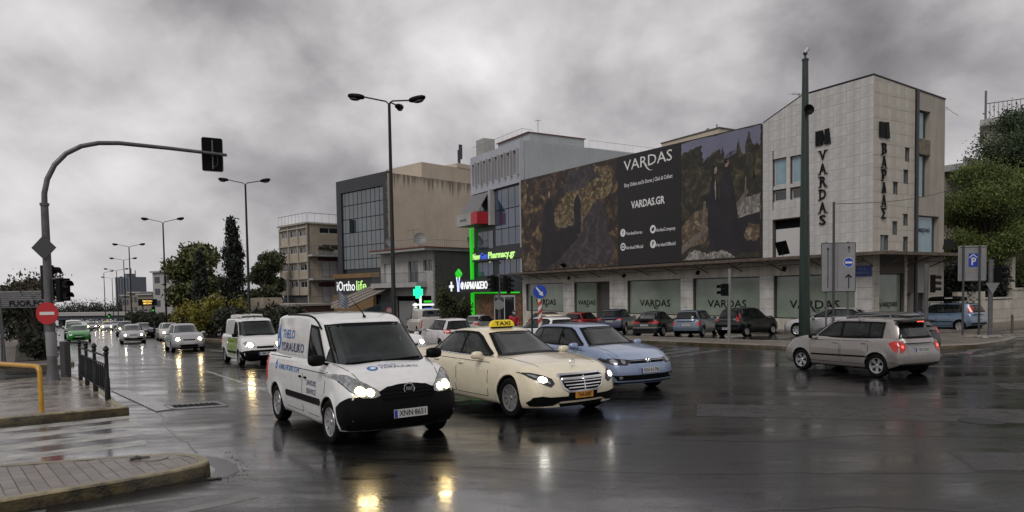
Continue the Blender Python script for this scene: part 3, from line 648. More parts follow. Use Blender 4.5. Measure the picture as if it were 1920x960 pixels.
def generic_front(c, lit='head_far', hz=None, hy=(.44, .80), hh=.13, grille=(.36, .56, .64), plate=None, intake=(.5, .27, .40), dark=False):
    W2 = c.W/2; z = hz or c.deck[0][1]-.02
    P = [(hy[0]*W2, z-hh*.45), (hy[1]*W2*.96, z-hh*.5), (hy[1]*W2*1.06, z+hh*.35), (hy[1]*W2*.94, z+hh*.62), (hy[0]*W2*1.1, z+hh*.28)]
    for o, sd in zip(c.pair('headlight', 'lamp_glass', 'F', P, off=.006, g=.07), (1, -1)):
        if lit: c.panel('bulb', lit, [('F', c.circ(sd*(hy[0]+hy[1])/2*W2, z-.01, hh*.42, 10, 1.25))], off=.012, parent=o)
    if grille:
        c.panel('grille', 'black_plastic', [('F', [(-grille[0]*W2, grille[1]), (grille[0]*W2, grille[1]), (grille[0]*W2*1.1, grille[2]), (-grille[0]*W2*1.1, grille[2])])], off=.005)
    if intake: c.panel('air_intake', 'black_plastic', [('F', [(-intake[0]*W2, intake[1]), (intake[0]*W2, intake[1]), (intake[0]*W2*1.08, intake[2]), (-intake[0]*W2*1.08, intake[2])])], off=.005)
    if plate: c.plate('F', plate[0], plate[1])
def generic_rear(c, z=.86, h=.20, y=(.62, .93), plate=(.62, 'YKE-2871'), m='tail_red', bump=None, wrap=True):
    W2 = c.W/2
    dy = .13*W2 if h > .3 else 0; P = [(y[0]*W2, z-h*.5), (y[1]*W2, z-h*.5), (y[1]*W2-dy, z+h*.5), (y[0]*W2*1.05-dy, z+h*.42)]
    for sd, v in ((1, 'L'), (-1, 'R')):
        it = [('B', P if sd > 0 else c.mir(P))]
        if wrap: it.append((v, [(c.L-.24, z-h*.3), (c.L-.10, z-h*.5), (c.L-.10, z+h*.5), (c.L-.18, z+h*.45)]))
        if z+h/2 > c.fd(c.L): it = it[:1]
        c.panel('tail_light', m, it, off=.009, g=.06, tgt='bc' if z+h/2 > c.fd(c.L) else 'b')
    if plate: c.plate('B', plate[0], plate[1])
    if bump: c.panel('rear_bumper', bump[2], [('B', [(-.95*W2, bump[0]), (.95*W2, bump[0]), (.95*W2, bump[1]), (-.95*W2, bump[1])]), ('L', [(c.L-.5, bump[0]+.03), (c.L-.05, bump[0]), (c.L-.05, bump[1]), (c.L-.5, bump[1])]), ('R', [(c.L-.5, bump[0]+.03), (c.L-.05, bump[0]), (c.L-.05, bump[1]), (c.L-.5, bump[1])])], off=.010, g=.1)
# ------------------------------------------------------------------ the vehicles of the picture
paint('white', (0.70, 0.70, 0.69)); paint('cream', (0.72, 0.645, 0.48)); paint('blue', (0.25, 0.32, 0.47), 0.4); paint('champagne', (0.27, 0.252, 0.238), 0.5)
paint('sky_blue', (0.12, 0.18, 0.26), 0.4); paint('silver', (0.42, 0.42, 0.43), 0.5); paint('pearl', (0.60, 0.57, 0.58)); paint('black', (0.005, 0.005, 0.0055), coat=.45); paint('navy', (0.016, 0.024, 0.06), 0.2)
paint('red', (0.27, 0.018, 0.018)); paint('ice_blue', (0.14, 0.18, 0.235), 0.4); paint('dark_grey', (0.025, 0.025, 0.026), 0.2); paint('green', (0.03, 0.26, 0.04)); paint('lime', (0.27, 0.40, 0.07)); paint('graphite', (0.012, 0.012, 0.014), 0.2); paint('off_white', (0.52, 0.50, 0.46)); paint('yellow', (0.55, 0.42, 0.03))
mat('print_blue', (0.01, 0.13, 0.40), 0.4); mat('print_navy', (0.012, 0.015, 0.10), 0.4); mat('taxi_yellow', (0.75, 0.55, 0.02), 0.35, emit=(1, .75, .05), estr=.08)

def drop_icon(c, view, a, b, size, tgt, name='water_drop_logo'):
    # a water drop with a pale curl
    pts = [];  n = 22
    for k in range(n):
        t = 2*math.pi*k/n; r = 1.0; x = math.sin(t)*.62; y = -math.cos(t)*.62
        if y > 0: x *= max(0.0, 1-(y/.62))**.55*1.0 if y < .62 else 0; y *= 1.9
        pts.append((x, y))
    curl = [(-.12-.30*math.cos(t), -.1+.36*math.sin(t)) for t in [math.pi*2*k/12 for k in range(12)]]
    def mp(p, s_=1.0):
        if view == 'R': return (a-p[0]*size, b+p[1]*size)
        if view == 'T': return (a-p[0]*0+p[1]*0+(-p[0]*0), b) if False else (a+p[0]*size*.55+0*p[1], b+p[1]*size)
        return (a+p[0]*size, b+p[1]*size)
    o = c.panel(name, 'print_blue', [(view, [mp(p) for p in pts])], off=.0075, tgt=tgt, g=.05)
    c.panel('drop_highlight', 'white_print', [(view, [mp((p[0]*.62+.1, p[1]*.75)) for p in curl])], off=.0115, tgt=tgt, g=.05, parent=o)
    return o

def delivery_van():
    c = Car('delivery_van', 'white plumber van with THELO YDRAULIKO lettering and headlights on, in front', 'van', 'paint_white', **shape('panel_van'))
    c.wheels('cap', 9); c.cargo = True
    c.screen('F', 'windscreen', .02, .86, 'windscreen', yb=.90, yt=.89)
    c.glaze([(1.28, 2.02)], (1.22, 2.06), a0=.42, a1=.20, b0=-3, b1=-3, lo=-.01, hi=.80)
    # dark corner glass between door and windscreen
    c.pair('quarter_window', 'car_glass', 'S', [(1.02, 1.14), (1.25, 1.14), (1.25, 1.36), (1.13, 1.26)], tgt='c', off=.006, g=.08)
    c.pair('pillar_trim', 'black_plastic', 'S', [(.98, 1.13), (1.29, 1.10), (1.29, 1.50), (1.10, 1.28)], tgt='c', off=.003, g=.08)
    # black bumper with sides swept back to the arches
    F = [(-.93, .26), (.93, .26), (.93, .62), (.84, .70), (.60, .705), (.40, .76), (.28, .835), (-.28, .835), (-.40, .76), (-.60, .705), (-.84, .70), (-.93, .62)]
    S_ = [(.0, .27), (.47, .27), (.50, .40), (.52, .58), (.40, .66), (.25, .73), (.05, .74)]
    c.panel('front_bumper', 'black_plastic', [('F', F), ('L', S_), ('R', S_)], off=.012, g=.07)
    gr = c.panel('grille', 'under', [('F', [(-.40, .665), (.40, .665), (.43, .79), (.30, .85), (.1, .87), (-.1, .87), (-.30, .85), (-.43, .79)])], off=.018, g=.07)
    for z in (.70, .745, .79): c.panel('grille_bar', 'black_plastic', [('F', [(-.40, z), (.40, z), (.40, z+.014), (-.40, z+.014)])], off=.026, g=.12, parent=gr)
    c.panel('air_intake', 'under', [('F', [(-.55, .30), (.55, .30), (.62, .40), (-.62, .40)])], off=.018, g=.1)
    p, n = c.hit('F', 0, .815, 'b'); e = MB(); e.lathe([(0, .0), (.082, .0), (.088, .010), (.088, .0)][::1], 24, Matrix.Translation(p+Vector((.046, 0, 0))) @ Matrix.Rotation(R(90), 4, 'Y'))
    em = e.build('round_badge', 'chrome', c.root, smooth=30); e = MB(); e.disc(p+Vector((.057, 0, 0)), (0, 1, 0), (0, 0, 1), .068); bf = e.build('badge_face', 'black_plastic', em)
    e = MB(); e.text('FIAT', .055, p+Vector((.0585, 0, 0)), (0, 1, 0), (0, 0, 1), bold=.01, fit=.10, sy=1.3); e.build('badge_lettering', 'chrome', em)
    H = [(.40, .745), (.50, .715), (.66, .72), (.79, .82), (.88, .99), (.85, 1.035), (.74, 1.01), (.56, .90), (.44, .81)]
    for sd, o in zip((1, -1), c.pair('headlight', 'lamp_glass', 'F', H, off=.016, g=.05)):
        HH = [(a*1.0, b) for a, b in H]
        c.panel('lamp_surround', 'black_plastic', [('F', [((a-.64)*1.07*sd+.64*sd, (b-.85)*1.06+.85) for a, b in (H if sd > 0 else H[::-1])])], off=.009, g=.07, parent=o)
        c.panel('bulb', 'head_lit', [('F', c.circ(sd*.545, .785, .050, 12))], off=.023, parent=o, g=.05); c.panel('bulb', 'head_lit', [('F', c.circ(sd*.67, .805, .060, 12, 1.1))], off=.023, parent=o, g=.05)
        c.panel('indicator', 'lamp_glass', [('F', [(sd*a, b) for a, b in ([(.70, .92), (.83, .93), (.86, 1.01), (.76, .99)])])], off=.021, parent=o, g=.06)
    c.plate('F', .475, 'XNN·8651', size=(.52, .12)); c.wipers([((-.62, .03), (-.08, .07)), ((-.02, .05), (.60, .09))])
    c.mirrors(1.12, 1.22, 'black_plastic', sc=1.15, y=.83)
    c.door(1.02, 2.06, .34, top=-.11, arch=True); c.door(2.10, 3.02, .34, top=-.11)
    c.handles([(1.93, .90), (2.19, .90)], 'black_plastic', .12)
    c.pair('side_strip', 'black_plastic', 'S', [(1.22, .53), (2.95, .53), (3.0, .58), (2.95, .63), (1.22, .63), (1.17, .58)], off=.016, g=.12)
    # pressed side panel, its seam lines
    for v in 'LR': c.panel('body_seam', 'under', [(v, [(2.9, 1.155), (4.2, 1.155), (4.2, 1.165), (2.9, 1.165)])], off=.004, g=.2, tgt='bc')
    c.panel('side_panel', 'paint_white', [('R', [(2.22, 1.22), (4.1, 1.22), (4.16, 1.30), (4.10, 1.62), (4.0, 1.66), (2.22, 1.68)])], off=.006, tgt='c', g=.14)
    c.panel('side_panel', 'paint_white', [('L', [(2.22, 1.22), (4.1, 1.22), (4.16, 1.30), (4.10, 1.62), (4.0, 1.66), (2.22, 1.68)])], off=.006, tgt='c', g=.14)
    drop_icon(c, 'R', 3.78, 1.42, .26, 'c')
    c.decal('R', 'THELO', .21, 3.16, 1.55, 'print_blue', 'lettering', .012, fit=.72, tgt='c', off=.012)
    c.decal('R', 'YDRAULIKO', .21, 2.90, 1.33, 'print_navy', 'lettering', .012, fit=1.30, tgt='c', off=.012)
    drop_icon(c, 'R', 3.62, .99, .09, 'b'); c.decal('R', '698.54.89.724', .12, 2.86, .985, 'print_blue', 'lettering', .008, fit=1.16)
    c.decal('R', '24HOURS', .115, 1.62, .83, 'print_navy', 'lettering', .008, fit=.46); c.decal('R', 'SERVICE', .115, 1.62, .70, 'print_navy', 'lettering', .008, fit=.46)
    c.decal('T', 'THELO', .085, .62, -.08, 'print_blue', 'lettering', .008, fit=.28); c.decal('T', 'YDRAULIKO', .085, .53, .08, 'print_navy', 'lettering', .008, fit=.62)
    pts = [(.555+.075*math.sin(t), -.335+.085*math.cos(t)) for t in [2*math.pi*k/16 for k in range(16)]]; o = c.panel('water_drop_logo', 'print_blue', [('T', pts)], off=.005, g=.06)
    c.panel('drop_highlight', 'white_print', [('T', [(.548+.035*math.sin(t), -.33+.045*math.cos(t)) for t in [2*math.pi*k/12 for k in range(12)]])], off=.009, g=.06, parent=o)
    # bonnet shut line, roof joint, aerial
    for sd in (1, -1): c.panel('bonnet_seam', 'under', [('T', [(.24, sd*.60), (1.0, sd*.765), (1.0, sd*.775), (.24, sd*.61)][::sd])], off=.003, g=.12)
    mb = MB(); mb.tube([(c.xn-1.75, .05, 1.85), (c.xn-1.82, .05, 1.90), (c.xn-2.35, .05, 2.16)], [.016, .010, .005], 5); mb.ell((c.xn-1.76, .05, 1.845), (.045, .025, .025), 8, 6); mb.build('aerial', 'black_plastic', c.root)
    for sd in (1, -1):
        mb = MB(); P = [];
        for k in range(12): x = 1.66+k*.16; pp, nn = c.hit('T', x, sd*.695, 'c'); P.append(pp+nn*.008)
        mb.tube(P, .016, 5); mb.build('roof_seam', 'black_plastic', c.root)
    generic_rear(c, .9, .5, (.82, .96), None)
    return c.place(-2.83, 12.21, -56.0, 1.04)

def taxi():
    c = Car('taxi', 'cream saloon taxi with yellow roof sign and chrome grille beside the plumber van', 'taxi', 'paint_cream', **shape('saloon'))
    c.wheels('cap', 10, 'pale_steel')
    c.screen('F', 'windscreen', .03, .88, 'windscreen'); c.screen('B', 'rear_window', .08, .86, 'car_glass')
    c.glaze([(1.72, 2.60), (2.68, 3.52), (3.55, 4.02)], (1.62, 4.08), a0=.34, a1=.20, b0=.34, b1=.30, lo=.04, hi=.88)
    c.pair('chrome_strip', 'chrome', 'S', [(1.66, .958), (4.10, 1.0), (4.10, 1.018), (1.66, .976)], tgt='c', off=.012, g=.12)
    c.door(1.52, 2.62, .30, arch=False); c.door(2.66, 3.58, .30, arch=True); c.handles([(2.50, .83), (3.46, .85)], 'paint_cream', .2)
    c.mirrors(1.78, 1.0, 'paint_cream', sc=.95, y=.84)
    G = [(-.46, .70), (-.40, .52), (-.30, .45), (.30, .45), (.40, .52), (.46, .70), (.43, .735), (-.43, .735)]
    gr = c.panel('grille', 'chrome', [('F', G)], off=.020, g=.06)
    Gi = [(a*.925, (b-.60)*.80+.595) for a, b in G]
    c.panel('grille_opening', 'under', [('F', Gi)], off=.024, g=.06, parent=gr)
    for z, w in ((.655, .40), (.605, .385), (.555, .355), (.510, .31)): c.panel('grille_slat', 'chrome', [('F', [(-w, z), (w, z), (w, z+.016), (-w, z+.016)])], off=.034, g=.09, parent=gr)
    c.panel('grille_slat', 'chrome', [('F', [(-.008, .48), (.008, .48), (.008, .69), (-.008, .69)])], off=.036, g=.08, parent=gr)
    H = [(.53, .60), (.60, .545), (.72, .60), (.84, .70), (.885, .775), (.80, .775), (.66, .725), (.56, .675)]
    for sd, o in zip((1, -1), c.pair('headlight', 'lamp_dark', 'F', H, off=.009, g=.05)):
        c.panel('bulb', 'head_cool', [('F', c.circ(sd*.70, .665, .040, 10, 1.5))], off=.016, parent=o, g=.04)
        c.panel('reflector', 'lamp_glass', [('F', [(sd*a, b) for a, b in [(.60, .60), (.74, .66), (.84, .74), (.83, .755), (.72, .71), (.60, .635)]])], off=.013, parent=o, g=.05)
    c.panel('air_intake', 'black_plastic', [('F', [(-.88, .30), (-.84, .24), (-.55, .25), (-.42, .31), (.42, .31), (.55, .25), (.84, .24), (.88, .30), (.84, .39), (.74, .41), (.60, .385), (.30, .385), (.29, .44), (-.29, .44), (-.30, .385), (-.60, .385), (-.74, .41), (-.84, .39)])], off=.008, g=.06)
    c.panel('lower_grille', 'under', [('F', [(-.42, .22), (.42, .22), (.46, .275), (-.46, .275)])], off=.008, g=.08)
    c.plate('F', .395, 'TAA·6087', 'plate_yellow', (.36, .10), band=False)
    p, n = c.hit('T', .30, 0, 'b'); mb = MB(); z = p.z
    mb.tube([(p.x, .052*math.cos(t), z+.085+.052*math.sin(t)) for t in [2*math.pi*k/18 for k in range(19)]], .006, 5); mb.tube([p, p+Vector((0, 0, .04))], .007, 5)
    for k in range(3): a = R(90+120*k); mb.tube([(p.x, 0, z+.085), (p.x, .052*math.cos(a), z+.085+.052*math.sin(a))], [.007, .003], 5)
    mb.build('star_emblem', 'chrome', c.root)
    for sd in (1, -1): c.panel('bonnet_seam', 'under', [('T', [(.45, sd*.58), (1.5, sd*.72), (1.5, sd*.728), (.45, sd*.588)][::sd])], off=.003, g=.12)
    c.wipers([((-.6, .03), (-.02, .05)), ((.02, .04), (.58, .06))])
    generic_rear(c, .84, .16, (.5, .9), (.55, 'TAA6087'))
    # roof sign, fixed to the roof
    xs = c.xn-2.45; z = c.fr(2.45)+.035; mb = MB(); prof = []
    V = []
    for k, (zz, hw_, d) in enumerate(((0, .26, .055), (.06, .25, .05), (.11, .21, .035), (.125, .15, .02))):
        V += [(xs+d, -hw_, z+zz), (xs+d, hw_, z+zz), (xs-d, hw_, z+zz), (xs-d, -hw_, z+zz)]
    F = []
    for i in range(3): F += [(i*4+k, i*4+(k+1) % 4, i*4+4+(k+1) % 4, i*4+4+k) for k in range(4)]
    F += [(0, 3, 2, 1), (12, 13, 14, 15)]; mb.add(V, F); rs = mb.build('roof_sign', 'taxi_yellow', c.root)
    mb = MB(); mb.text('TAXI', .105, (xs+.057, 0, z+.055), (0, 1, 0), Vector((-.1, 0, 1)).normalized(), bold=.02, fit=.34); mb.text('TAXI', .105, (xs-.057, 0, z+.055), (0, -1, 0), Vector((.1, 0, 1)).normalized(), bold=.02, fit=.34); mb.build('sign_lettering', 'ink', rs)
    mb = MB(); mb.box(xs-.05, xs+.05, -.22, .22, z-.03, z+.004); mb.build('sign_foot', 'black_plastic', rs)
    return c.place(-.12, 14.36, -56.5, 1.09)

def blue_hatch():
    c = Car('hatchback', 'light blue hatchback with round grille emblem turning behind the cream taxi', 'car', 'paint_blue', **shape('hatch'))
    c.wheels('spoke', 7); c.screen('F', 'windscreen', .03, .88, 'windscreen'); c.screen('B', 'rear_window', .2, .85, 'car_glass')
    c.glaze([(1.50, 2.32), (2.40, 3.22), (3.26, 3.60)], (1.42, 3.66), a0=.36, a1=.20, b0=.30, b1=.26)
    c.door(1.34, 2.36, .30); c.door(2.40, 3.24, .30, arch=True); c.handles([(2.22, .86), (3.10, .87)], 'paint_blue', .19); c.mirrors(1.52, 1.0, 'paint_blue', y=.80)
    c.pair('side_strip', 'black_plastic', 'S', [(1.3, .46), (3.1, .46), (3.1, .49), (1.3, .49)], off=.012, g=.12)
    g = c.panel('grille', 'black_plastic', [('F', [(-.46, .655), (.46, .655), (.47, .725), (-.47, .725)])], off=.007)
    for z in (.672, .70): c.panel('grille_bar', 'chrome' if z > .69 else 'black_plastic', [('F', [(-.45, z), (.45, z), (.45, z+.007), (-.45, z+.007)])], off=.014, g=.1, parent=g)
    p, n = c.hit('F', 0, .70, 'b'); x = p.x+.02; mb = MB()
    mb.tube([(x, .062*math.cos(t), .70+.062*math.sin(t)) for t in [2*math.pi*k/20 for k in range(21)]], .008, 5)
    for a, b in (((-.03, .745), (-.0, .703)), ((.03, .745), (.0, .703)), ((-.05, .72), (-.022, .655)), ((-.022, .655), (0, .692)), ((0, .692), (.022, .655)), ((.022, .655), (.05, .72))): mb.tube([(x, a[0], a[1]), (x, b[0], b[1])], .006, 4)
    mb.disc((x-.012, 0, .70), (0, 1, 0), (0, 0, 1), .06); mb.build('round_emblem', 'chrome', c.root)
    H = [(.46, .685), (.54, .62), (.80, .635), (.885, .70), (.86, .77), (.74, .765), (.47, .73)]
    for sd, o in zip((1, -1), c.pair('headlight', 'lamp_dark', 'F', H, off=.009, g=.05)):
        for y, r in ((.60, .045), (.76, .055)): c.panel('reflector', 'lamp_glass', [('F', c.circ(sd*y, .695, r, 12))], off=.014, parent=o, g=.04)
    c.panel('air_intake', 'black_plastic', [('F', [(-.74, .30), (.74, .30), (.82, .41), (-.82, .41)])], off=.007)
    for sd in (1, -1): c.panel('fog_lamp', 'lamp_glass', [('F', c.circ(sd*.68, .36, .035, 10, 1.2))], off=.013, g=.04)
    c.panel('front_lip', 'black_plastic', [('F', [(-.8, .235), (.8, .235), (.8, .262), (-.8, .262)])], off=.012)
    c.plate('F', .50, 'IOI·5178', size=(.50, .11)); c.wipers([((-.6, .03), (-.04, .05)), ((.0, .04), (.56, .06))])
    for sd in (1, -1): c.panel('bonnet_seam', 'under', [('T', [(.30, sd*.60), (1.2, sd*.70), (1.2, sd*.708), (.30, sd*.608)][::sd])], off=.003, g=.12)
    generic_rear(c)
    return c.place(1.96, 17.27, -60.5, 1.03)

def champagne_hatch():
    c = Car('hatchback', 'champagne grey hatchback with roof bars and lit tail lights crossing at right', 'car', 'paint_champagne', **shape('small_hatch'))
    c.wheels('spoke', 5); c.screen('F', 'windscreen', .03, .88, 'windscreen'); c.screen('B', 'rear_window', .06, .80, 'windscreen', yb=.84, yt=.80)
    c.glaze([(1.32, 2.12), (2.20, 2.98), (3.02, 3.38)], (1.24, 3.46), a0=.34, a1=.18, b0=.32, b1=.30, hi=.84)
    c.door(1.16, 2.15, .32); c.door(2.19, 3.04, .32, arch=True); c.handles([(2.02, .84), (2.92, .86)], 'paint_champagne', .19); c.mirrors(1.30, 1.0, 'black_plastic', y=.74)
    c.pair('side_strip', 'black_plastic', 'S', [(1.2, .48), (3.0, .50), (3.0, .54), (1.2, .52)], off=.014, g=.12)
    for sd, v in ((1, 'L'), (-1, 'R')):
        P = [(.52, .84), (.58, .70), (.72, .64), (.735, .86), (.66, .97)]; o = c.panel('tail_light', 'tail_red', [('B', [(sd*a, b) for a, b in P][::sd]), (v, [(3.62, .88), (3.74, .72), (3.86, .66), (3.88, .90), (3.74, .95)])], off=.010, g=.05)
        c.panel('bulb', 'tail_lit', [('B', c.circ(sd*.64, .80, .035, 10))], off=.018, parent=o, g=.04)
    c.panel('tailgate_recess', 'paint_champagne', [('B', [(-.48, .60), (.48, .60), (.50, .82), (-.50, .82)])], off=.008, g=.1)
    c.plate('B', .715, 'YZX·5243', size=(.50, .11))
    c.panel('rear_bumper', 'paint_champagne', [('B', [(-.76, .36), (.76, .36), (.78, .58), (-.78, .58)]), ('L', [(3.62, .42), (3.86, .39), (3.86, .57), (3.64, .57)]), ('R', [(3.62, .42), (3.86, .39), (3.86, .57), (3.64, .57)])], off=.014, g=.08)
    c.panel('bumper_skirt', 'black_plastic', [('B', [(-.70, .33), (.70, .33), (.72, .385), (-.72, .385)])], off=.024, g=.1)
    mb = MB(); y = .58; zt = c.fr(3.7)+.02; mb.extr([(c.xn-3.62, -y, zt-.01), (c.xn-3.92, -y*.95, zt-.045), (c.xn-3.92, -y*.95, zt-.02), (c.xn-3.62, -y, zt+.015)], (0, 2*y, 0)); mb.build('roof_spoiler', 'black_plastic', c.root)
    mb = MB(); mb.box(c.xn-3.93, c.xn-3.915, -.12, .12, zt-.04, zt-.022); mb.build('brake_light', 'tail_lit', c.root)
    for x in (1.72, 2.62):
        mb = MB(); z = c.fr(x)+.085; mb.box(c.xn-x-.03, c.xn-x+.03, -.62, .62, z-.012, z+.012)
        for sd in (1, -1): mb.tube([(c.xn-x, sd*.58, z), (c.xn-x, sd*.60, z-.13)], [.022, .03], 6)
        mb.build('roof_bar', 'pale_steel', c.root)
    P = c.hit('B', -.02, 1.03, 'c')[0]; mb = MB(); mb.tube([P+Vector((-.02, 0, -.02)), P+Vector((-.03, -.22, .03))], .011, 5); mb.build('rear_wiper', 'black_plastic', c.root)
    generic_front(c, None, plate=(.5, 'YZX5243'))
    return c.place(9.28, 18.58, 113.5, .97)

def blue_hatch_with_box():
    c = Car('hatchback', 'sky blue hatchback carrying a black roof box, parked behind the P sign', 'car', 'paint_sky_blue', **{**shape('small_hatch'), 'L': 3.92, 'W': 1.68, 'H': 1.46, 'wb': 2.486})
    c.wheels('cap', 8); c.screen('F', 'windscreen', .03, .88, 'windscreen'); c.screen('B', 'rear_window', .06, .80, 'car_glass')
    c.glaze([(1.32, 2.08), (2.16, 2.90), (2.94, 3.34)], (1.24, 3.42), a0=.34, a1=.18, b0=.34, b1=.32)
    c.door(1.16, 2.11, .32); c.door(2.15, 3.0, .32, arch=True); c.handles([(1.98, .84), (2.80, .86)], 'paint_sky_blue'); c.mirrors(1.30, 1.0, 'paint_sky_blue', y=.76)
    c.pair('side_strip', 'black_plastic', 'S', [(1.2, .50), (3.0, .50), (3.0, .54), (1.2, .54)], off=.014, g=.12)
    for sd, v in ((1, 'L'), (-1, 'R')): c.panel('tail_light', 'tail_red', [(v, [(3.66, .98), (3.84, .98), (3.78, 1.34), (3.58, 1.34), (3.60, 1.15)])], off=.014, g=.05, tgt='c')
    c.plate('B', .62, 'ZHN 4120'); c.panel('rear_bumper', 'black_plastic', [('B', [(-.76, .36), (.76, .36), (.76, .45), (-.76, .45)])], off=.01); generic_front(c, None)
    for x in (1.65, 2.55):
        mb = MB(); z = c.fr(x)+.10; mb.box(c.xn-x-.025, c.xn-x+.025, -.60, .60, z-.012, z+.012)
        for sd in (1, -1): mb.tube([(c.xn-x, sd*.56, z), (c.xn-x, sd*.60, z-.14)], [.02, .03], 6)
        mb.build('roof_bar', 'black_plastic', c.root)
    r = c.place(23.36, 37.46, 119.8, 1.0)
    b = thing('roof_box', 'long black roof box carried on the sky blue hatchback', 'roof box', r.location, 0); b.rotation_euler = r.rotation_euler
    mb = MB(); z = c.fr(2.1)+.115
    q = []
    for k in range(13):
        u = k/12; x = c.xn-1.1-2.0*u; w = .40*min(1, .45+2.6*u)*(1 if u < .95 else .93); h = .27*min(1, .35+2.4*u) if u < .8 else .27*(1-(u-.8)*1.1)
        q.append([(x, w*math.copysign(abs(math.cos(a))**.5, math.cos(a)), z+h*.5+h*.5*math.copysign(abs(math.sin(a))**.6, math.sin(a))) for a in [2*math.pi*j/16 for j in range(16)]])
    for ring in q: mb.v += ring
    for i in range(12):
        for j in range(16): mb.f.append((i*16+j, i*16+(j+1) % 16, (i+1)*16+(j+1) % 16, (i+1)*16+j)); mb.mi.append(0)
    mb.f += [tuple(range(16))[::-1], tuple(range(12*16, 13*16))]; mb.mi += [0, 0]; mb.build('box_shell', 'black_plastic', b, smooth=50)
    mb = MB(); mb.box(c.xn-2.75, c.xn-2.35, .392, .403, z+.15, z+.18); mb.build('reflective_strip', 'white_print', b)
    return r

def small_van():
    d = shape('panel_van'); d.update(L=4.0, W=1.67, H=1.8, wb=2.6, fo=.78, R=.30)
    d['roof'] = [(.8, 1.66), (1.5, 1.75), (2.2, 1.80), (3.2, 1.80), (4.0, 1.76)]; d['xr0'] = 3.97; d['xr1'] = 3.92; d['sill'] = [(0, .25), (.5, .22), (3.5, .24), (4.0, .36)]; d['deck'] = [(0, .80), (.10, .88), (.28, .95), (.7, 1.06), (1.05, 1.14), (1.4, 1.17), (4.0, 1.18)]; d['xf0'] = .82; d['xf1'] = 1.40
    c = Car('delivery_van', 'white van with lime green doors and one bright headlight behind the plumber van', 'van', 'paint_white', **d)
    c.cargo = True; c.wheels('cap', 6, 'pale_steel'); c.screen('F', 'windscreen', .03, .86, 'windscreen', yb=.93, yt=.92); c.glaze([(1.22, 1.85)], (1.16, 1.9), a0=.36, a1=.20, b0=-3, b1=-3, lo=0, hi=.80)
    c.panel('front_bumper', 'black_plastic', [('F', [(-.84, .25), (.84, .25), (.84, .56), (.5, .60), (-.5, .60), (-.84, .56)]), ('L', [(0, .27), (.42, .27), (.44, .52), (.05, .58)]), ('R', [(0, .27), (.42, .27), (.44, .52), (.05, .58)])], off=.012, g=.09)
    c.door(1.0, 1.92, .34, top=-.1, m='paint_lime'); c.door(1.96, 2.75, .34, top=-.1, m='paint_lime'); c.handles([(1.80, .92), (2.05, .92)], 'black_plastic', .11); c.mirrors(1.06, 1.16, 'black_plastic', y=.75)
    c.pair('side_strip', 'black_plastic', 'S', [(1.1, .46), (2.7, .46), (2.7, .54), (1.1, .54)], off=.016, g=.14)
    generic_front(c, 'head_lit', hz=.80, hy=(.42, .84), hh=.20, grille=(.36, .66, .74), intake=None, plate=(.46, 'YMA 3204'))
    c.wipers([((-.55, .03), (-.02, .05)), ((.0, .04), (.5, .06))])
    mb = MB(); mb.tube([(c.xn-1.6, 0, 1.78), (c.xn-1.85, 0, 1.98)], [.015, .006], 5); mb.build('aerial', 'black_plastic', c.root); generic_rear(c, .9, .4, (.82, .96), None)
    return c.place(-10.6, 28.24, -56.4, 1.01)

def oncoming(shape_k, pm, label, x, y, yaw=-59, lit='head_far', name='saloon_car', cat='car', grp='cars driving towards the crossing', upd=None, roof_sign=False, plate='YHB 1730', scale=1.0, win=True, **gf):
    d = shape(shape_k); d.update(upd or {}); c = Car(name, label, cat, pm, fine=False, group=grp, **d)
    c.wheels('spoke', 6); c.screen('F', 'windscreen', .03, .88, 'windscreen'); L_ = c.L
    if shape_k in ('panel_van', 'tall_van'): c.glaze([(1.2, 1.85)], (1.15, 1.9), a0=.36, a1=.2, b0=-3, b1=-3, hi=.8)
    else:
        x0 = c.xf0+.42; m_ = (x0+c.xr0-.75)/2; xe = c.xr0-.45; c.glaze([(x0, m_-.04), (m_+.04, xe)], (x0-.08, xe+.06)); c.door(x0-.14, m_, .32); c.door(m_+.02, xe-.2, .32, arch=True)
    c.screen('B', 'rear_window', .1, .84, 'car_glass'); c.mirrors(c.xf0+.4, c.fb(1.3)+.02, 'black_plastic' if scale < 1 else pm, y=c.W*.46)
    generic_front(c, lit, plate=(gf.pop('pz', .48), plate), **gf); generic_rear(c, c.fd(L_)-.12, .16)
    if roof_sign: mb = MB(); z = c.fr(2.3)+.03; mb.box(c.xn-2.35, c.xn-2.2, -.25, .25, z, z+.12); mb.build('roof_sign', 'taxi_yellow', c.root)
    return c.place(x, y, yaw, abs(scale))

def parked(shape_k, pm, label, x, y, yaw, name='parked_car', upd=None, panes=None, rear=None, grp='cars parked nose in before the shop', rw=(.06, .82), rwm='car_glass', scale=1.0, fine=True, wheel=('spoke', 7), lights='custom', mirror=None, bump=None):
    d = shape(shape_k); d.update(upd or {}); c = Car(name, label, 'car', pm, fine=fine, group=grp, **d)
    c.wheels(*wheel); c.screen('F', 'windscreen', .03, .88, 'windscreen'); c.screen('B', 'rear_window', rw[0], rw[1], rwm)
    x0 = c.xf0+.42; m_ = (x0+c.xr0-.75)/2; xe = c.xr0-.48; c.glaze([(x0, m_-.04), (m_+.04, xe)], (x0-.08, xe+.06)); c.door(x0-.14, m_, .32); c.door(m_+.02, xe-.2, .32, arch=True); c.handles([(m_-.12, c.fb(2)-.13), (xe-.3, c.fb(2)-.12)], pm)
    c.mirrors(c.xf0+.4, c.fb(1.3)+.02, mirror or pm, y=c.W*.46); generic_front(c, None, plate=(.48, 'YNZ 6041'))
    if bump: generic_rear(c, *(rear or (.84, .2)), bump=bump) if isinstance(rear, tuple) else generic_rear(c, **(rear or {}), bump=bump)
    else: generic_rear(c, **(rear or {}))
    c.place(x, y, yaw, scale); return c

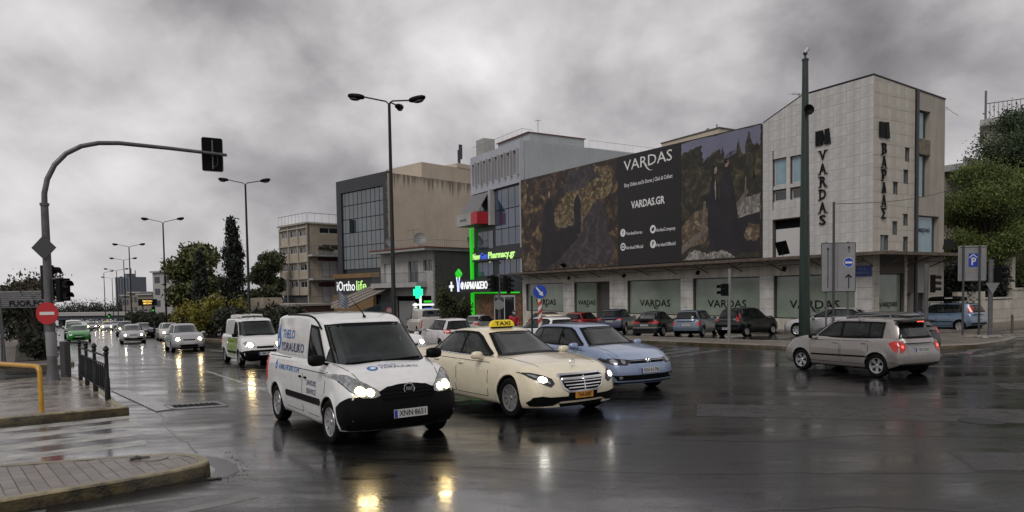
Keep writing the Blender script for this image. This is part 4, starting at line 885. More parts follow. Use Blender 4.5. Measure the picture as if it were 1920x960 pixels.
delivery_van(); taxi(); blue_hatch(); champagne_hatch(); blue_hatch_with_box(); small_van()
# oncoming traffic, nearest first
oncoming('city_car', 'paint_silver', 'small silver hatchback with both headlights blazing on the wet road', -18.82, 39.7, -56.7, 'head_lit', 'hatchback', scale=1.03, hy=(.44, .86), hh=.17, grille=(.34, .62, .68))
oncoming('saloon', 'paint_silver', 'silver saloon with twin kidney grille and blue tinted bumper', -30.15, 54.96, -59, 'head_cool', 'saloon_car', upd=dict(L=4.5, W=1.74, H=1.41, wb=2.73), grille=(.30, .62, .70), intake=(.7, .28, .44))
oncoming('hatch', 'paint_off_white', 'pale hatchback half hidden behind the small silver one', -28.83, 58.26, -59, 'head_lit', 'hatchback')
oncoming('suv', 'paint_graphite', 'dark estate with headlights on behind the silver saloon', -43.0, 77.0, -59, 'head_lit', 'estate_car')
oncoming('saloon', 'paint_graphite', 'dark unlit saloon right of the silver saloon', -36.5, 68.5, -59, None, 'saloon_car', upd=dict(L=4.5))
oncoming('hatch', 'paint_white', 'white cab with a roof sign and lights, far down the middle lane', -66.1, 113.0, -59, 'head_far', 'taxi', 'taxi', roof_sign=True)
oncoming('hatch', 'paint_green', 'bright green hatchback in the kerb lane', -38.4, 61.41, -59, None, 'hatchback', scale=-1.0, pz=.5)
oncoming('suv', 'paint_graphite', 'dark car following right behind the green hatchback', -46.5, 73.6, -59, None, 'estate_car')
oncoming('panel_van', 'paint_white', 'white van showing its roof above the cars behind the green hatchback', -53.6, 84.6, -59, None, 'delivery_van', 'van')
oncoming('hatch', 'paint_silver', 'distant silver car in the kerb lane past the white van', -74.0, 122.0, -59, 'head_far', 'hatchback')
oncoming('hatch', 'paint_dark_grey', 'farthest oncoming car, a pair of lights by the flyover', -84.5, 143.0, -59, 'head_far', 'hatchback')
oncoming('saloon', 'paint_silver', 'far silver car left of the white cab, lights on', -76.5, 133.5, -59, 'head_far', 'saloon_car')
oncoming('tall_van', 'paint_off_white', 'cream high roofed van behind the lime and white van', -17.2, 45.4, -57, None, 'delivery_van', 'van')
oncoming('hatch', 'paint_white', 'white hatchback with a lit headlamp seen between plumber van and taxi', -5.15, 28.9, -57, 'head_cool', 'hatchback', hh=.18)
# parked row, right to left
parked('city_car', 'paint_black', 'black hatchback with tall red tail lamps, right end of the parked row', 13.15, 38.75, 38, 'hatchback', upd=dict(L=4.03, W=1.72, H=1.53, wb=2.54, fo=.80, roof=[(.9, 1.30), (1.6, 1.47), (2.3, 1.54), (3.3, 1.52), (4.0, 1.43)], xr0=3.98, xr1=3.68), rear=dict(z=1.04, h=.40, y=(.67, .82), plate=(.45, 'YBK 8102'), m='tail_red'), bump=(.52, .66, 'black_plastic'), wheel=('cap', 7))
parked('small_hatch', 'paint_ice_blue', 'pale blue grey hatchback between the black hatchback and the dark saloon', 10.7, 40.25, 58, 'hatchback', rear=dict(z=.76, h=.26, y=(.76, .95), plate=(.68, 'YHK 4217')), wheel=('spoke', 6), bump=(.36, .50, 'paint_ice_blue'), mirror='black_plastic')
parked('saloon', 'paint_graphite', 'dark saloon with a wide red lamp band and chrome strip', 8.89, 41.95, 56, 'saloon_car', upd=dict(L=4.4, wb=2.65, W=1.72, H=1.42), rear=dict(z=.84, h=.15, y=(.30, .94), plate=(.68, 'YTM 5530')), rw=(.05, .88), rwm='windscreen', bump=(.50, .56, 'pale_steel'))
parked('suv', 'paint_navy', 'navy blue off roader third from the left of the parked row', 7.2, 47.0, 66, 'off_roader', rear=dict(z=.98, h=.13, y=(.55, .95), plate=(.84, 'IZE 2043')))
parked('hatch', 'paint_red', 'bright red hatchback in the parked row', 4.95, 47.6, 58, 'hatchback', rear=dict(z=.9, h=.2, y=(.8, .95), plate=(.55, 'YXP 310')))
parked('hatch', 'paint_black', 'black hatchback at the left end of the parked row behind the red one', 3.0, 53.4, 52, 'hatchback')
parked('saloon', 'paint_silver', 'silver white saloon parked side on behind the green mast', 16.3, 35.9, 141, 'saloon_car', upd=dict(L=4.26, W=1.68, H=1.395, wb=2.44), grp='cars near the corner', wheel=('cap', 7))
parked('hatch', 'paint_black', 'dark hatchback almost hidden behind the champagne one, red tail lamp showing', 11.95, 23.1, 110, 'hatchback', grp='cars near the corner', rear=dict(z=.98, h=.34, y=(.68, .82), plate=(.6, 'YIM 207')), rwm='windscreen')
parked('hatch', 'paint_white', 'white hatchback whose roof shows above the light blue hatchback', 1.45, 31.5, 118, 'hatchback', grp='cars driving away on the far carriageway', upd=dict(H=1.44))
# far carriageway
parked('city_car', 'paint_pearl', 'pearl white hatchback with a red tail lamp behind the taxi roof', -3.17, 33.5, 117.8, 'hatchback', upd=dict(L=3.6, W=1.66, H=1.5), rear=dict(z=.92, h=.19, y=(.55, .90), plate=None), grp='cars driving away on the far carriageway', rw=(.05, .84))
parked('saloon', 'paint_silver', 'silver saloon with dark sides in front of the pharmacy', -2.15, 50.36, 62, 'saloon_car', grp='cars driving away on the far carriageway', upd=dict(L=4.5), rw=(.05, .88))
parked('hatch', 'paint_cream', 'pale car right of the person in red', 2.05, 41.6, 110, 'hatchback', grp='cars driving away on the far carriageway', rwm='windscreen')
v = Car('delivery_van', 'grey box van with dark rear window behind the pearl hatchback', 'van', 'paint_off_white', fine=False, **shape('tall_van'))
v.wheels('cap', 6); v.screen('B', 'rear_window', .30, .84, 'car_glass', yb=.84, yt=.84); v.screen('F', 'windscreen', .03, .86, 'windscreen'); v.glaze([(1.2, 1.9)], (1.15, 1.95), a0=.36, a1=.2, b0=-3, b1=-3, hi=.8)
generic_rear(v, .85, .62, (.86, .965), (.62, 'NIB 8104')); generic_front(v, None); v.mirrors(1.15, 1.25, 'black_plastic', y=.86); v.place(-6.99, 54.88, 112)
# ------------------------------------------------------------------ ground, pavements, kerbs, markings
def sheet(name, poly, dz, m, g=1.5, kind='structure', parent=None, th=0.0, mk=None, inset=None):
    # a slab (or painted sheet) lying on the ground slope; th > 0 gives it a vertical edge
    v, f = fill2d(poly, g); mb = MB(); top = [pg(x, y, dz) for x, y in v]
    ff = []
    for q in f:
        a, b, c = (Vector((*v[i], 0)) for i in q[:3]); ff.append(q if (b-a).cross(c-a).z > 0 else q[::-1])
    mb.add(top, ff)
    if th:
        n = len(poly); A = 0.5*sum(poly[i][0]*poly[(i+1) % n][1]-poly[(i+1) % n][0]*poly[i][1] for i in range(n)); P = poly if A > 0 else poly[::-1]
        Q = []
        for i in range(n):
            a, b = P[i], P[(i+1) % n]; k = max(1, int(math.hypot(b[0]-a[0], b[1]-a[1])/g)); Q += [(a[0]+(b[0]-a[0])*j/k, a[1]+(b[1]-a[1])*j/k) for j in range(k)]
        o = mb.add([pg(x, y, dz) for x, y in Q]+[pg(x, y, dz-th) for x, y in Q], []); m_ = len(Q)
        for i in range(m_): j = (i+1) % m_; mb.f.append((o+m_+i, o+m_+j, o+j, o+i)); mb.mi.append(0)
    o = mb.build(name, m, parent, smooth=20)
    if kind and parent is None: o['kind'] = kind
    return o
def offset_poly(P, d):
    n = len(P); A = 0.5*sum(P[i][0]*P[(i+1) % n][1]-P[(i+1) % n][0]*P[i][1] for i in range(n)); sg = 1 if A > 0 else -1; out = []
    for i in range(n):
        a, b, c = Vector(P[i-1]), Vector(P[i]), Vector(P[(i+1) % n]); u = (b-a).normalized(); w = (c-b).normalized()
        n1 = Vector((-u.y, u.x))*sg; n2 = Vector((-w.y, w.x))*sg; m = (n1+n2); m = m/max(.35, m.dot(n1)) if m.length > 1e-6 else n1
        q = b+m*d; out.append((q.x, q.y))
    return out
def kerb(name, path, w, h, m, parent, closed=True, rough=0.0):
    # kerb stones along a path: outer face, worn top edge
    inner = offset_poly(path, w) if closed else None; mb = MB(); n = len(path); segs = n if closed else n-1
    O, I = [], []
    for i in range(segs):
        a, b = path[i], path[(i+1) % n]; ia, ib = inner[i], inner[(i+1) % n]; k = max(1, int(math.hypot(b[0]-a[0], b[1]-a[1])/.45))
        for j in range(k): q = j/k; O.append((a[0]+(b[0]-a[0])*q, a[1]+(b[1]-a[1])*q)); I.append((ia[0]+(ib[0]-ia[0])*q, ia[1]+(ib[1]-ia[1])*q))
    N_ = len(O); V = []
    for (x, y), (u, v_) in zip(O, I):
        e = random.uniform(-rough, rough); dx, dy = (u-x), (v_-y)
        V += [pg(x-dx*.06, y-dy*.06, -.05), pg(x-dx*.03+dx*e, y-dy*.03+dy*e, h*.84), pg(x+dx*.09+dx*e*.5, y+dy*.09+dy*e*.5, h+e*.12), pg(u, v_, h+e*.08), pg(u, v_, -.02)]
    F = []; MI = []
    for i in range(N_):
        j = (i+1) % N_
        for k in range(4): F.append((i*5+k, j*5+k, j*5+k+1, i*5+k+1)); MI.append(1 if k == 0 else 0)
    A = 0.5*sum(O[i][0]*O[(i+1) % N_][1]-O[(i+1) % N_][0]*O[i][1] for i in range(N_))
    if A < 0: F = [q[::-1] for q in F]
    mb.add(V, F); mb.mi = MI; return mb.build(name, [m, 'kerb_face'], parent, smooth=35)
P_ = lambda L: [xy(s, t) for s, t in L]

# the ground: one sheet to the horizon
ss = [-700, -300, -120, -60, -30, -15, -5] + [round(-2+.75*i, 2) for i in range(60)] + [45+3*i for i in range(20)] + [110+12*i for i in range(20)] + [360, 450, 600, 900, 1500]
tt = [-900, -400, -200, -100, -60, -40, -30, -20, -14] + [-10+2*i for i in range(33)] + [60, 70, 85, 100, 140, 200, 400, 900]
mb = MB()
for s_ in ss:
    for t_ in tt: x, y = xy(s_, t_); mb.v.append((x, y, ground(x, y)))
nt_ = len(tt)
for i in range(len(ss)-1):
    for j in range(nt_-1): mb.f.append((i*nt_+j, i*nt_+j+1, (i+1)*nt_+j+1, (i+1)*nt_+j)); mb.mi.append(0)
mb.f = [q[::-1] for q in mb.f]
road = mb.build('road', ROAD, smooth=30, kind='structure')

# near traffic island with paving stones and a yellow kerb
ISL = [(-7.9, 5.6), (-5.42, 7.21), (-4.67, 7.85), (-4.13, 8.37), (-3.93, 8.62), (-3.90, 8.80), (-4.02, 9.02), (-4.27, 9.26), (-4.64, 9.43), (-5.6, 9.21), (-6.66, 8.89), (-9.3, 8.15), (-9.9, 7.0)]
isl = sheet('traffic_island', offset_poly(ISL, .07), .135, 'mortar', .5, th=.12)
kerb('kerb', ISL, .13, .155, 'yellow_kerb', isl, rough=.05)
tile = MB(); tile.box(-.066, .066, -.119, .119, -.03, .0)
tv = [Vector(v) for v in tile.v]; tm = MB()
tm.v = [(-.066, -.119, -.03), (.066, -.119, -.03), (.066, .119, -.03), (-.066, .119, -.03), (-.066, -.119, -.004), (.066, -.119, -.004), (.066, .119, -.004), (-.066, .119, -.004), (-.061, -.114, 0), (.061, -.114, 0), (.061, .114, 0), (-.061, .114, 0)]
tm.f = [(0, 1, 5, 4), (1, 2, 6, 5), (2, 3, 7, 6), (3, 0, 4, 7), (4, 5, 9, 8), (5, 6, 10, 9), (6, 7, 11, 10), (7, 4, 8, 11), (8, 9, 10, 11)]; tm.mi = [0]*9
tme = bpy.data.meshes.new('paving_stone'); tme.from_pydata(tm.v, [], tm.f); tme.materials.append(MATS['paving'])
INN = offset_poly(ISL, .135); a_ = math.atan2(7.85-7.21, 5.42-4.67); ca, sa = math.cos(a_), math.sin(a_); cnt = 0
A_ = 0.5*sum(INN[i][0]*INN[(i+1) % len(INN)][1]-INN[(i+1) % len(INN)][0]*INN[i][1] for i in range(len(INN)))
def clip_half(poly, p, q):
    # keep the side of edge p-q that lies inside the (convex) island
    sg = 1 if A_ > 0 else -1; f = lambda v: sg*((q[0]-p[0])*(v[1]-p[1])-(q[1]-p[1])*(v[0]-p[0])); out = []
    for i in range(len(poly)):
        a, b = poly[i-1], poly[i]; da, db = f(a), f(b)
        if (da >= 0) != (db >= 0): t = da/(da-db); out.append((a[0]+(b[0]-a[0])*t, a[1]+(b[1]-a[1])*t))
        if db >= 0: out.append(b)
    return out
for i in range(-20, 16):
    for j in range(-9, 12):
        lx, ly = i*.137, j*.243; x, y = -5.0+ca*lx-sa*ly, 8.4+sa*lx+ca*ly
        if x < -7.0: continue
        C4 = [(x+ca*u-sa*w, y+sa*u+ca*w) for u, w in ((-.066, -.119), (.066, -.119), (.066, .119), (-.066, .119))]
        if all(inside(c, INN) for c in C4): me_, rz_ = tme, a_+random.uniform(-.008, .008)
        else:
            P = C4
            for k in range(len(INN)):
                if len(P) >= 3: P = clip_half(P, INN[k], INN[(k+1) % len(INN)])
            if len(P) < 3 or abs(0.5*sum(P[k][0]*P[(k+1) % len(P)][1]-P[(k+1) % len(P)][0]*P[k][1] for k in range(len(P)))) < .003: continue
            mb = MB(); mb.extr([(p[0]-x, p[1]-y, -.03) for p in P], (0, 0, .03)); me_ = bpy.data.meshes.new('paving_stone'); me_.from_pydata(mb.v, [], mb.f); me_.materials.append(MATS['paving']); rz_ = 0.0
        link_mesh('paving_stone', me_, isl, (x, y, ground(x, y)+.150+random.uniform(-.0025, .0025)), (random.uniform(-.012, .012), random.uniform(-.012, .012), rz_)); cnt += 1
mb = MB(); q = pg(-4.74, 9.06, .158); mb.disc(q+Vector((0, 0, .006)), (1, .15, 0), (-.15, 1, 0), .16, .02, 18); mb.build('drain_lid', 'grey_kerb', isl, smooth=30)
tube_ = MB(); tube_.tube([pg(-5.02, 8.98, .165), pg(-4.95, 9.0, .185), pg(-4.88, 9.02, .17), pg(-4.80, 9.05, .175)], [.02, .028, .022, .012], 6); tag(tube_.build('twig', 'mortar'), 'short dark twig lying on the paved island beside the drain lid', 'twig')

# near pavement corner: wet concrete behind a low yellow kerb
PAD = P_([(16.3, .52), (16.9, .40), (17.9, .32), (19.4, .22), (22.5, -.10), (25.0, -.42), (27.2, -.72), (27.0, -1.6), (25.6, -3.4), (23.5, -6.5), (17.2, -6.5), (16.28, -1.6)])
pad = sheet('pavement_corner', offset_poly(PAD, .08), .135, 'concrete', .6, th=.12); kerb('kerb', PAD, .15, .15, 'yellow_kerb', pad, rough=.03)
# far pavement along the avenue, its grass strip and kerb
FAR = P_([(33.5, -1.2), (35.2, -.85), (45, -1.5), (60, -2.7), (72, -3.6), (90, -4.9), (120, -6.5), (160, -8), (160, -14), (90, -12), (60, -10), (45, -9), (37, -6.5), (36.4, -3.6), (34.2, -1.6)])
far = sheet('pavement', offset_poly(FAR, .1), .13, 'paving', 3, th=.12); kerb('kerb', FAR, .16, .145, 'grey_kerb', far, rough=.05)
VERGE = P_([(38.5, -2.0), (45, -2.3), (60, -3.5), (90, -5.6), (120, -7.2), (120, -8.2), (90, -6.9), (60, -4.9), (45, -3.7), (38.5, -3.2)])
mat('soil', (0.035, 0.03, 0.02), 0.9, var=.4, vscale=3, bump=.6, bscale=10); sheet('planting_strip', VERGE, .15, 'soil', 2)
# median of the avenue
MED = P_([(27.5, 11.4), (30, 10.6), (45, 9.0), (60, 7.4), (81, 5.2), (110, 3.4), (165, 2.6), (220, 2.4), (220, 4.2), (165, 4.6), (110, 5.2), (81, 7.6), (60, 11.2), (45, 12.6), (30, 13.2), (27.5, 12.6)])
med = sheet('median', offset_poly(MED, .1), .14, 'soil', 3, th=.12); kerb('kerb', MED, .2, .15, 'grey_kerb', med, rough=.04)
# far side: corner island and footway before the shop
COR = P_([(58, 22.6), (40, 22.9), (28.4, 23.2), (17.7, 23.1), (15.0, 24.6), (13.5, 26.1), (12.95, 27.6), (13.1, 30), (13.7, 32.4), (14.3, 33.6), (15.6, 34.6), (17.0, 34.2), (17.4, 33.0), (17.3, 28.0), (18.5, 26.6), (21, 25.9), (40, 25.6), (58, 25.4)])
mat('worn_paving', (0.17, 0.145, 0.12), .42, var=.3, vscale=1.5, bump=.3, bscale=20, rvar=.2)
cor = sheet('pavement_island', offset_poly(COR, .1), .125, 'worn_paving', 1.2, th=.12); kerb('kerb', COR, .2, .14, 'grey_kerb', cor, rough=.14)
SHOP = P_([(68.5, 33.2), (19.2, 33.6), (18.2, 34.6), (17.9, 38), (17.9, 70), (26, 70), (26, 37.5), (68.5, 36.5)])
shop = sheet('footway', SHOP, .12, 'worn_paving', 2, th=.14)
# puddle at the tip of the island, in broken asphalt
PUD = [(-3.99, 8.28), (-3.72, 8.42), (-3.58, 8.62), (-3.56, 8.9), (-3.72, 9.2), (-3.95, 9.5), (-4.2, 9.72), (-4.42, 9.86), (-4.36, 9.6), (-4.16, 9.34), (-3.94, 9.06), (-3.86, 8.8), (-3.90, 8.55)]
sheet('puddle', PUD, .003, 'puddle', .2, th=.008)
mb = MB(); P = [(-3.55, 8.45), (-3.45, 8.7), (-3.50, 9.0), (-3.68, 9.3), (-3.92, 9.62), (-4.15, 9.95), (-4.45, 10.3)]
for k in range(70):
    q = random.random()*5.999; i = int(q); a, b = P[i], P[i+1]; u = q-i; x = a[0]+(b[0]-a[0])*u+random.gauss(0, .05); y = a[1]+(b[1]-a[1])*u+random.gauss(0, .05); r = random.uniform(.003, .008)
    mb.ell(pg(x, y, r*.2), (r*1.3, r, r*.6), 6, 4)
mat('crumb', (.012, .011, .010), .9, spec=.15); crumbs = mb.build('asphalt_crumbs', 'crumb'); crumbs['kind'] = 'stuff'
mb = MB(); mb.ell(pg(-3.74, 8.48, .012), (.07, .03, .015), 7, 5); mb.ell(pg(-3.66, 8.50, .012), (.04, .02, .015), 7, 5); tag(mb.build('dead_leaf', 'mortar'), 'dark dead leaf floating at the edge of the puddle', 'leaf')
# zebra between pavement corner and island, worn
def stripe(pts, m='white_paint_line', name='road_marking', dz=.0022): return sheet(name, pts, dz, m, .3, parent=None, th=.006)
def worn(a, b, w):
    # a painted bar with frayed edges from a to b
    A, B = Vector(a), Vector(b); d = (B-A).normalized(); n = Vector((-d.y, d.x)); L_ = (B-A).length; up, dn = [], []; k = max(3, int(L_/.35))
    for i in range(k+1):
        q = A+d*(L_*i/k); up.append(tuple(q+n*(w/2+random.uniform(-.03, .015)))); dn.append(tuple(q-n*(w/2+random.uniform(-.03, .015))))
    return up+dn[::-1]
for s0, s1, w in ((15.45, 15.7, .52), (14.4, 14.7, .62), (13.3, 13.55, .62), (12.3, 12.45, .5)):
    stripe(worn(xy(s0, -2.6), xy(s1, .62), w))
for a, b, w in (((-6.2, 6.6), (-5.0, 7.3), .14), ((-4.9, 7.1), (-3.6, 7.75), .16), ((-3.7, 7.0), (-2.9, 7.7), .18)): stripe(worn(a, b, w), 'faded_line')
# concrete gutter strip and drain grate at the mouth of the slip road
mat('wet_concrete', (0.21, 0.21, 0.21), .22, var=.3, vscale=4, bump=.2, bscale=30, rvar=.1)
sheet('gutter_slab', P_([(21.6, .30), (21.5, .68), (16.3, 1.42), (16.15, 1.02)]), .02, 'wet_concrete', .5, th=.02)
GA, GB, GC, GD = (-7.30, 14.66), (-6.22, 14.98), (-6.72, 15.62), (-7.75, 15.28)
fr = thing('drain_grate', 'dark iron drain grate set in the road beside the gutter slab', 'drain grate', pg(-7.0, 15.13, 0))
def rel(x, y, dz): p = pg(x, y, dz); return (p.x-fr.location.x, p.y-fr.location.y, p.z-fr.location.z)
mb = MB()
for a, b in ((GA, GB), (GB, GC), (GC, GD), (GD, GA)): mb.tube([rel(*a, .006), rel(*b, .006)], .03, 4)
mb.build('frame', 'pale_steel', fr); mb = MB(); mb.add([rel(*q, .002) for q in (GA, GB, GC, GD)], [(0, 1, 2, 3)]); mb.build('pit', 'under', fr)
for k in range(1, 10):
    q = k/10; a = (GA[0]+(GB[0]-GA[0])*q, GA[1]+(GB[1]-GA[1])*q); b = (GD[0]+(GC[0]-GD[0])*q, GD[1]+(GC[1]-GD[1])*q); mb = MB(); mb.tube([rel(*a, .008), rel(*b, .008)], .014, 4); mb.build('grate_bar', 'black_metal', fr)
# lane lines, far zebra, stop lines
for a, b, w in (((26.8, 3.3), (17.6, 3.75), .13), ((40, 2.6), (33, 3.0), .12), ((55, 1.6), (48, 2.1), .12), ((31, 6.4), (24, 6.9), .12), ((47, 5.3), (39, 5.9), .12), ((64, 4.0), (56, 4.6), .12), ((24, -.1), (60, -2.1), .1)): stripe(worn(xy(*a), xy(*b), w))
for k in range(5): stripe(worn(xy(21.6-k*.95, 15.4), xy(23.4-k*1.0, 21.2), .40), 'faded_line')
for k in range(5): stripe(worn(xy(12.1-k*.9, 23.6+k*.2), xy(12.6-k*.95, 27.4+k*.2), .42), 'faded_line')
stripe(worn((9.6, 19.9), (14.6, 18.6), .12), 'faded_line'); stripe(worn((14.6, 18.6), (19.5, 17.6), .12), 'faded_line')
stripe(worn(xy(27, 8.5), xy(27.5, 21.5), .3))

# repairs and wear in the carriageway: patches with tar seams, cracks, a manhole
mat('patch', (0.014, 0.0135, 0.013), .30, var=.3, vscale=3, bump=.3, bscale=45, rvar=.14); mat('tar', (.004, .004, .004), .25)
def seam(pts, w=.025):
    L_ = []
    for a, b in zip(pts[:-1], pts[1:]):
        n = max(2, int(math.hypot(b[0]-a[0], b[1]-a[1])/.3)); L_ += [(a[0]+(b[0]-a[0])*k/n+random.gauss(0, .02), a[1]+(b[1]-a[1])*k/n+random.gauss(0, .02)) for k in range(n)]
    L_.append(pts[-1]); mb = MB(); V = []
    for i, p in enumerate(L_):
        q = Vector(L_[min(i+1, len(L_)-1)])-Vector(L_[max(i-1, 0)]); q = Vector((-q.y, q.x)).normalized()*w*random.uniform(.5, 1.2); V += [pg(p[0]+q.x, p[1]+q.y, .0016), pg(p[0]-q.x, p[1]-q.y, .0016)]
    mb.add(V, [(2*i, 2*i+1, 2*i+3, 2*i+2) for i in range(len(L_)-1)]); return mb.build('crack', 'tar', road)
for P in ([(3.2, 12.2), (9.5, 10.6), (9.9, 12.0), (3.6, 13.6)], [(5.5, 8.2), (12.5, 7.0), (12.8, 7.9), (5.8, 9.2)], [(10.5, 14.6), (19, 12.8), (19.2, 13.8), (10.8, 15.7)]):
    sheet('road_patch', P, .0008, 'patch', .8, parent=road, th=.004); seam(P+[P[0]], .022)
for P in ([(-7.26, 14.15), (-6.2, 12.3), (-5.2, 10.9), (-4.63, 10.04)], [(-2.2, 9.2), (1.8, 8.3), (6.5, 8.0), (12, 6.6)], [(.5, 6.6), (3.5, 6.9), (6.5, 6.1)], [(4.5, 15.4), (9.5, 14.2), (14, 13.9)], [(-5.6, 17.5), (-4.2, 15.2), (-3.8, 13.5)], [(1.5, 10.5), (3.8, 9.9), (5.2, 10.3), (8.5, 9.6)]): seam(P, .016)
mb = MB(); mb.disc(pg(7.6, 11.2, .006), (1, 0, 0), (0, 1, 0), .32, .012, 26); mh = mb.build('manhole_cover', 'black_metal', road, smooth=30)
# ------------------------------------------------------------------ buildings
mat('marble', (0.52, 0.505, 0.485), .45, var=.24, vscale=.9, streak=.28, bump=.12, bscale=14, rnd=.05)
mat('marble_warm', (0.47, 0.435, 0.375), .5, var=.16, vscale=1.1, streak=.30, bump=.12, bscale=14, rnd=.05)
mat('joint', (0.11, 0.10, 0.09), .9, spec=.1)
mat('render_warm', (0.36, 0.325, 0.28), .7, var=.10, vscale=.6, streak=.22, bump=.1, bscale=30)
mat('render_beige', (0.50, 0.425, 0.335), .8, var=.10, vscale=.35, streak=.10, bump=.1, bscale=30)
def drips(key, top, depth):
    # rain stains running down from the parapet
    m = MATS[key].copy(); nt = m.node_tree; N = nt.nodes; L = nt.links; b = N['Principled BSDF']; src = b.inputs['Base Color'].links[0].from_socket
    tc = N.new('ShaderNodeTexCoord'); sp = N.new('ShaderNodeSeparateXYZ'); L.new(tc.outputs['Object'], sp.inputs[0]); mr = N.new('ShaderNodeMapRange'); mr.inputs[1].default_value = top-depth; mr.inputs[2].default_value = top; L.new(sp.outputs[2], mr.inputs[0])
    mp = N.new('ShaderNodeMapping'); mp.inputs['Scale'].default_value = (2.6, 2.6, .10); L.new(tc.outputs['Object'], mp.inputs[0]); n = N.new('ShaderNodeTexNoise'); n.inputs['Scale'].default_value = 1.0; n.inputs['Detail'].default_value = 6; L.new(mp.outputs[0], n.inputs[0])
    ad = N.new('ShaderNodeMath'); ad.operation = 'ADD'; L.new(n.outputs[0], ad.inputs[0]); ml = N.new('ShaderNodeMath'); ml.operation = 'MULTIPLY'; L.new(mr.outputs[0], ml.inputs[0]); ml.inputs[1].default_value = .40; L.new(ml.outputs[0], ad.inputs[1])
    m2 = N.new('ShaderNodeMapRange'); m2.inputs[1].default_value = .74; m2.inputs[2].default_value = .90; m2.inputs[3].default_value = 1; m2.inputs[4].default_value = .38; L.new(ad.outputs[0], m2.inputs[0])
    mx = N.new('ShaderNodeMix'); mx.data_type = 'RGBA'; mx.blend_type = 'MULTIPLY'; mx.inputs[0].default_value = 1; L.new(src, mx.inputs[6]); L.new(m2.outputs[0], mx.inputs[7]); L.new(mx.outputs[2], b.inputs['Base Color']); MATS[key+'_drips'] = m
drips('render_beige', 19.1, 3.2)
mat('render_grey', (0.36, 0.385, 0.40), .7, var=.07, vscale=.4, streak=.10, bump=.08, bscale=30)
mat('render_lilac', (0.40, 0.41, 0.46), .7, var=.06, vscale=.5, streak=.12, bump=.08, bscale=30)
mat('render_cream', (0.40, 0.345, 0.27), .8, var=.12, vscale=.7, streak=.25, bump=.1, bscale=30)
mat('render_dark', (0.070, 0.068, 0.064), .8, var=.15, vscale=.5, streak=.2)
mat('render_white', (0.36, 0.355, 0.345), .7, var=.1, vscale=1, streak=.2)
mat('roof_felt', (0.10, 0.10, 0.10), .8, var=.2, vscale=1); mat('roof_tile', (0.17, 0.06, 0.045), .7, var=.3, vscale=3)
mat('dark_clad', (0.022, 0.022, 0.027), .4, var=.15, vscale=1); mat('mullion', (0.02, 0.023, 0.028), .4)
mat('pane_sky', (0.055, 0.075, 0.085), .05, ior=2.1, rnd=.25); mat('pane_dark', (0.015, 0.02, 0.025), .06, ior=1.8, rnd=.3); mat('pane_blue', (0.035, 0.055, 0.10), .05, ior=2.0, rnd=.25)
mat('pane_teal', (0.22, 0.33, 0.38), .12, ior=1.6, var=.15, vscale=1.2, streak=.15); mat('pane_green', (0.21, 0.25, 0.205), .10, ior=1.6, var=.14, vscale=.8)
mat('frame_white', (0.5, 0.49, 0.48), .5); mat('frame_grey', (0.2, 0.2, 0.2), .5); mat('awning_cloth', (0.22, 0.19, 0.155), .8, var=.15, vscale=2); mat('brown_clad', (0.19, 0.115, 0.05), .6, var=.15, vscale=1)
mat('led_green', (0.02, .4, .02), .4, emit=(.015, .60, .015), estr=.6); mat('led_white', (.7, .7, .7), .4, emit=(.95, 1, .98), estr=.6); mat('led_lime', (.4, .6, .2), .4, emit=(.45, .8, .22), estr=.85); mat('led_blue', (.05, .1, .5), .4, emit=(.05, .12, .85), estr=.5); mat('led_cross', (0, .4, .2), .4, emit=(.02, .95, .42), estr=1.1); mat('led_amber', (.6, .4, .1), .4, emit=(1, .62, .12), estr=2.2); mat('sign_red', (.40, .018, .03), .4)
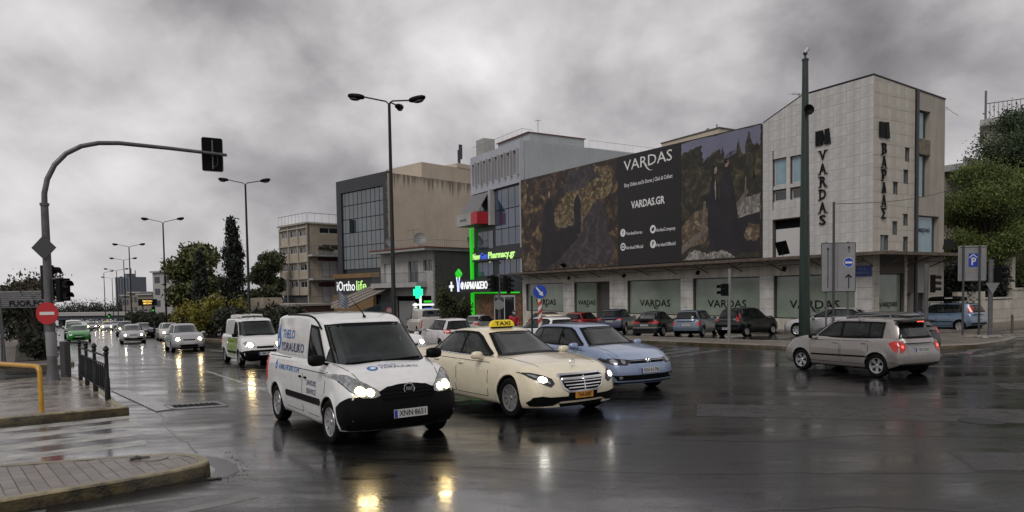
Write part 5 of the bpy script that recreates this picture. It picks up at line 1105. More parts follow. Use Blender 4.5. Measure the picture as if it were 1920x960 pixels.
class Frame:
    # building frame: a runs along the face, b into the building, z up (metres above the camera ground)
    def __init__(s, root, face, x0=0.0): s.root, s.face, s.x0 = root, face, x0
    def p(s, a, b, z): return (a, b, z) if s.face == 'F' else (s.x0-b, a, z)
    def box(s, mb, a0, a1, b0, b1, z0, z1, mi=0): p, q = s.p(a0, b0, z0), s.p(a1, b1, z1); mb.box(p[0], q[0], p[1], q[1], p[2], q[2], mi)
    def wall(s, mb, a0, a1, z0, z1, holes, b0=0.0, th=.3):
        A = sorted({a0, a1} | {h[i] for h in holes for i in (0, 1)}); Z = sorted({z0, z1} | {h[i] for h in holes for i in (2, 3)}); A = [x for x in A if a0 <= x <= a1]; Z = [x for x in Z if z0 <= x <= z1]
        for i in range(len(A)-1):
            run = None
            for j in range(len(Z)-1):
                ca, cz = (A[i]+A[i+1])/2, (Z[j]+Z[j+1])/2; hole = any(h[0] < ca < h[1] and h[2] < cz < h[3] for h in holes)
                if not hole: run = [Z[j], Z[j+1]] if run is None else [run[0], Z[j+1]]
                if (hole or j == len(Z)-2) and run: s.box(mb, A[i], A[i+1], b0, b0+th, run[0], run[1]); run = None
    def window(s, a0, a1, z0, z1, b, pane='pane_dark', frame='frame_grey', fw=.05, mul=0, name='window', bars=0):
        mb = MB()
        for q in ((a0, a0+fw, z0, z1), (a1-fw, a1, z0, z1), (a0+fw, a1-fw, z0, z0+fw), (a0+fw, a1-fw, z1-fw, z1)): s.box(mb, q[0], q[1], b, b+.06, q[2], q[3])
        for k in range(1, mul+1): a = a0+(a1-a0)*k/(mul+1); s.box(mb, a-fw/2, a+fw/2, b+.002, b+.058, z0+fw, z1-fw)
        o = mb.build(name, frame, s.root)
        for k in range(mul+1):
            p = MB(); s.box(p, a0+(a1-a0)*k/(mul+1)+fw*.5, a0+(a1-a0)*(k+1)/(mul+1)-fw*.5, b+.03, b+.04, z0+fw*.5, z1-fw*.5); p.build('pane', pane, o)
        return o
    def lettering(s, body, a, z, size, m, name='lettering', b=-.03, ex=.015, bold=.0, fit=None, sx=1.0, parent=None, vert=False):
        mb = MB(); ux = Vector(s.p(1, 0, 0)); mb.text(body, size, s.p(a, b, z), ux, (0, 0, 1), bold=bold, ex=ex, fit=fit, sx=sx); return mb.build(name, m, parent or s.root)
def clip(poly, a, b, c):
    # keep a*x+b*y <= c
    out = []
    for i in range(len(poly)):
        p, q = poly[i-1], poly[i]; dp, dq = a*p[0]+b*p[1]-c, a*q[0]+b*q[1]-c
        if (dp <= 0) != (dq <= 0): t = dp/(dp-dq); out.append((p[0]+(q[0]-p[0])*t, p[1]+(q[1]-p[1])*t))
        if dq <= 0: out.append(q)
    return out
def shop_logo(F, a, z, w, m, root, b=-.012, name='lettering'):
    mb = MB(); ux = Vector(F.p(1, 0, 0)); v, f = text_geo('VARDAS', 1.0, 0.0, 0.006); tw = max(q[0] for q in v)-min(q[0] for q in v); h = w*.155; o = Vector(F.p(a, b, z))
    mb.text('VARDAS', 1.0, o, ux, (0, 0, 1), fit=w, sy=h/.72, ex=.006)
    # the long leg of the R sweeping under the D
    for pts in ([(-.055, -.30), (-.035, -.30), (.045, -.80), (.125, -.90), (.04, -.86), (-.005, -.66)],):
        mb.extr([F.p(a+q[0]*w, b-.004, z+q[1]*h) for q in pts], Vector(F.p(0, .008, 0)))
    return mb.build(name, m, root)
def antenna(name, label, loc, h, rz=0, n=5, L_=1.0):
    t = thing(name, label, 'aerial', loc, rz); mb = MB(); mb.tube([(0, 0, 0), (0, 0, h)], .025, 5); mb.build('mast', 'steel', t)
    mb = MB(); mb.tube([(-L_/2, 0, h*.93), (L_/2, 0, h*.97)], .014, 4)
    for k in range(n): x = -L_/2+L_*k/(n-1); mb.tube([(x, -.3+.03*k, h*.95), (x, .3-.03*k, h*.95)], .009, 4)
    mb.build('elements', 'steel', t); return t
def railing(F, pts, h, m='steel', step=.12, r=.012, name='railing', bars=True, post=.025):
    o = MB(); root = None; mb = MB()
    for (a0, b0, z), (a1, b1, z1) in zip(pts[:-1], pts[1:]):
        L_ = math.hypot(a1-a0, b1-b0); mb.tube([F.p(a0, b0, z+h), F.p(a1, b1, z1+h)], r*1.5, 5); mb.tube([F.p(a0, b0, z+.08), F.p(a1, b1, z1+.08)], r, 4); n = max(1, int(L_/step))
        for k in range(n+1): q = k/n; P = (a0+(a1-a0)*q, b0+(b1-b0)*q, z+(z1-z)*q); mb.tube([F.p(*P), F.p(P[0], P[1], P[2]+h)], r*.8, 4)
    return mb.build(name, m, F.root)

# ---- the shoe shop: a long two storey block behind a giant banner, its marble clad corner
cx_, cy_ = xy(22.09, 36.0); RZ = R(-59)
VB = thing('shop_building', 'marble clad corner shop with VARDAS lettering, dark stair strip and long canopy', 'building', (cx_, cy_, 0), RZ)
Fv, Rv = Frame(VB, 'F'), Frame(VB, 'R'); ZB = -1.45
SW = [(-35.1, -28.8), (-27.2, -24.1), (-20.1, -14.3), (-13.1, -7.4), (-6.35, -1.0)]
holes = [(a, b, .28, 2.9) for a, b in SW]+[(-24.0, -22.3, -.6, 2.82), (-6.45, -4.35, 3.9, 6.3)]+[(-6.45, -5.45, 8.38, 10.03), (-6.45, -5.45, 7.43, 8.11), (-5.18, -4.2, 8.38, 10.0), (-5.18, -4.2, 7.43, 8.09)]
mb = MB(); Fv.wall(mb, -7.17, -.06, ZB, 12.36, holes, .04); Fv.wall(mb, -35.72, -7.17, ZB, 12.36, holes, .04)
mb.extr([Fv.p(-7.17, .04, 12.36), Fv.p(-.06, .04, 12.36), Fv.p(-.06, .04, 13.40), Fv.p(-4.33, .04, 13.40)], (0, .3, 0)); mb.build('front_wall', 'joint', VB)
SM = [(3.02, 3.5, 9.1, 9.85), (2.88, 3.4, 7.86, 8.65), (1.86, 2.37, 7.22, 7.87), (2.87, 3.4, 5.53, 6.19), (1.84, 2.35, 4.99, 5.74), (2.89, 3.42, 4.1, 4.92), (.70, 1.50, 4.1, 4.95)]
RS = [(.65, 3.1, .28, 2.85), (3.35, 5.5, -.4, 1.75)]
mb = MB(); Rv.wall(mb, .06, 3.98, ZB, 13.15, SM+RS, .04); mb.extr([Rv.p(.06, .04, 13.15), Rv.p(3.98, .04, 13.15), Rv.p(3.98, .04, 13.20), Rv.p(.06, .04, 13.42)], Vector(Rv.p(0, .3, 0))); mb.build('side_wall', 'joint', VB)
RW = [(4.28, 5.62, 10.55, 12.13), (4.2, 5.6, 7.23, 9.64), (4.05, 6.66, 3.95, 6.18)]
mb = MB(); Rv.wall(mb, 4.27, 7.18, ZB, 12.98, RW+RS, .02); Rv.wall(mb, 4.0, 4.27, ZB, 13.1, [], .12); mb.extr([Rv.p(4.27, .02, 12.98), Rv.p(7.18, .02, 12.98), Rv.p(7.18, .02, 13.03), Rv.p(4.27, .02, 13.19)], Vector(Rv.p(0, .3, 0))-Vector(Rv.p(0, 0, 0))); mb.build('stair_wall', 'render_warm', VB)
mb = MB(); mb.box(-35.72, -.35, .36, 7.18, ZB, 12.2); mb.box(-.35, -.33, .7, 7.1, ZB, 12.9); mb.build('core', 'render_dark', VB)
mb = MB(); mb.extr([(-7.17, .0, 12.40), (-4.33, .0, 13.44), (-4.33, 7.1, 13.44), (-7.17, 7.1, 12.40)], (0, 0, .06)); mb.extr([(-4.33, -.02, 13.44), (.03, -.02, 13.44), (.03, 7.2, 13.04), (-4.33, 7.2, 13.04)], (0, 0, .06)); mb.build('roof_edge', 'dark_clad', VB)
mb = MB(); mb.box(-35.72, -7.17, .34, 7.1, 12.2, 12.36); mb.box(-7.17, -.34, 6.9, 7.15, ZB, 12.9); mb.build('roof', 'roof_felt', VB)
def cladding(F, a0, a1, z0, z1, holes, clipf, tw, thh, m, col0):
    A = sorted({a0, a1} | {h[i] for h in holes for i in (0, 1) if a0 < h[i] < a1}); Z = sorted({z0, z1} | {h[i] for h in holes for i in (2, 3) if z0 < h[i] < z1}); cache = {}; n = 0
    ca = [col0+k*tw for k in range(60) if a0-1e-6 <= col0+k*tw <= a1+1e-6]; cz = [z0+k*thh for k in range(60) if z0+k*thh < z1+thh]
    GA_, GZ_ = sorted(set(ca) | {a0, a1}), cz
    for i in range(len(GA_)-1):
        for j in range(len(GZ_)-1):
            rects = [(GA_[i], GA_[i+1], GZ_[j], min(GZ_[j+1], z1))]
            for h in holes:
                nr = []
                for (x0, x1, y0, y1) in rects:
                    if h[1] <= x0 or h[0] >= x1 or h[3] <= y0 or h[2] >= y1: nr.append((x0, x1, y0, y1)); continue
                    if h[0] > x0: nr.append((x0, h[0], y0, y1))
                    if h[1] < x1: nr.append((h[1], x1, y0, y1))
                    xa, xb = max(x0, h[0]), min(x1, h[1])
                    if h[2] > y0: nr.append((xa, xb, y0, h[2]))
                    if h[3] < y1: nr.append((xa, xb, h[3], y1))
                rects = nr
            for (x0, x1, y0, y1) in rects:
                if x1-x0 < .1 or y1-y0 < .1: continue
                g = .005; poly = [(x0+g, y0+g), (x1-g, y0+g), (x1-g, y1-g), (x0+g, y1-g)]
                for cl in clipf: poly = clip(poly, *cl)
                if len(poly) < 3: continue
                ca_, cz_ = poly[0]; key = tuple((round(p[0]-ca_, 3), round(p[1]-cz_, 3)) for p in poly)
                if key not in cache:
                    mb = MB(); mb.extr([F.p(p[0], 0, p[1]) for p in key], Vector(F.p(0, .05, 0))); me = bpy.data.meshes.new('cladding_tile'); me.from_pydata(mb.v, [], mb.f); me.materials.append(MATS[m])
                    bmm = bmesh.new(); bmm.from_mesh(me); bmesh.ops.recalc_face_normals(bmm, faces=bmm.faces); bmm.to_mesh(me); bmm.free(); cache[key] = me
                link_mesh('cladding_tile', cache[key], F.root, F.p(ca_, random.uniform(-.007, .004), cz_)); n += 1
    return n
# gable line rises from (-7.17,12.40) to (-4.33,13.44)
kx = (13.44-12.40)/(-4.33+7.17)
n1 = cladding(Fv, -7.17, 0, 3.95, 13.40, holes, [(-kx, 1, 12.40+kx*7.17-.02)], .80, .60, 'marble', -7.17+.01)
n2 = cladding(Rv, 0, 3.98, 3.95, 13.42, SM, [((13.44-13.21)/4.19, 1, 13.41)], .83, .66, 'marble_warm', 0.0)
for a0, a1 in ((-35.72, -35.1), (-28.8, -27.2), (-22.3, -20.1), (-14.3, -13.1), (-7.4, -6.35), (-1.0, 0.0)):
    z = -1.0
    while z < 2.85: mb = MB(); Fv.box(mb, a0+.008, a1-.008, -.012+random.uniform(-.004, .004), .045, z+.008, min(z+.62, 2.9)-.008); mb.build('pier_tile', 'marble', VB); z += .62
mb = MB(); Fv.box(mb, -35.72, 0, -.01, .045, 2.9, 3.95); mb.build('lintel_band', 'marble_warm', VB)
mb = MB(); Fv.box(mb, -35.7, -24.05, -.02, .046, -1.2, .28); Fv.box(mb, -22.25, 0, -.02, .046, -1.2, .28); mb.build('plinth', 'marble_warm', VB)
for a0, a1 in ((0, .65), (3.1, 3.35), (5.5, 7.18)):
    z = -1.0
    while z < 3.9: mb = MB(); Rv.box(mb, a0+.008, a1-.008, -.012+random.uniform(-.004, .004), .045, z+.008, min(z+.66, 3.95)-.008); mb.build('pier_tile', 'marble_warm', VB); z += .66
for a0, a1 in SW:
    w = Fv.window(a0, a1, .28, 2.9, .20, 'pane_green', 'dark_clad', .06, name='shop_window')
    shop_logo(Fv, (a0+a1)/2 if a1-a0 > 4 else (a0+a1)/2, 1.13, min(3.3, (a1-a0)*.70) if a1-a0 > 5 else 2.45, 'ink', w, b=.19)
    Fv.lettering('EST 1956', (a0+a1)/2+.15, .80, .13, 'ink', parent=w, b=.19, ex=.004)
w = Rv.window(.65, 3.1, .28, 2.85, .2, 'pane_green', 'dark_clad', .06, name='shop_window'); shop_logo(Rv, 1.85, 1.13, 1.75, 'ink', w, b=.19)
Rv.window(3.35, 5.5, -.4, 1.75, .35, 'pane_dark', 'dark_clad', .05, name='side_door')
d = Fv.window(-24.0, -22.3, -.6, 2.82, .5, 'pane_dark', 'frame_grey', .08, mul=1, name='shop_door')
for h, t_ in zip(holes[7:], (0, 0, 0, 0)): Fv.window(h[0]+.05, h[1]-.02, h[2]+.03, h[3]-.03, .16, 'pane_teal' if h[3]-h[2] > 1 else 'pane_dark', 'frame_white', .05)
mb = MB(); Fv.box(mb, -6.35, -4.35, .22, .27, 4.0, 5.75); mb.build('loading_shutter', 'frame_white', VB); mb = MB(); Fv.box(mb, -6.45, -4.35, .30, .36, 5.76, 6.3); mb.build('loading_recess', 'under', VB)
for h in SM: Rv.window(h[0]+.02, h[1]-.02, h[2]+.02, h[3]-.02, .11, 'pane_sky', 'frame_grey', .03, mul=1 if h[1]-h[0] > .7 else 0)
for h in RW[:2]: Rv.window(h[0]-.02, h[1]-.32, h[2]+.01, h[3]-.01, .20, 'pane_teal', 'mullion', .05, mul=1)
w = Rv.window(4.07, 6.3, 3.96, 6.17, .18, 'pane_teal', 'mullion', .05); shop_logo(Rv, 5.2, 5.35, 1.5, 'ink', w, b=.165)
mat('lichen', (0.26, 0.23, 0.17), .8, col2=(0.10, 0.085, 0.06), var=.2, vscale=3); mb = MB(); Rv.box(mb, 4.28, 5.6, .0, .022, 9.66, 10.52); mb.build('stained_panel', 'lichen', VB)
mb = MB(); mb.tube([Rv.p(4.12, -.06, ZB), Rv.p(4.12, -.06, 13.2)], .10, 6); mb.build('downpipe', 'dark_clad', VB)
def serif_sign(F, chars, a, z0, step, label, cat, width=.44, height=.58):
    t = thing('wall_sign', label, cat, VB.matrix_world @ Vector((0, 0, 0)), RZ); t.location = (cx_, cy_, 0); Fs = Frame(t, F.face)
    for k, ch in enumerate(chars):
        mb = MB(); z = z0-k*step; ux = Vector(F.p(1, 0, 0)); v, f = text_geo(ch, 1.0, .012, .03); w = max(q[0] for q in v)-min(q[0] for q in v)
        mb.text(ch, 1.0, F.p(a, -.06, z), ux, (0, 0, 1), bold=.012, ex=.03, sx=width*(.92 if ch != 'I' else .3)/w, sy=height/.73)
        sf = {'A': [(-.24, -1), (.24, -1)], 'Α': [(-.24, -1), (.24, -1)], 'Λ': [(-.24, -1), (.24, -1)], 'V': [(-.24, 1), (.24, 1)], 'R': [(-.20, -1), (.24, -1), (-.22, 1)], 'D': [(-.22, -1), (-.22, 1)], 'Β': [(-.22, -1), (-.22, 1)], 'Ρ': [(-.20, -1), (-.22, 1)], 'Δ': [], 'S': [], 'Σ': []}.get(ch, [])
        hh = (max(q[1] for q in v)-min(q[1] for q in v))*height/.73/2
        for x, sg in sf: F.box(mb, a+x*width/.52-.10, a+x*width/.52+.10, -.085, -.032, z+sg*hh-.022, z+sg*hh+.022)
        mb.build('letter', 'ink', t)
    # emblem: a dark plate of slanted strokes
    mb = MB(); e = 1.45; zc = z0+e*.72; hw_ = .46 if F.face == 'F' else .44
    for k in range(9): F.box(mb, a-hw_, a+hw_*.18-.03*abs(k-4)*.5, -.09, -.02, zc-.42+k*.093, zc-.42+k*.093+.078)
    mb.extr([F.p(a+hw_*.30, -.10, zc+.42), F.p(a+hw_*.85, -.10, zc+.44), F.p(a+hw_*1.1, -.10, zc-.42), F.p(a+hw_*.25, -.10, zc-.42)], Vector(F.p(0, .08, 0))); mb.build('emblem', 'ink', t)
    return t
serif_sign(Fv, 'VARDAS', -2.97, 9.66, .735, 'dark VARDAS letters and emblem set vertically on the grey marble face', 'sign')
serif_sign(Rv, 'ΒΑΡΔΑΣ', .93, 9.57, .70, 'dark Greek ΒΑΡΔΑΣ letters and emblem set vertically on the warm side face', 'sign', .40, .56)
mb = MB(); mb.box(.0, 0, 0, 0, 0, 0)
sg_ = thing('street_sign', 'blue street name plate on the corner of the shop under the canopy', 'sign', (cx_, cy_, 0), RZ); Fs = Frame(sg_, 'F'); mb = MB(); Fs.box(mb, -1.05, -.02, -.075, -.03, 2.72, 3.3); mat('sign_blue', (0.010, 0.035, 0.22), .4); mb.build('plate', 'sign_blue', sg_); mat('sign_pale', (.25, .3, .45), .5)
for k, z in enumerate((3.12, 2.90)): Fs.lettering(('ΛΕΩΦ.', 'ΚΗΦΙΣΙΑΣ')[k], -.53, z, .15, 'sign_pale', b=-.08, ex=.003, fit=.5+.3*k)

# canopy on both street sides: sheet, edge beams, truss struts
CN = thing('canopy', 'rusty steel canopy with trusses running round the shop above its windows', 'canopy', (cx_, cy_, 0), RZ); Fc, Rc = Frame(CN, 'F'), Frame(CN, 'R')
mat('rusty', (0.10, 0.075, 0.055), .7, var=.4, vscale=2, bump=.2)
mat('canopy_sheet', (0.14, 0.125, 0.11), .6, var=.3, vscale=1.5)
PR = 1.45
mb = MB(); mb.extr([(-35.9, -PR, 3.90), (PR, -PR, 3.90), (PR, -.06, 4.02), (-35.9, -.06, 4.02)], (0, 0, .03)); mb.extr([(.06, -.06, 4.02), (PR, -.06, 3.90), (PR, 8.7, 3.90), (.06, 8.7, 4.02)], (0, 0, .03)); mb.build('roof_sheet', 'canopy_sheet', CN)
mb = MB(); mb.box(-35.9, PR+.05, -PR-.05, -PR, 3.80, 3.97); mb.box(PR, PR+.05, -PR, 8.7, 3.80, 3.97); mb.build('fascia', 'rusty', CN)
for k in range(13):
    a = -35.2+k*2.94; mb = MB(); mb.tube([(a, -.05, 3.25), (a, -PR, 3.80)], .035, 5); mb.tube([(a, -.05, 3.84), (a, -PR, 3.82)], .03, 5)
    if k < 12: mb.tube([(a, -PR*.55, 3.55), (a+1.47, -PR+.05, 3.80), (a+2.94, -PR*.55, 3.55)], .022, 4); mb.tube([(a, -PR*.5, 3.50), (a+2.94, -PR*.5, 3.50)], .022, 4)
    mb.build('truss', 'rusty', CN)
for k in range(4):
    a = .8+k*2.4; mb = MB(); mb.tube([(.05, a, 3.25), (PR, a, 3.80)], .035, 5); mb.tube([(.05, a, 3.84), (PR, a, 3.82)], .03, 5)
    if k < 3: mb.tube([(PR*.5, a, 3.5), (PR*.5, a+2.4, 3.5)], .022, 4); mb.tube([(PR*.55, a, 3.55), (PR-.05, a+1.2, 3.8), (PR*.55, a+2.4, 3.55)], .022, 4)
    mb.build('truss', 'rusty', CN)
def floodlight(F, a, b, z, tilt, label, up=True, sz=.5):
    t = thing('floodlight', label, 'floodlight', (cx_, cy_, 0), RZ); Ff = Frame(t, F.face); c = Vector(F.p(a, b, z)); Rm = Matrix.Rotation(R(tilt), 3, 'X') @ Matrix.Rotation(R(20), 3, 'Z')
    mb = MB(); q = [Rm @ Vector((x, y, zz)) for y, s_ in ((-.06, 1), (.08, .7)) for x, zz in ((-sz*.4*s_, -sz*.5*s_), (sz*.4*s_, -sz*.5*s_), (sz*.4*s_, sz*.5*s_), (-sz*.4*s_, sz*.5*s_))]
    mb.add([c+v for v in q], [(0, 1, 2, 3), (7, 6, 5, 4), (0, 4, 5, 1), (1, 5, 6, 2), (2, 6, 7, 3), (3, 7, 4, 0)]); mb.build('lamp_head', 'black_plastic', t)
    mb = MB(); mb.tube([c, c+Vector((0, .05, -sz*.75 if up else sz*.6))], .02, 5); mb.build('bracket', 'black_metal', t); return t
floodlight(Fv, -26.9, -1.3, 4.40, 60, 'black floodlight lying on the canopy under the left banner picture')
floodlight(Fv, -4.85, -1.1, 4.52, 25, 'big tilted black floodlight on the canopy beside the white loading door', sz=.85)
floodlight(Rv, 5.3, -1.2, 4.42, -20, 'twisted black floodlight on the canopy below the teal window', sz=.6)
for a, lb in ((-26.9, 'under the canopy by the second window'), (-19.6, 'under the canopy right of the shop door'), (-11.9, 'under the canopy over the fourth window'), (-5.0, 'under the canopy by the last front window')):
    floodlight(Fv, a, -.75, 3.25, -30, 'small hanging spotlight '+lb, up=False, sz=.32)

# the giant banner, three printed cloths
BN = thing('banner', 'giant dark VARDAS banner of two photographs and a black text panel on the shop front', 'banner', (cx_, cy_, 0), RZ); Fb = Frame(BN, 'F')
def print_mat(name, stops, sc, seed, dist=.6):
    m = bpy.data.materials.new(name); m.use_nodes = True; nt = m.node_tree; N = nt.nodes; L = nt.links; b = N['Principled BSDF']; b.inputs['Roughness'].default_value = .55
    tc = N.new('ShaderNodeTexCoord'); mp = N.new('ShaderNodeMapping'); mp.inputs['Location'].default_value = (seed, seed*.7, seed*.3); L.new(tc.outputs['Object'], mp.inputs[0])
    n = N.new('ShaderNodeTexNoise'); n.inputs['Scale'].default_value = sc; n.inputs['Detail'].default_value = 10; n.inputs['Roughness'].default_value = .68; n.inputs['Distortion'].default_value = dist; L.new(mp.outputs[0], n.inputs[0])
    rp = N.new('ShaderNodeValToRGB'); e = rp.color_ramp.elements
    while len(e) < len(stops): e.new(.5)
    for q, (p, c) in zip(e, stops): q.position = p; q.color = tuple(c)+(1,)
    L.new(n.outputs[0], rp.inputs[0]); L.new(rp.outputs[0], b.inputs['Base Color']); MATS[name] = m; return m
print_mat('print_autumn', [(.30, (.010, .007, .007)), (.50, (.030, .020, .016)), (.58, (.10, .062, .034)), (.68, (.30, .20, .08))], 1.1, 3)
print_mat('print_gold', [(.34, (.025, .016, .010)), (.49, (.085, .058, .028)), (.57, (.19, .14, .07)), (.68, (.42, .35, .22))], 3.0, 9)
print_mat('print_dark', [(.3, (.006, .005, .007)), (.55, (.013, .011, .014)), (.75, (.03, .024, .026))], .9, 5)
print_mat('print_plum', [(.34, (.022, .017, .018)), (.5, (.040, .032, .036)), (.66, (.085, .07, .075))], 1.4, 2)
print_mat('print_forest', [(.3, (.008, .008, .006)), (.5, (.022, .020, .012)), (.60, (.06, .048, .026)), (.70, (.15, .115, .06))], 1.6, 14)
print_mat('print_sky', [(.3, (.13, .13, .19)), (.7, (.18, .18, .26))], .25, 1)
print_mat('print_straw', [(.3, (.035, .024, .015)), (.5, (.09, .062, .036)), (.60, (.20, .15, .10)), (.7, (.38, .33, .26))], 2.2, 21)
print_mat('print_stone', [(.3, (.05, .045, .042)), (.5, (.17, .155, .14)), (.66, (.42, .40, .37))], 3.4, 4)
print_mat('print_skin', [(.3, (.17, .11, .08)), (.7, (.33, .23, .18))], 2.0, 8)
print_mat('print_wood', [(.3, (.07, .055, .045)), (.7, (.19, .16, .135))], 3.0, 6)
mat('banner_black', (.010, .0085, .010), .5, var=.2, vscale=.3)
ZT = lambda a: 12.40+(-7.15-a)*0.0200 if a > -21.1 else 12.66+(-21.1-a)*.021
def cloth(a0, a1, m, name):
    mb = MB(); zb = 4.12; mb.extr([Fb.p(a0, -.10, zb), Fb.p(a1, -.10, zb), Fb.p(a1, -.10, ZT((a0+a1)/2+(a1-a0)*.499)), Fb.p(a0, -.10, ZT((a0+a1)/2-(a1-a0)*.499))], (0, .05, 0)); return mb.build(name, m, BN)
pl = cloth(-35.6, -21.05, 'print_autumn', 'left_picture'); pm_ = cloth(-21.03, -14.12, 'banner_black', 'text_panel'); pr = cloth(-14.10, -7.19, 'print_forest', 'right_picture')
def pr_(parent, pts, m, name, d=.104, parts=None):
    # flat print on the cloth: (u,v) in 0..1 of the cloth
    a0, a1 = {'L': (-35.6, -21.05), 'R': (-14.10, -7.19)}[parts]; mb = MB(); P = [Fb.p(a0+(a1-a0)*u, -d, 4.12+(ZT(a0+(a1-a0)*u)-4.12)*v) for u, v in pts]
    mb.add(P, [tuple(range(len(P)))]); return mb.build(name, m, parent)
def rag(pts, amp=.01, n=5):
    out = []
    for i in range(len(pts)):
        a, b = pts[i], pts[(i+1) % len(pts)]
        for k in range(n): q = k/n; out.append((min(.995, max(.005, a[0]+(b[0]-a[0])*q+random.uniform(-amp, amp))), min(.99, max(.008, a[1]+(b[1]-a[1])*q+random.uniform(-amp, amp)))))
    return out
# left picture: golden hillside, dark foreground slope, two standing figures in dark clothes
pr_(pl, rag([(.36, .52), (.45, .66), (.52, .82), (.62, .93), (.80, .97), (.93, .95), (.97, .75), (.88, .62), (.80, .60), (.72, .50), (.60, .44), (.46, .42)], .018), 'print_gold', 'golden_bushes', .103, 'L')
pr_(pl, rag([(.48, .80), (.55, .97), (.78, .985), (.84, .86), (.70, .80), (.60, .76)], .02), 'print_plum', 'pale_slope', .105, 'L')
pr_(pl, rag([(.01, .72), (.05, .96), (.10, .94), (.07, .80), (.04, .62)], .015), 'print_gold', 'bright_leaves', .103, 'L')
pr_(pl, rag([(.02, .02), (.06, .10), (.12, .16), (.18, .06), (.16, .012)], .015), 'print_straw', 'dry_ground', .103, 'L')
pr_(pl, rag([(.30, .04), (.50, .22), (.68, .46), (.82, .66), (.86, .62), (.90, .40), (.96, .2), (.95, .03)], .008), 'print_plum', 'dark_slope', .106, 'L')
pr_(pl, rag([(.30, .44), (.40, .40), (.44, .38), (.52, .44), (.60, .40), (.64, .30), (.55, .22), (.42, .08), (.30, .02), (.22, .05), (.24, .3)], .008), 'print_dark', 'dark_rocks', .107, 'L')
def man(par, u, v, h, parts, lean=0, flip=1, d=.108, coat='print_dark', hood=False):
    f = lambda pts: [(u+flip*x*h*.40+lean*y*h, v+y*h) for x, y in pts]
    pr_(par, f([(-.16, 0), (.16, 0), (.17, .35), (.20, .60), (.15, .78), (.05, .84), (-.05, .84), (-.15, .78), (-.20, .55), (-.18, .3)]), coat, 'figure_coat', d, parts)
    hd = [(.040*math.cos(t)+.01, .915+.055*math.sin(t)*1.05) for t in [2*math.pi*k/14 for k in range(14)]]; pr_(par, f(hd), 'print_skin', 'figure_face', d+.002, parts)
    pr_(par, f([(-.052, .90), (-.045, .96), (.0, .985), (.045, .97), (.055, .945), (.015, .955), (-.02, .925), (-.03, .87)]), 'print_straw' if hood else 'print_dark', 'figure_hair', d+.004, parts)
man(pl, .33, .06, .80, 'L'); man(pl, .63, .34, .45, 'L', hood=True)
pr_(pl, [(.668, .34), (.69, .36), (.684, .70), (.66, .79), (.64, .80), (.66, .74), (.672, .62)], 'print_straw', 'rim_light', .115, 'L')
pr_(pl, rag([(.415, .455), (.45, .44), (.50, .43), (.56, .455), (.60, .47), (.60, .46), (.56, .44), (.50, .418), (.45, .43), (.415, .442)], .002), 'print_stone', 'bright_edge', .112, 'L')
# right picture: dusk sky over pines, a couple in black seated on a rail
pr_(pr, rag([(.005, .90), (.28, .94), (.30, .80), (.40, .84), (.52, .88), (.55, .78), (.70, .85), (.80, .80), (.90, .86), (.995, .84), (.995, .99), (.005, .99)], .012, 9), 'print_sky', 'dusk_sky', .103, 'R')
for u, v, w in ((.55, .90, .05), (.74, .93, .05), (.86, .97, .07), (.42, .86, .06), (.95, .88, .05), (.65, .84, .05)): pr_(pr, rag([(u-w, .60), (u-w*.6, v-.14), (u-w*.3, v-.06), (u, v), (u+w*.3, v-.06), (u+w*.7, v-.13), (u+w, .60)], .008), 'print_forest', 'pine_tree', .105, 'R')
pr_(pr, rag([(.005, .10), (.005, .30), (.20, .40), (.36, .42), (.40, .26), (.30, .12)], .012), 'print_straw', 'dry_grass', .104, 'R')
pr_(pr, rag([(.66, .33), (.80, .46), (.99, .48), (.99, .30), (.74, .30)], .008), 'print_stone', 'pale_shore', .104, 'R')
pr_(pr, rag([(.005, .012), (.20, .10), (.34, .05), (.55, .09), (.70, .012)], .012), 'print_stone', 'pebbles', .104, 'R')
pr_(pr, rag([(.36, .30), (.99, .33), (.99, .04), (.70, .03), (.52, .08), (.40, .05)], .01), 'print_dark', 'dark_bank', .105, 'R')
pr_(pr, [(.005, .13), (.34, .27), (.35, .23), (.005, .06)], 'print_wood', 'rail', .107, 'R'); pr_(pr, [(.28, .26), (.31, .48), (.34, .48), (.32, .26)], 'print_wood', 'rail_post', .107, 'R'); pr_(pr, [(.58, .32), (.84, .53), (.86, .50), (.62, .31)], 'print_wood', 'rail', .107, 'R'); pr_(pr, [(.80, .34), (.82, .62), (.835, .62), (.825, .34)], 'print_wood', 'branch', .107, 'R')
pr_(pr, rag([(.80, .16), (.86, .26), (.97, .26), (.98, .14), (.90, .12)], .012), 'print_straw', 'rock', .107, 'R')
pr_(pr, [(.355, .27), (.375, .48), (.395, .60), (.425, .665), (.47, .655), (.485, .58), (.49, .46), (.53, .32), (.50, .24)], 'print_dark', 'woman_coat', .109, 'R'); pr_(pr, [(.49, .33), (.515, .52), (.53, .63), (.57, .705), (.62, .70), (.67, .64), (.69, .52), (.72, .40), (.74, .30), (.60, .26)], 'print_dark', 'man_coat', .110, 'R')
for u, v, r in ((.455, .715, .030), (.595, .755, .0315)):
    pr_(pr, [(u+r*math.cos(t), v+r*1.05*math.sin(t)) for t in [2*math.pi*k/14 for k in range(14)]], 'print_skin', 'face', .112, 'R')
    pr_(pr, [(u-r, v-.02), (u-r*.8, v+r*.95), (u, v+r*1.3), (u+r*.9, v+r*.9), (u+r*.5, v+r*.5), (u-r*.3, v+r*.3), (u-r*.5, v-.05)] if r > .031 else [(u-r*1.5, v-.10), (u-r*1.2, v+r*.8), (u-.01, v+r*1.35), (u+r*.6, v+r), (u-r*.2, v+r*.4), (u-r*.6, v-.09)], 'print_dark', 'hair', .114, 'R')
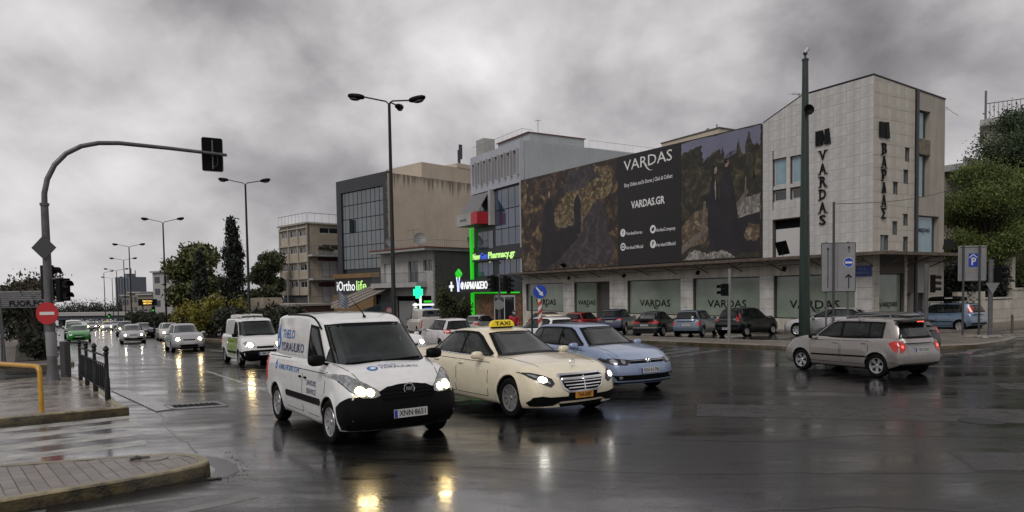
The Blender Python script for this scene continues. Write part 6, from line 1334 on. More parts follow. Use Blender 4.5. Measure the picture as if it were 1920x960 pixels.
pr_(pr, [(.566, .757), (.60, .768), (.62, .764), (.60, .752)], 'ink', 'sunglasses', .116, 'R'); pr_(pr, [(.447, .60), (.465, .645), (.472, .54), (.462, .47)], 'print_stone', 'scarf', .112, 'R')
# text panel
shop_logo(Fb, -17.6, 11.80, 5.3, 'white_print', pm_, b=-.104)
Fb.lettering('Shop Online and In Stores | Click & Collect', -17.6, 10.32, .42, 'white_print', parent=pm_, b=-.103, ex=.004, bold=.006, fit=5.3)
Fb.lettering('VARDAS.GR', -17.6, 8.70, .78, 'white_print', parent=pm_, b=-.103, ex=.004, bold=.022, fit=3.7)
for a, z, tx, g in ((-20.45, 6.62, 'VardasStores', 'f'), (-17.02, 6.62, 'VardasCompany', 't'), (-20.45, 5.52, 'VardasOfficial', 'o'), (-17.02, 5.52, 'VardasOfficial', 'P')):
    mb = MB(); mb.disc(Fb.p(a, -.104, z+.05), (1, 0, 0), (0, 0, 1), .31); o = mb.build('round_icon', 'white_print', pm_); mb = MB()
    if g == 'o':
        mb.add([Fb.p(a+x, -.106, z+.05+y) for x, y in ((-.17, -.17), (.17, -.17), (.17, .17), (-.17, .17))], [(0, 1, 2, 3)]); mb.build('icon_mark', 'ink', o); mb = MB(); mb.disc(Fb.p(a, -.108, z+.05), (1, 0, 0), (0, 0, 1), .09); mb.build('icon_lens', 'white_print', o)
    elif g == 't':
        mb.add([Fb.p(a+x, -.106, z+.05+y) for x, y in ((-.18, -.10), (-.02, -.16), (.12, -.08), (.15, .08), (.20, .12), (.13, .12), (.08, .16), (.01, .12), (-.01, .06), (-.15, .13), (-.13, .02), (-.11, -.05))], [tuple(range(12))]); mb.build('icon_mark', 'ink', o)
    else: mb.text(g, .46, Fb.p(a, -.106, z+.05), (1, 0, 0), (0, 0, 1), bold=.02, ex=.002); mb.build('icon_mark', 'ink', o)
    Fb.lettering(tx, a+1.32, z-.06, .36, 'white_print', parent=pm_, b=-.103, ex=.004, bold=.004, fit=2.05 if len(tx) > 12 else 1.85)
q = VB.matrix_basis @ Vector((-6.2, 2.2, 12.8)); antenna('television_aerial', 'spiky television aerial on the shop roof left of the green mast', q, 1.5, R(20), 5, 1.1)
mb = MB(); a = VB.matrix_basis @ Vector((0.02, 7.2, 12.6)); mb.tube([a, a+Vector((.35, -.1, -.35)), a+Vector((.6, -.2, -.55))], .012, 4); mb.tube([a, a+Vector((-.1, -.3, -.3))], .01, 4); tag(mb.build('loose_cable', 'black_metal'), 'short loose cable sticking out from the shop roof corner at right', 'cable')

# ---- pharmacy: four floors, fins, glazing, green light strips
PH = thing('pharmacy_building', 'grey four storey pharmacy building with white fins, dark glazing and green light strips', 'building', (cx_, cy_, 0), RZ); Fp = Frame(PH, 'F'); PS = Frame(PH, 'R', -35.8)
a0, a1 = -46.2, -35.8
mb = MB(); Fp.box(mb, a0, a1, .5, 18.0, ZB, 16.9); mb.build('body', 'render_grey', PH)
nf = 8; fins = [(a0+.35+(a1-a0-.5)*k/nf, a0+.35+(a1-a0-.5)*(k+1)/nf-.22) for k in range(nf)]
mb = MB(); Fp.wall(mb, a0, a1, 12.85, 16.9, [(x, y, 13.75, 16.1) for x, y in fins], 0, .45); mb.build('front_wall', 'render_lilac', PH)
for x, y in fins:
    Fp.window(x, y, 13.75, 16.1, .42, 'pane_dark', 'mullion', .05); mb = MB(); Fp.box(mb, y, y+.16, -.30, .0, 13.6, 16.15); mb.build('fin', 'render_white', PH)
mb = MB(); Fp.box(mb, a0, a1, .32, .5, ZB, 12.85); mb.build('dark_front', 'mullion', PH)
def panes(F, xs, zs, b, m, root, name='pane', gap=.05):
    for i in range(len(xs)-1):
        for j in range(len(zs)-1):
            mb = MB(); F.box(mb, xs[i]+gap, xs[i+1]-gap, b+random.uniform(-.008, .008), b+.03, zs[j]+gap, zs[j+1]-gap); mb.build(name, m, root)
panes(Fp, [-41.3, -40.0, -38.6, -37.3, -36.0], [6.9, 8.65, 10.6, 12.7], .25, 'pane_blue', PH); panes(Fp, [-45.3, -44.1, -42.95, -41.8], [6.75, 8.7], .25, 'pane_blue', PH); panes(Fp, [-45.35, -44.2, -43.05, -41.9], [3.85, 5.4], .25, 'pane_blue', PH); panes(Fp, [-40.7, -39.5, -38.4, -37.2, -36.1], [3.9, 5.5], .25, 'pane_blue', PH); panes(Fp, [-45.9, -44.6, -43.2, -41.9], [10.9, 12.7], .25, 'pane_sky', PH)
mb = MB(); Fp.box(mb, -41.95, -41.45, -.25, .3, 9.2, 12.9); mb.build('white_post', 'render_white', PH)
mb = MB(); Fp.box(mb, -36.0, -35.78, -.02, .32, 4.0, 12.85); mb.build('edge_post', 'render_white', PH)
mb = MB(); Fp.box(mb, -46.9, -43.5, -1.5, .3, 9.35, 10.6); mb.build('balcony', 'render_white', PH); mb = MB(); Fp.box(mb, -43.5, -42.1, -1.5, .3, 9.35, 10.6); mb.build('red_panel', 'sign_red', PH)
Fp.lettering('συν κεντρο', -45.3, 9.95, .42, 'ink', b=-1.51, ex=.004, fit=1.5); mb = MB(); mb.extr([Fp.p(-46.0, -1.4, 10.7), Fp.p(-42.0, -1.4, 10.7), Fp.p(-42.0, -.1, 12.7), Fp.p(-46.0, -.1, 12.7)], (0, .03, .03)); mat('mesh_awning', (.16, .16, .165), .7); mb.build('mesh_awning', 'mesh_awning', PH)
mb = MB(); Fp.box(mb, a0+.2, a1+.25, -.10, .3, 5.5, 6.5); fs = mb.build('fascia_sign', 'dark_clad', PH)
for tx, a, m, w in (('New', -45.0, 'led_lime', 1.65), ('Gen', -43.25, 'led_blue', 1.6), ('Pharmacy.gr', -39.6, 'led_lime', 5.45)): Fp.lettering(tx, a, 6.0, .95, m, parent=fs, b=-.12, ex=.02, bold=.02, fit=w)
mb = MB(); mb.ell(Fp.p(-41.5, -.35, 5.25), (.14, .14, .14), 10, 7); mb.build('globe_lamp', 'frame_white', PH)
mb = MB(); Fp.box(mb, a0-.12, a0+.2, -.2, .1, 3.55, 9.2); Fp.box(mb, a0-.12, a0+.2, -.2, .1, ZB, 2.1); Fp.box(mb, a0+.25, -36.2, -.12, .0, 2.02, 2.15); mb.build('light_strip', 'led_green', PH)
mat('shop_inside', (.06, .045, .035), .6, col2=(.22, .10, .05), var=.4, vscale=2.5); mb = MB(); Fp.box(mb, a0+.3, -36.2, .15, .31, ZB, 2.0); mb.build('shop_front', 'shop_inside', PH); Fp.window(-41.5, -37.3, ZB, 1.8, .05, 'pane_dark', 'frame_white', .12, mul=1, name='entrance_door')
mb = MB(); PS.box(mb, 1.6, 8.4, .8, 7.0, 16.9, 17.95); mb.build('penthouse', 'render_grey', PH); mb = MB(); PS.box(mb, 1.4, 8.6, .7, 7.1, 17.95, 18.02); mb.build('penthouse_roof', 'roof_tile', PH)
mb = MB(); Fp.box(mb, -45.9, -44.2, .6, 2.0, 16.9, 18.8); mb.build('chimney', 'render_white', PH); PS.window(5.9, 7.0, 17.2, 17.6, .78, 'pane_dark', 'frame_white', .06)
railing(Fp, [(a0+.1, .3, 16.9), (a1-.1, .3, 16.9), (a1-.1, 1.5, 16.9)], 1.15, 'pale_steel', .9); railing(PS, [(8.6, .2, 16.9), (18, .2, 16.9)], .85, 'pale_steel', 1.1)
q = PH.matrix_basis @ Vector((-35.9, 2.2, 17.9)); antenna('television_aerial', 'forked television aerial on the pharmacy roof', q, 1.2, 0, 4, .5)
SG = thing('pharmacy_sign', 'black projecting sign with white ΦΑΡΜΑΚΕΙΟ letters, a plus and a green tree figure', 'sign', (cx_, cy_, 0), RZ); Fs = Frame(SG, 'F')
mb = MB(); Fs.box(mb, -50.6, -40.6, -.9, -.6, 2.15, 3.55); mb.build('sign_box', 'dark_clad', SG)
Fs.lettering('ΦΑΡΜΑΚΕΙΟ', -44.2, 2.85, 1.0, 'led_white', b=-.93, ex=.02, bold=.03, fit=6.2); mb = MB(); Fs.box(mb, -50.2, -49.1, -.95, -.9, 2.70, 3.0); Fs.box(mb, -49.8, -49.5, -.951, -.899, 2.3, 3.4); mb.build('plus', 'led_white', SG)
mb = MB()
for x, y, r in ((-48.1, 4.25, .42), (-47.7, 4.45, .45), (-47.3, 4.2, .42), (-47.75, 4.0, .4)): mb.ell(Fs.p(x, -.95, y), (r, .12, r*.8), 10, 7)
mb.build('tree_crown', 'led_green', SG); mb = MB(); mb.extr([Fs.p(x, -.98, z) for x, z in ((-48.1, 3.75), (-47.4, 3.75), (-47.5, 2.3), (-48.0, 2.3))], (0, .06, 0)); mb.build('tree_body', 'led_blue', SG); mb = MB()
for x in (-48.15, -47.35): mb.tube([Fs.p(x, -1.0, 3.9), Fs.p((x-47.75)/2, -1.0, 3.2), Fs.p(x*.25-47.75*.75, -1.0, 2.25)], .06, 5)
mb.build('tree_arms', 'led_white', SG)
# the tan house behind the banner top
TB = thing('tan_building', 'tan rooftop with dishes showing above the right half of the banner', 'building', (cx_, cy_, 0), RZ); F2 = Frame(TB, 'F'); mb = MB(); F2.box(mb, -37.4, -28.9, 20, 29, ZB, 18.75); mb.build('wall', 'render_beige', TB); mb = MB(); F2.box(mb, -37.5, -28.8, 19.9, 29.1, 18.75, 18.85); mb.build('roof', 'roof_felt', TB); mb = MB(); mb.tube([F2.p(-30.1, 21, 18.4), F2.p(-30.1, 21, 19.5)], .08, 5); mb.tube([F2.p(-31.2, 21, 18.4), F2.p(-31.2, 21, 18.9)], .05, 5); mb.ell(F2.p(-31.3, 20.9, 19.0), (.35, .12, .35), 10, 6); mb.build('satellite_dish', 'frame_grey', TB)

# ---- generic far building helper frames
def bframe(name, label, x, y, ang): t = thing(name, label, 'building', (x, y, 0), R(ang)); return t, Frame(t, 'F'), Frame(t, 'R')
def resize(root, k):
    # set the finished building to its real size (all lengths by k, heights counted from eye level)
    for o in [root]+list(root.children_recursive):
        if o.type == 'MESH' and o.data.users == 1: o.data.transform(Matrix.Translation((0, 0, 2.2*(1-k))) @ Matrix.Scale(k, 4))
# two storey house with balcony, awnings
k9 = 1.21; HB, Fh, Rh = bframe('house', 'dark grey two storey house with balcony, striped awning and dishes on the roof', -8.78, 79.9, -45); Zh = lambda z: z; g0 = -1.9
mb = MB(); Fh.wall(mb, -8.95, 0, g0, Zh(6.3), [(-8.3, -7.0, Zh(3.2), Zh(5.2)), (-4.2, -2.6, Zh(3.2), Zh(5.3)), (-1.75, -.35, Zh(4.28), Zh(5.35)), (-6.5, -.6, g0, Zh(1.9))], 0, .3); mb.build('front_wall', 'render_white', HB)
mb = MB(); Rh.box(mb, .0, 6.4, 0, .3, g0, Zh(6.45)); mb.build('side_wall', 'render_dark', HB); mb = MB(); Fh.box(mb, -8.95, -.3, .31, 6.3, g0, Zh(6.2)); mb.build('core', 'render_dark', HB)
mb = MB(); Fh.box(mb, -8.9, .15, -1.3, 6.5, Zh(6.22), Zh(6.45)); mb.build('roof_slab', 'render_white', HB); mb = MB(); Fh.box(mb, -9.0, .25, -1.4, 6.5, Zh(6.46), Zh(6.56)); mb.build('roof_tiles', 'roof_tile', HB)
mb = MB(); Fh.box(mb, -8.9, -1.2, -1.3, 0, Zh(2.75), Zh(3.2)); mb.build('balcony_slab', 'render_white', HB); railing(Fh, [(-8.85, -.1, Zh(3.2)), (-8.85, -1.25, Zh(3.2)), (-1.3, -1.25, Zh(3.2)), (-1.3, -.1, Zh(3.2))], .95, 'steel', .14, .014)
railing(Fh, [(-8.85, -1.3, Zh(6.56)), (.1, -1.3, Zh(6.56))], .75, 'pale_steel', .25, .014); railing(Rh, [(.1, .15, Zh(6.5)), (6.3, .15, Zh(6.5))], .75, 'pale_steel', .25, .014)
for q in ((-8.3, -7.0, 3.2, 5.2, 'frame_white'), (-4.2, -2.6, 3.2, 5.3, 'frame_grey'), (-1.75, -.35, 4.28, 5.35, 'frame_grey')): Fh.window(q[0], q[1], Zh(q[2]), Zh(q[3]), .15, 'pane_dark' if q[4] == 'frame_grey' else 'frame_white', q[4], .08, mul=1)
mb = MB(); mb.extr([(-10.6, -.2, Zh(2.9)), (-6.2, -.2, Zh(2.9)), (-8.2, -4.6, Zh(.75)), (-13.6, -4.6, Zh(.75))], (0, 0, .06)); mb.build('awning', 'awning_cloth', HB)
for k in range(5): a = -10.6+1.1*k; b = -13.6+1.35*k; mb = MB(); mb.tube([(a, -.2, Zh(2.9)+.08), (b, -4.6, Zh(.75)+.08)], .06, 4); mb.build('awning_seam', 'roof_felt', HB)
mb = MB(); mb.extr([(-6.3, -.3, Zh(1.6)), (-6.3, -4.0, Zh(.6)), (-6.3, -4.0, g0), (-6.3, -.3, g0)], (-.08, 0, 0)); mb.build('wind_screen', 'pane_sky', HB)
mb = MB(); Fh.box(mb, -6.0, -3.4, .1, .2, g0, Zh(1.4)); mb.build('notice_boards', 'frame_grey', HB); mb = MB(); Fh.box(mb, -6.4, -.6, .25, .31, g0, Zh(1.9)); mb.build('shop_recess', 'under', HB)
resize(HB, k9); H3 = lambda p: HB.matrix_basis @ Vector((p[0]*k9, p[1]*k9, 2.2+(p[2]-2.2)*k9))
def dish(x, y, z, r, label, rz=0): t = thing('satellite_dish', label, 'satellite dish', H3((x, y, z)), R(rz)); mb = MB(); mb.lathe([(0, 0), (r*.5, .05*r), (r*.85, .18*r), (r, .30*r), (r*1.01, .29*r), (r*.85, .15*r), (r*.5, .02*r), (0, -.04)], 18, Matrix.Translation((0, 0, .9)) @ Matrix.Rotation(R(70), 4, 'X')); mb.build('reflector', 'frame_grey', t, smooth=40); mb = MB(); mb.tube([(0, 0.05, 0), (0, .05, .9)], .04, 6); mb.build('mast', 'steel', t)
dish(-6.3, -.6, Zh(6.56), .62, 'left satellite dish on the roof of the dark house', 30); dish(-1.4, -.6, Zh(6.56), .75, 'large pale satellite dish over the corner of the dark house', 10); q = Rh.p(4.9, .6, Zh(6.5)); dish(q[0], q[1], q[2], .55, 'right satellite dish by the green lit pharmacy edge', 60)
antenna('television_aerial', 'bent television aerial between the dishes of the dark house', H3((-3.4, .2, 6.5)), 2.4, R(-45), 4, 2.4)
# glass office with orthopaedic shop
GB_, Fg, Rg = bframe('office_building', 'black framed glass office block with a large blank beige side wall', -17.15, 98.0, -44); gz = -2.6
mb = MB(); Fg.box(mb, -11.9, 0, 0, .5, 15.9, 17.6); Fg.box(mb, -11.9, -10.75, 0, .5, gz, 15.9); Fg.box(mb, -1.05, 0, 0, .5, 4.55, 15.9); mb.build('black_frame', 'dark_clad', GB_); mb = MB(); Fg.box(mb, -10.75, -1.05, .35, .5, gz, 15.9); mb.build('backing', 'mullion', GB_)
panes(Fg, [-10.75, -10.05]+[-10.05+1.0*k for k in range(1, 10)], [5.5, 6.8, 8.6, 10.4, 12.25, 14.1, 15.85], .18, 'pane_sky', GB_, gap=.055)
mb = MB(); mb.extr([Fg.p(-8.9, .1, 10.45), Fg.p(-8.15, .1, 10.45), Fg.p(-8.3, -.35, 10.45)], (0, 0, 1.7)); mb.build('open_casement', 'pane_dark', GB_)
mb = MB(); Rg.box(mb, 0, 14.8, 0, .4, gz, 17.4); mb.build('side_wall', 'render_beige_drips', GB_); mb = MB(); Rg.box(mb, -.02, .55, -.05, .0, 3, 17.3); mb.build('edge_strip', 'render_cream', GB_)
mb = MB(); Fg.box(mb, -11.8, -.4, .5, 14, gz, 17.3); mb.build('core', 'render_dark', GB_); mb = MB(); Rg.box(mb, 5.6, 14.8, .1, 8, 17.4, 19.4); mb.build('roof_storey', 'render_beige', GB_); mb = MB(); Rg.box(mb, 11.8, 14.8, .05, 4, 19.4, 20.0); mb.build('lift_house', 'render_beige', GB_)
mb = MB(); Fg.box(mb, -12.4, -1.4, -.6, 0, 4.3, 4.9); Fg.box(mb, -12.4, -3.0, -.5, 0, gz, 2.1); mb.build('brown_fascia', 'brown_clad', GB_); mb = MB(); Fg.box(mb, -12.3, -1.4, -.3, 0, 2.1, 4.3); sb = mb.build('sign_board', 'dark_clad', GB_)
Fg.lettering('iOrtho', -9.6, 3.2, 1.9, 'led_white', parent=sb, b=-.33, ex=.02, bold=.0, fit=4.4); Fg.lettering('life', -5.9, 3.2, 1.9, 'led_lime', parent=sb, b=-.33, ex=.02, fit=2.3); Fg.lettering('ΟΡΘΟΠΕΔΙΚΑ', -8.2, 1.2, .6, 'ink', b=-.53, ex=.01, fit=3.0)
mb = MB(); q = Rg.p(13.6, 1.5, 20.0); mb.tube([q, (q[0], q[1], 23.0)], .12, 6)
for dx, dy, z in ((.3, 0, 22), (-.3, .1, 21.6), (0, .3, 22.3)): mb.box(q[0]+dx-.14, q[0]+dx+.14, q[1]+dy-.1, q[1]+dy+.1, z-1.1, z+.7)
tg = thing('mobile_mast', 'cluster of mobile phone antennas on the beige office roof', 'mast', GB_.location, 0); tg.rotation_euler = GB_.rotation_euler; mb.build('antenna_panels', 'dark_clad', tg); resize(tg, 1.114)
resize(GB_, 1.114); tg.location = GB_.location
# the beige concrete block
BB, Fk, Rk = bframe('apartment_block', 'beige concrete block with gridded windows and roof railing', -32.16, 110.0, -46); bz = -3.2; rows = [(10.65, 12.74), (7.95, 10.0), (5.2, 7.3), (2.45, 4.55)]; colx = [(-9.0, -6.6), (-6.1, -3.4), (-2.9, -.3)]
hl = [(x, y, z0+.85, z1-.25) for x, y in colx for z0, z1 in rows]; mb = MB(); Fk.wall(mb, -9.5, 0, 2.1, 13.4, hl, .12, .3); mb.build('front_wall', 'render_cream', BB); mb = MB()
for x in (-9.5, -6.35, -3.15, -.05): Fk.box(mb, x-.14, x+.14, -.1, .118, 2.1, 13.2)
for z in (12.85, 10.15, 7.45, 4.75): Fk.box(mb, -9.6, .15, -.16, .117, z-.12, z+.1)
mb.build('concrete_grid', 'render_warm', BB)
for x, y, z0, z1 in hl: Fk.window(x, y, z0, z1, .2, 'pane_dark', 'frame_white', .08, mul=1 if random.random() < .7 else 2)
rh = [(2.2, 5.6, 11.95, 12.9), (2.6, 5.6, 9.3, 10.2), (2.4, 5.3, 5.0, 7.9), (2.4, 5.3, .9, 4.2)]; mb = MB(); Rk.wall(mb, 0, 6.5, bz, 13.4, rh, 0, .3); mb.build('side_wall', 'render_cream', BB)
for q in rh: Rk.window(q[0], q[1], q[2], q[3], .12, 'pane_dark' if q[2] > 9 else 'frame_white', 'frame_white' if q[2] > 9 else 'frame_grey', .1, mul=1)
mb = MB(); Fk.box(mb, -9.3, -.35, .45, 9, bz, 13.2); mb.build('core', 'render_dark', BB); mb = MB(); Fk.box(mb, -9.9, .2, -.3, 9, 13.4, 13.6); mb.build('roof', 'render_warm', BB); railing(Fk, [(-9.6, -.1, 13.6), (.1, -.1, 13.6)], 1.5, 'pale_steel', 1.2, .03); railing(Rk, [(.1, -.1, 13.6), (6.4, -.1, 13.6)], 1.5, 'pale_steel', 1.2, .03)
mat('maroon', (.10, .03, .03), .7)
for z, nm in ((8.5, 1), (4.75, 0), (.6, 0)):
    mb = MB(); Rk.box(mb, .0, 6.3, -1.5, 0, z-.3, z); mb.build('balcony', 'render_white', BB); railing(Rk, [(0, -.05, z), (.0, -1.45, z), (6.3, -1.45, z)], 1.3, 'steel', .3, .02)
    if z < 8: mb = MB(); Rk.box(mb, 1.8, 6.4, -.03, .0, z+2.85, z+3.45); mb.build('maroon_band', 'maroon', BB)
# distant town
mat('far_grey', (.14, .155, .18), .8, var=.1, vscale=.1); mat('far_dark', (.06, .07, .085), .8); mat('far_beige', (.22, .195, .165), .8, var=.12, vscale=.2, streak=.1); mat('far_white', (.33, .32, .31), .8)
def far_tower():
    t = thing('tower_block', 'distant grey tower block with dark vertical strips', 'tower', (-168, 300, 0), R(-25)); mb = MB(); mb.box(-4.6, 4.6, 0, 8, -9, 11); mb.build('body', 'far_grey', t)
    for k in range(5): mb = MB(); mb.box(-4.3+k*1.8, -3.4+k*1.8, -.15, 0, -8, 10.6); mb.build('window_strip', 'far_dark', t)
    mb = MB(); mb.box(-1.5, .5, 2, 6, 11, 12.5); mb.tube([(-1, 5, 11), (-1, 5, 15)], .25, 5); mb.tube([(1.8, 5, 11), (1.8, 5, 14)], .2, 5); mb.build('roof_plant', 'far_grey', t)
far_tower()
def far_block(x, y, ang, w, d, z1, m, label, nf, nw):
    t = thing('distant_building', label, 'building', (x, y, 0), R(ang)); mb = MB(); mb.box(-w/2, w/2, 0, d, -8, z1); mb.build('wall', m, t); F = Frame(t, 'F'); mb = MB(); mb.box(-w/2-.3, w/2+.3, -.6, d, z1, z1+.4); mb.build('roof', 'far_white', t)
    for j in range(nf):
        for i in range(nw): mb = MB(); a = -w/2+w*(i+.25)/nw; z = z1-2.6-3.0*j; mb.box(a, a+w*.5/nw, -.12, 0, z, z+1.5); mb.build('window', 'far_dark', t)
far_block(-88.5, 176, -35, 9, 8, 8.4, 'far_white', 'distant white terraced block left of the big tree', 3, 2)
for k, (x, y, w, z, lb) in enumerate(((-113.5, 205, 5, 2.6, 'distant beige block nearest the tower'), (-109.5, 202, 5, 3.4, 'distant beige block in the middle of the far cluster'), (-104.5, 198, 5.5, 2.8, 'distant beige block behind the message sign'), (-103, 207, 6, 4.0, 'distant beige block with a pale roof above the message sign'))): far_block(x, y, -28+4*k, w, 9, z, 'far_beige', lb, 2, 3)
FO = thing('flyover', 'pale concrete flyover crossing the avenue in the distance', 'bridge', (-113, 190, 0), R(-8)); mb = MB(); mb.box(-40, 14, -3, 4, -2.6, -1.75); mb.build('parapet', 'far_white', FO); mb = MB(); mb.box(-40, 14, -2.5, 4, -3.6, -2.6); mb.build('deck', 'far_dark', FO)
for x in (-30, -12, 8): mb = MB(); mb.box(x-.6, x+.6, 0, 1.5, -7, -3.6); mb.build('pier', 'far_grey', FO)
# low buildings left of the block: brick wall, container
mat('brick_wall', (.10, .055, .04), .8, var=.3, vscale=2); LW = thing('shed', 'low brown shed with a pale roof behind the median bushes', 'shed', (-31.5, 84, 0), R(-40)); mb = MB(); mb.box(-6, 9, 0, 5, -3, .9); mb.build('wall', 'brick_wall', LW); mb = MB(); mb.box(-6.3, 9.3, -.4, 5, .9, 1.15); mb.build('roof', 'render_warm', LW)
CT = thing('cabin_unit', 'cream portable cabin with small dark vent beside the beige block', 'cabin', (-29.8, 81, 0), R(-40)); mb = MB(); mb.box(-1.5, 1.5, 0, 2.4, -1.8, 1.9); mb.build('shell', 'render_cream', CT); mb = MB(); mb.box(-.2, .4, -.04, 0, -.9, -.5); mb.build('vent', 'under', CT); mb = MB(); mb.box(.2, .6, -.04, 0, .9, 1.4); mb.build('hatch', 'render_dark', CT)
mb = MB()
for k in range(2): mb.box(-2.6-k*2.6, -.6-k*2.6, 0, .3, -2.6, .4)
# right hand side: boundary wall, apartment houses behind the trees
BWX, BWY = xy(21.6, 44.0); BW = thing('boundary_wall', 'stone boundary wall with openings beside the shop, behind the sky blue hatchback', 'wall', (BWX, BWY, 0), R(31)); Fw = Frame(BW, 'F')
for i, (a0, a1, z1) in enumerate(((-.2, 3.0, 1.75), (3.0, 6.4, 1.25), (6.4, 9.2, 1.8), (9.2, 30, 1.75))):
    z = -.6; j = 0
    while z < z1-.05:
        a = a0
        while a < a1-.05:
            w = min(1.6 if (a > a0 or j % 2 == 0) else .8, a1-a); mb = MB(); Fw.box(mb, a+.008, a+w-.008, random.uniform(-.008, .006), .3, z+.008, min(z+.6, z1)-.008); mb.build('stone_block', 'marble_warm', BW); a += w
        z += .6; j += 1
mb = MB(); Fw.box(mb, -.2, 30, .03, .28, -.9, 1.2); mb.build('mortar_core', 'joint', BW); mb = MB(); Fw.box(mb, 3.0, 6.4, -.06, .34, 1.25, 1.35); Fw.box(mb, 6.4, 9.2, -.08, .34, 1.8, 1.92); mb.build('coping', 'marble_warm', BW); mb = MB(); Fw.box(mb, 6.3, 6.7, -.05, .35, 1.92, 3.9); mb.build('gate_pier', 'marble_warm', BW)
AB = thing('apartment_house', 'cream apartment house with a white terrace railing behind the corner shop', 'building', (38.6, 58.0, 0), R(31)); Fa = Frame(AB, 'F'); mb = MB(); mb.box(-5, 8, 0, 9, -.5, 11.6); mb.build('wall', 'render_warm', AB); mb = MB(); mb.box(-5, 8, -1.8, 0, 11.1, 11.6); mb.box(-5, 8, -1.7, -1.5, 11.6, 12.0); mb.build('terrace', 'render_white', AB); railing(Fa, [(-2.2, -1.6, 12.0), (8, -1.6, 12.0)], 1.15, 'frame_white', .28, .03)
mb = MB(); mb.box(-5, 8, -1.6, 0, 5.6, 6.0); mb.box(-5, 8, -1.6, -1.45, 6.0, 7.0); mb.build('balcony', 'render_warm', AB); Fa.window(0, 1.2, 6.2, 8.2, -.05, 'pane_dark', 'frame_grey', .08)
AC = thing('apartment_house', 'pale apartment house with roof railing and aerial rising behind the dark trees at right', 'building', (43.4, 59.4, 0), R(-34)); Fa = Frame(AC, 'F'); mb = MB(); mb.box(-2.6, 14, 0, 9, -.5, 15.8); mb.build('wall', 'render_warm', AC); mb = MB(); mb.box(-2.9, 14, -.8, 9, 15.8, 16.3); mb.build('roof', 'render_white', AC); railing(Fa, [(-2.5, -.4, 16.3), (13, -.4, 16.3)], 1.4, 'frame_grey', .3, .03); mb = MB(); mb.tube([(-2.5, -.4, 16.3), (-2.5, -.4, 18.8)], .09, 5); mb.build('flue', 'steel', AC)
for k in range(3): Fa.window(-1.6+k*3, -.2+k*3, 13.0, 14.9, -.05, 'pane_dark', 'frame_grey', .1)
antenna('television_aerial', 'television aerial on the pale apartment house at far right', AC.matrix_basis @ Vector((2.0, 0, 16.3)), 2.8, R(0), 3, 1.6)
# ------------------------------------------------------------------ street furniture
mat('sign_red_face', (.42, .018, .022), .4, var=.06); mat('sign_white', (.62, .62, .61), .4, var=.08); mat('sign_back', (.06, .06, .062), .5, .3); mat('sign_blue_face', (.012, .05, .36), .4); mat('rail_yellow', (.50, .26, .02), .4, var=.2, vscale=8, coat=.3); mat('mast_green', (.004, .018, .010), .4, var=.2, vscale=2, coat=.3); mat('lens_dark', (.02, .02, .02), .2); mat('panel_grey', (.22, .22, .225), .5, var=.12, vscale=1.5); mat('sticker', (.5, .5, .5), .5)
def signal_head(parent, c, yaw, n=3, w=.30, step=.30, name='signal_head', visor=True, lit=None):
    # c is the middle of the head; yaw turns the lamps' facing direction from -Y
    Rm = Matrix.Translation(c) @ Matrix.Rotation(R(yaw), 4, 'Z'); mb = MB(); h = step*n
    o = len(mb.v); mb.box(-w/2, w/2, -.10, .12, -h/2, h/2); mb.v[o:] = [tuple(Rm @ Vector(v)) for v in mb.v[o:]]; hd = mb.build(name, 'black_plastic', parent)
    for k in range(n):
        z = h/2-step*(k+.5); v = MB(); P = [(math.cos(t)*w*.40, math.sin(t)*w*.40) for t in [R(-20)+R(220)*j/8 for j in range(9)]]
        V = [(x, -.10, z+y) for x, y in P]+[(x*1.04, -.34, z+y*1.04-.02) for x, y in P]+[(x*.93, -.10, z+y*.93) for x, y in P]+[(x*.97, -.33, z+y*.97-.02) for x, y in P]
        F = [(i, i+1, 10+i, 9+i) for i in range(8)]+[(18+i, 27+i, 28+i, 19+i) for i in range(8)]+[(9+i, 10+i, 28+i, 27+i) for i in range(8)]
        v.add([Rm @ Vector(q) for q in V], F); v.build('visor', 'black_plastic', hd)
        l = MB(); l.disc(Rm @ Vector((0, -.106, z)), Rm.to_3x3() @ Vector((1, 0, 0)), (0, 0, 1), w*.36); l.build('lens', (lit or {}).get(k, 'lens_dark'), hd)
    return hd
# left signal with its long bent arm over the carriageway
px_, py_ = -13.93, 20.92; gz_ = ground(px_, py_)
TLs = thing('traffic_light', 'grey signal mast with a long bent arm reaching over the left carriageway', 'traffic light', (px_, py_, gz_)); A = lambda L, z: (EX*L, EY*L, z-gz_)
mb = MB(); mb.tube([A(0, gz_+.14), A(0, gz_+.30), A(0, gz_+.55), A(-.02, 3.0), A(-.02, 5.02)], [.21, .17, .135, .115, .10], 14); mb.build('pole', 'steel', TLs, smooth=40)
mb = MB(); mb.tube([A(-.02, 4.98), A(-.02, 5.06)], .125, 12); mb.build('collar', 'steel', TLs)
mb = MB(); mb.tube([A(-.02, 4.95), A(-.01, 5.35), A(.08, 5.78), A(.28, 6.22), A(.58, 6.58), A(.98, 6.84), A(1.45, 6.98), A(2.0, 7.03), A(3.4, 7.0), A(5.15, 6.93)], [.085, .08, .078, .075, .072, .07, .068, .066, .06, .052], 10); mb.build('arm', 'steel', TLs, smooth=50)
c = Vector(A(4.72, 6.93)); hd = MB(); fx = Vector((DX, DY, 0)); ex = Vector((EX, EY, 0))
hd.extr([c+fx*.14+ex*x+Vector((0, 0, z)) for x, z in ((-.33, -.52), (-.28, -.56), (.28, -.56), (.33, -.52), (.33, .52), (.28, .56), (-.28, .56), (-.33, .52))], fx*.03); bb = hd.build('backing_board', 'black_plastic', TLs)
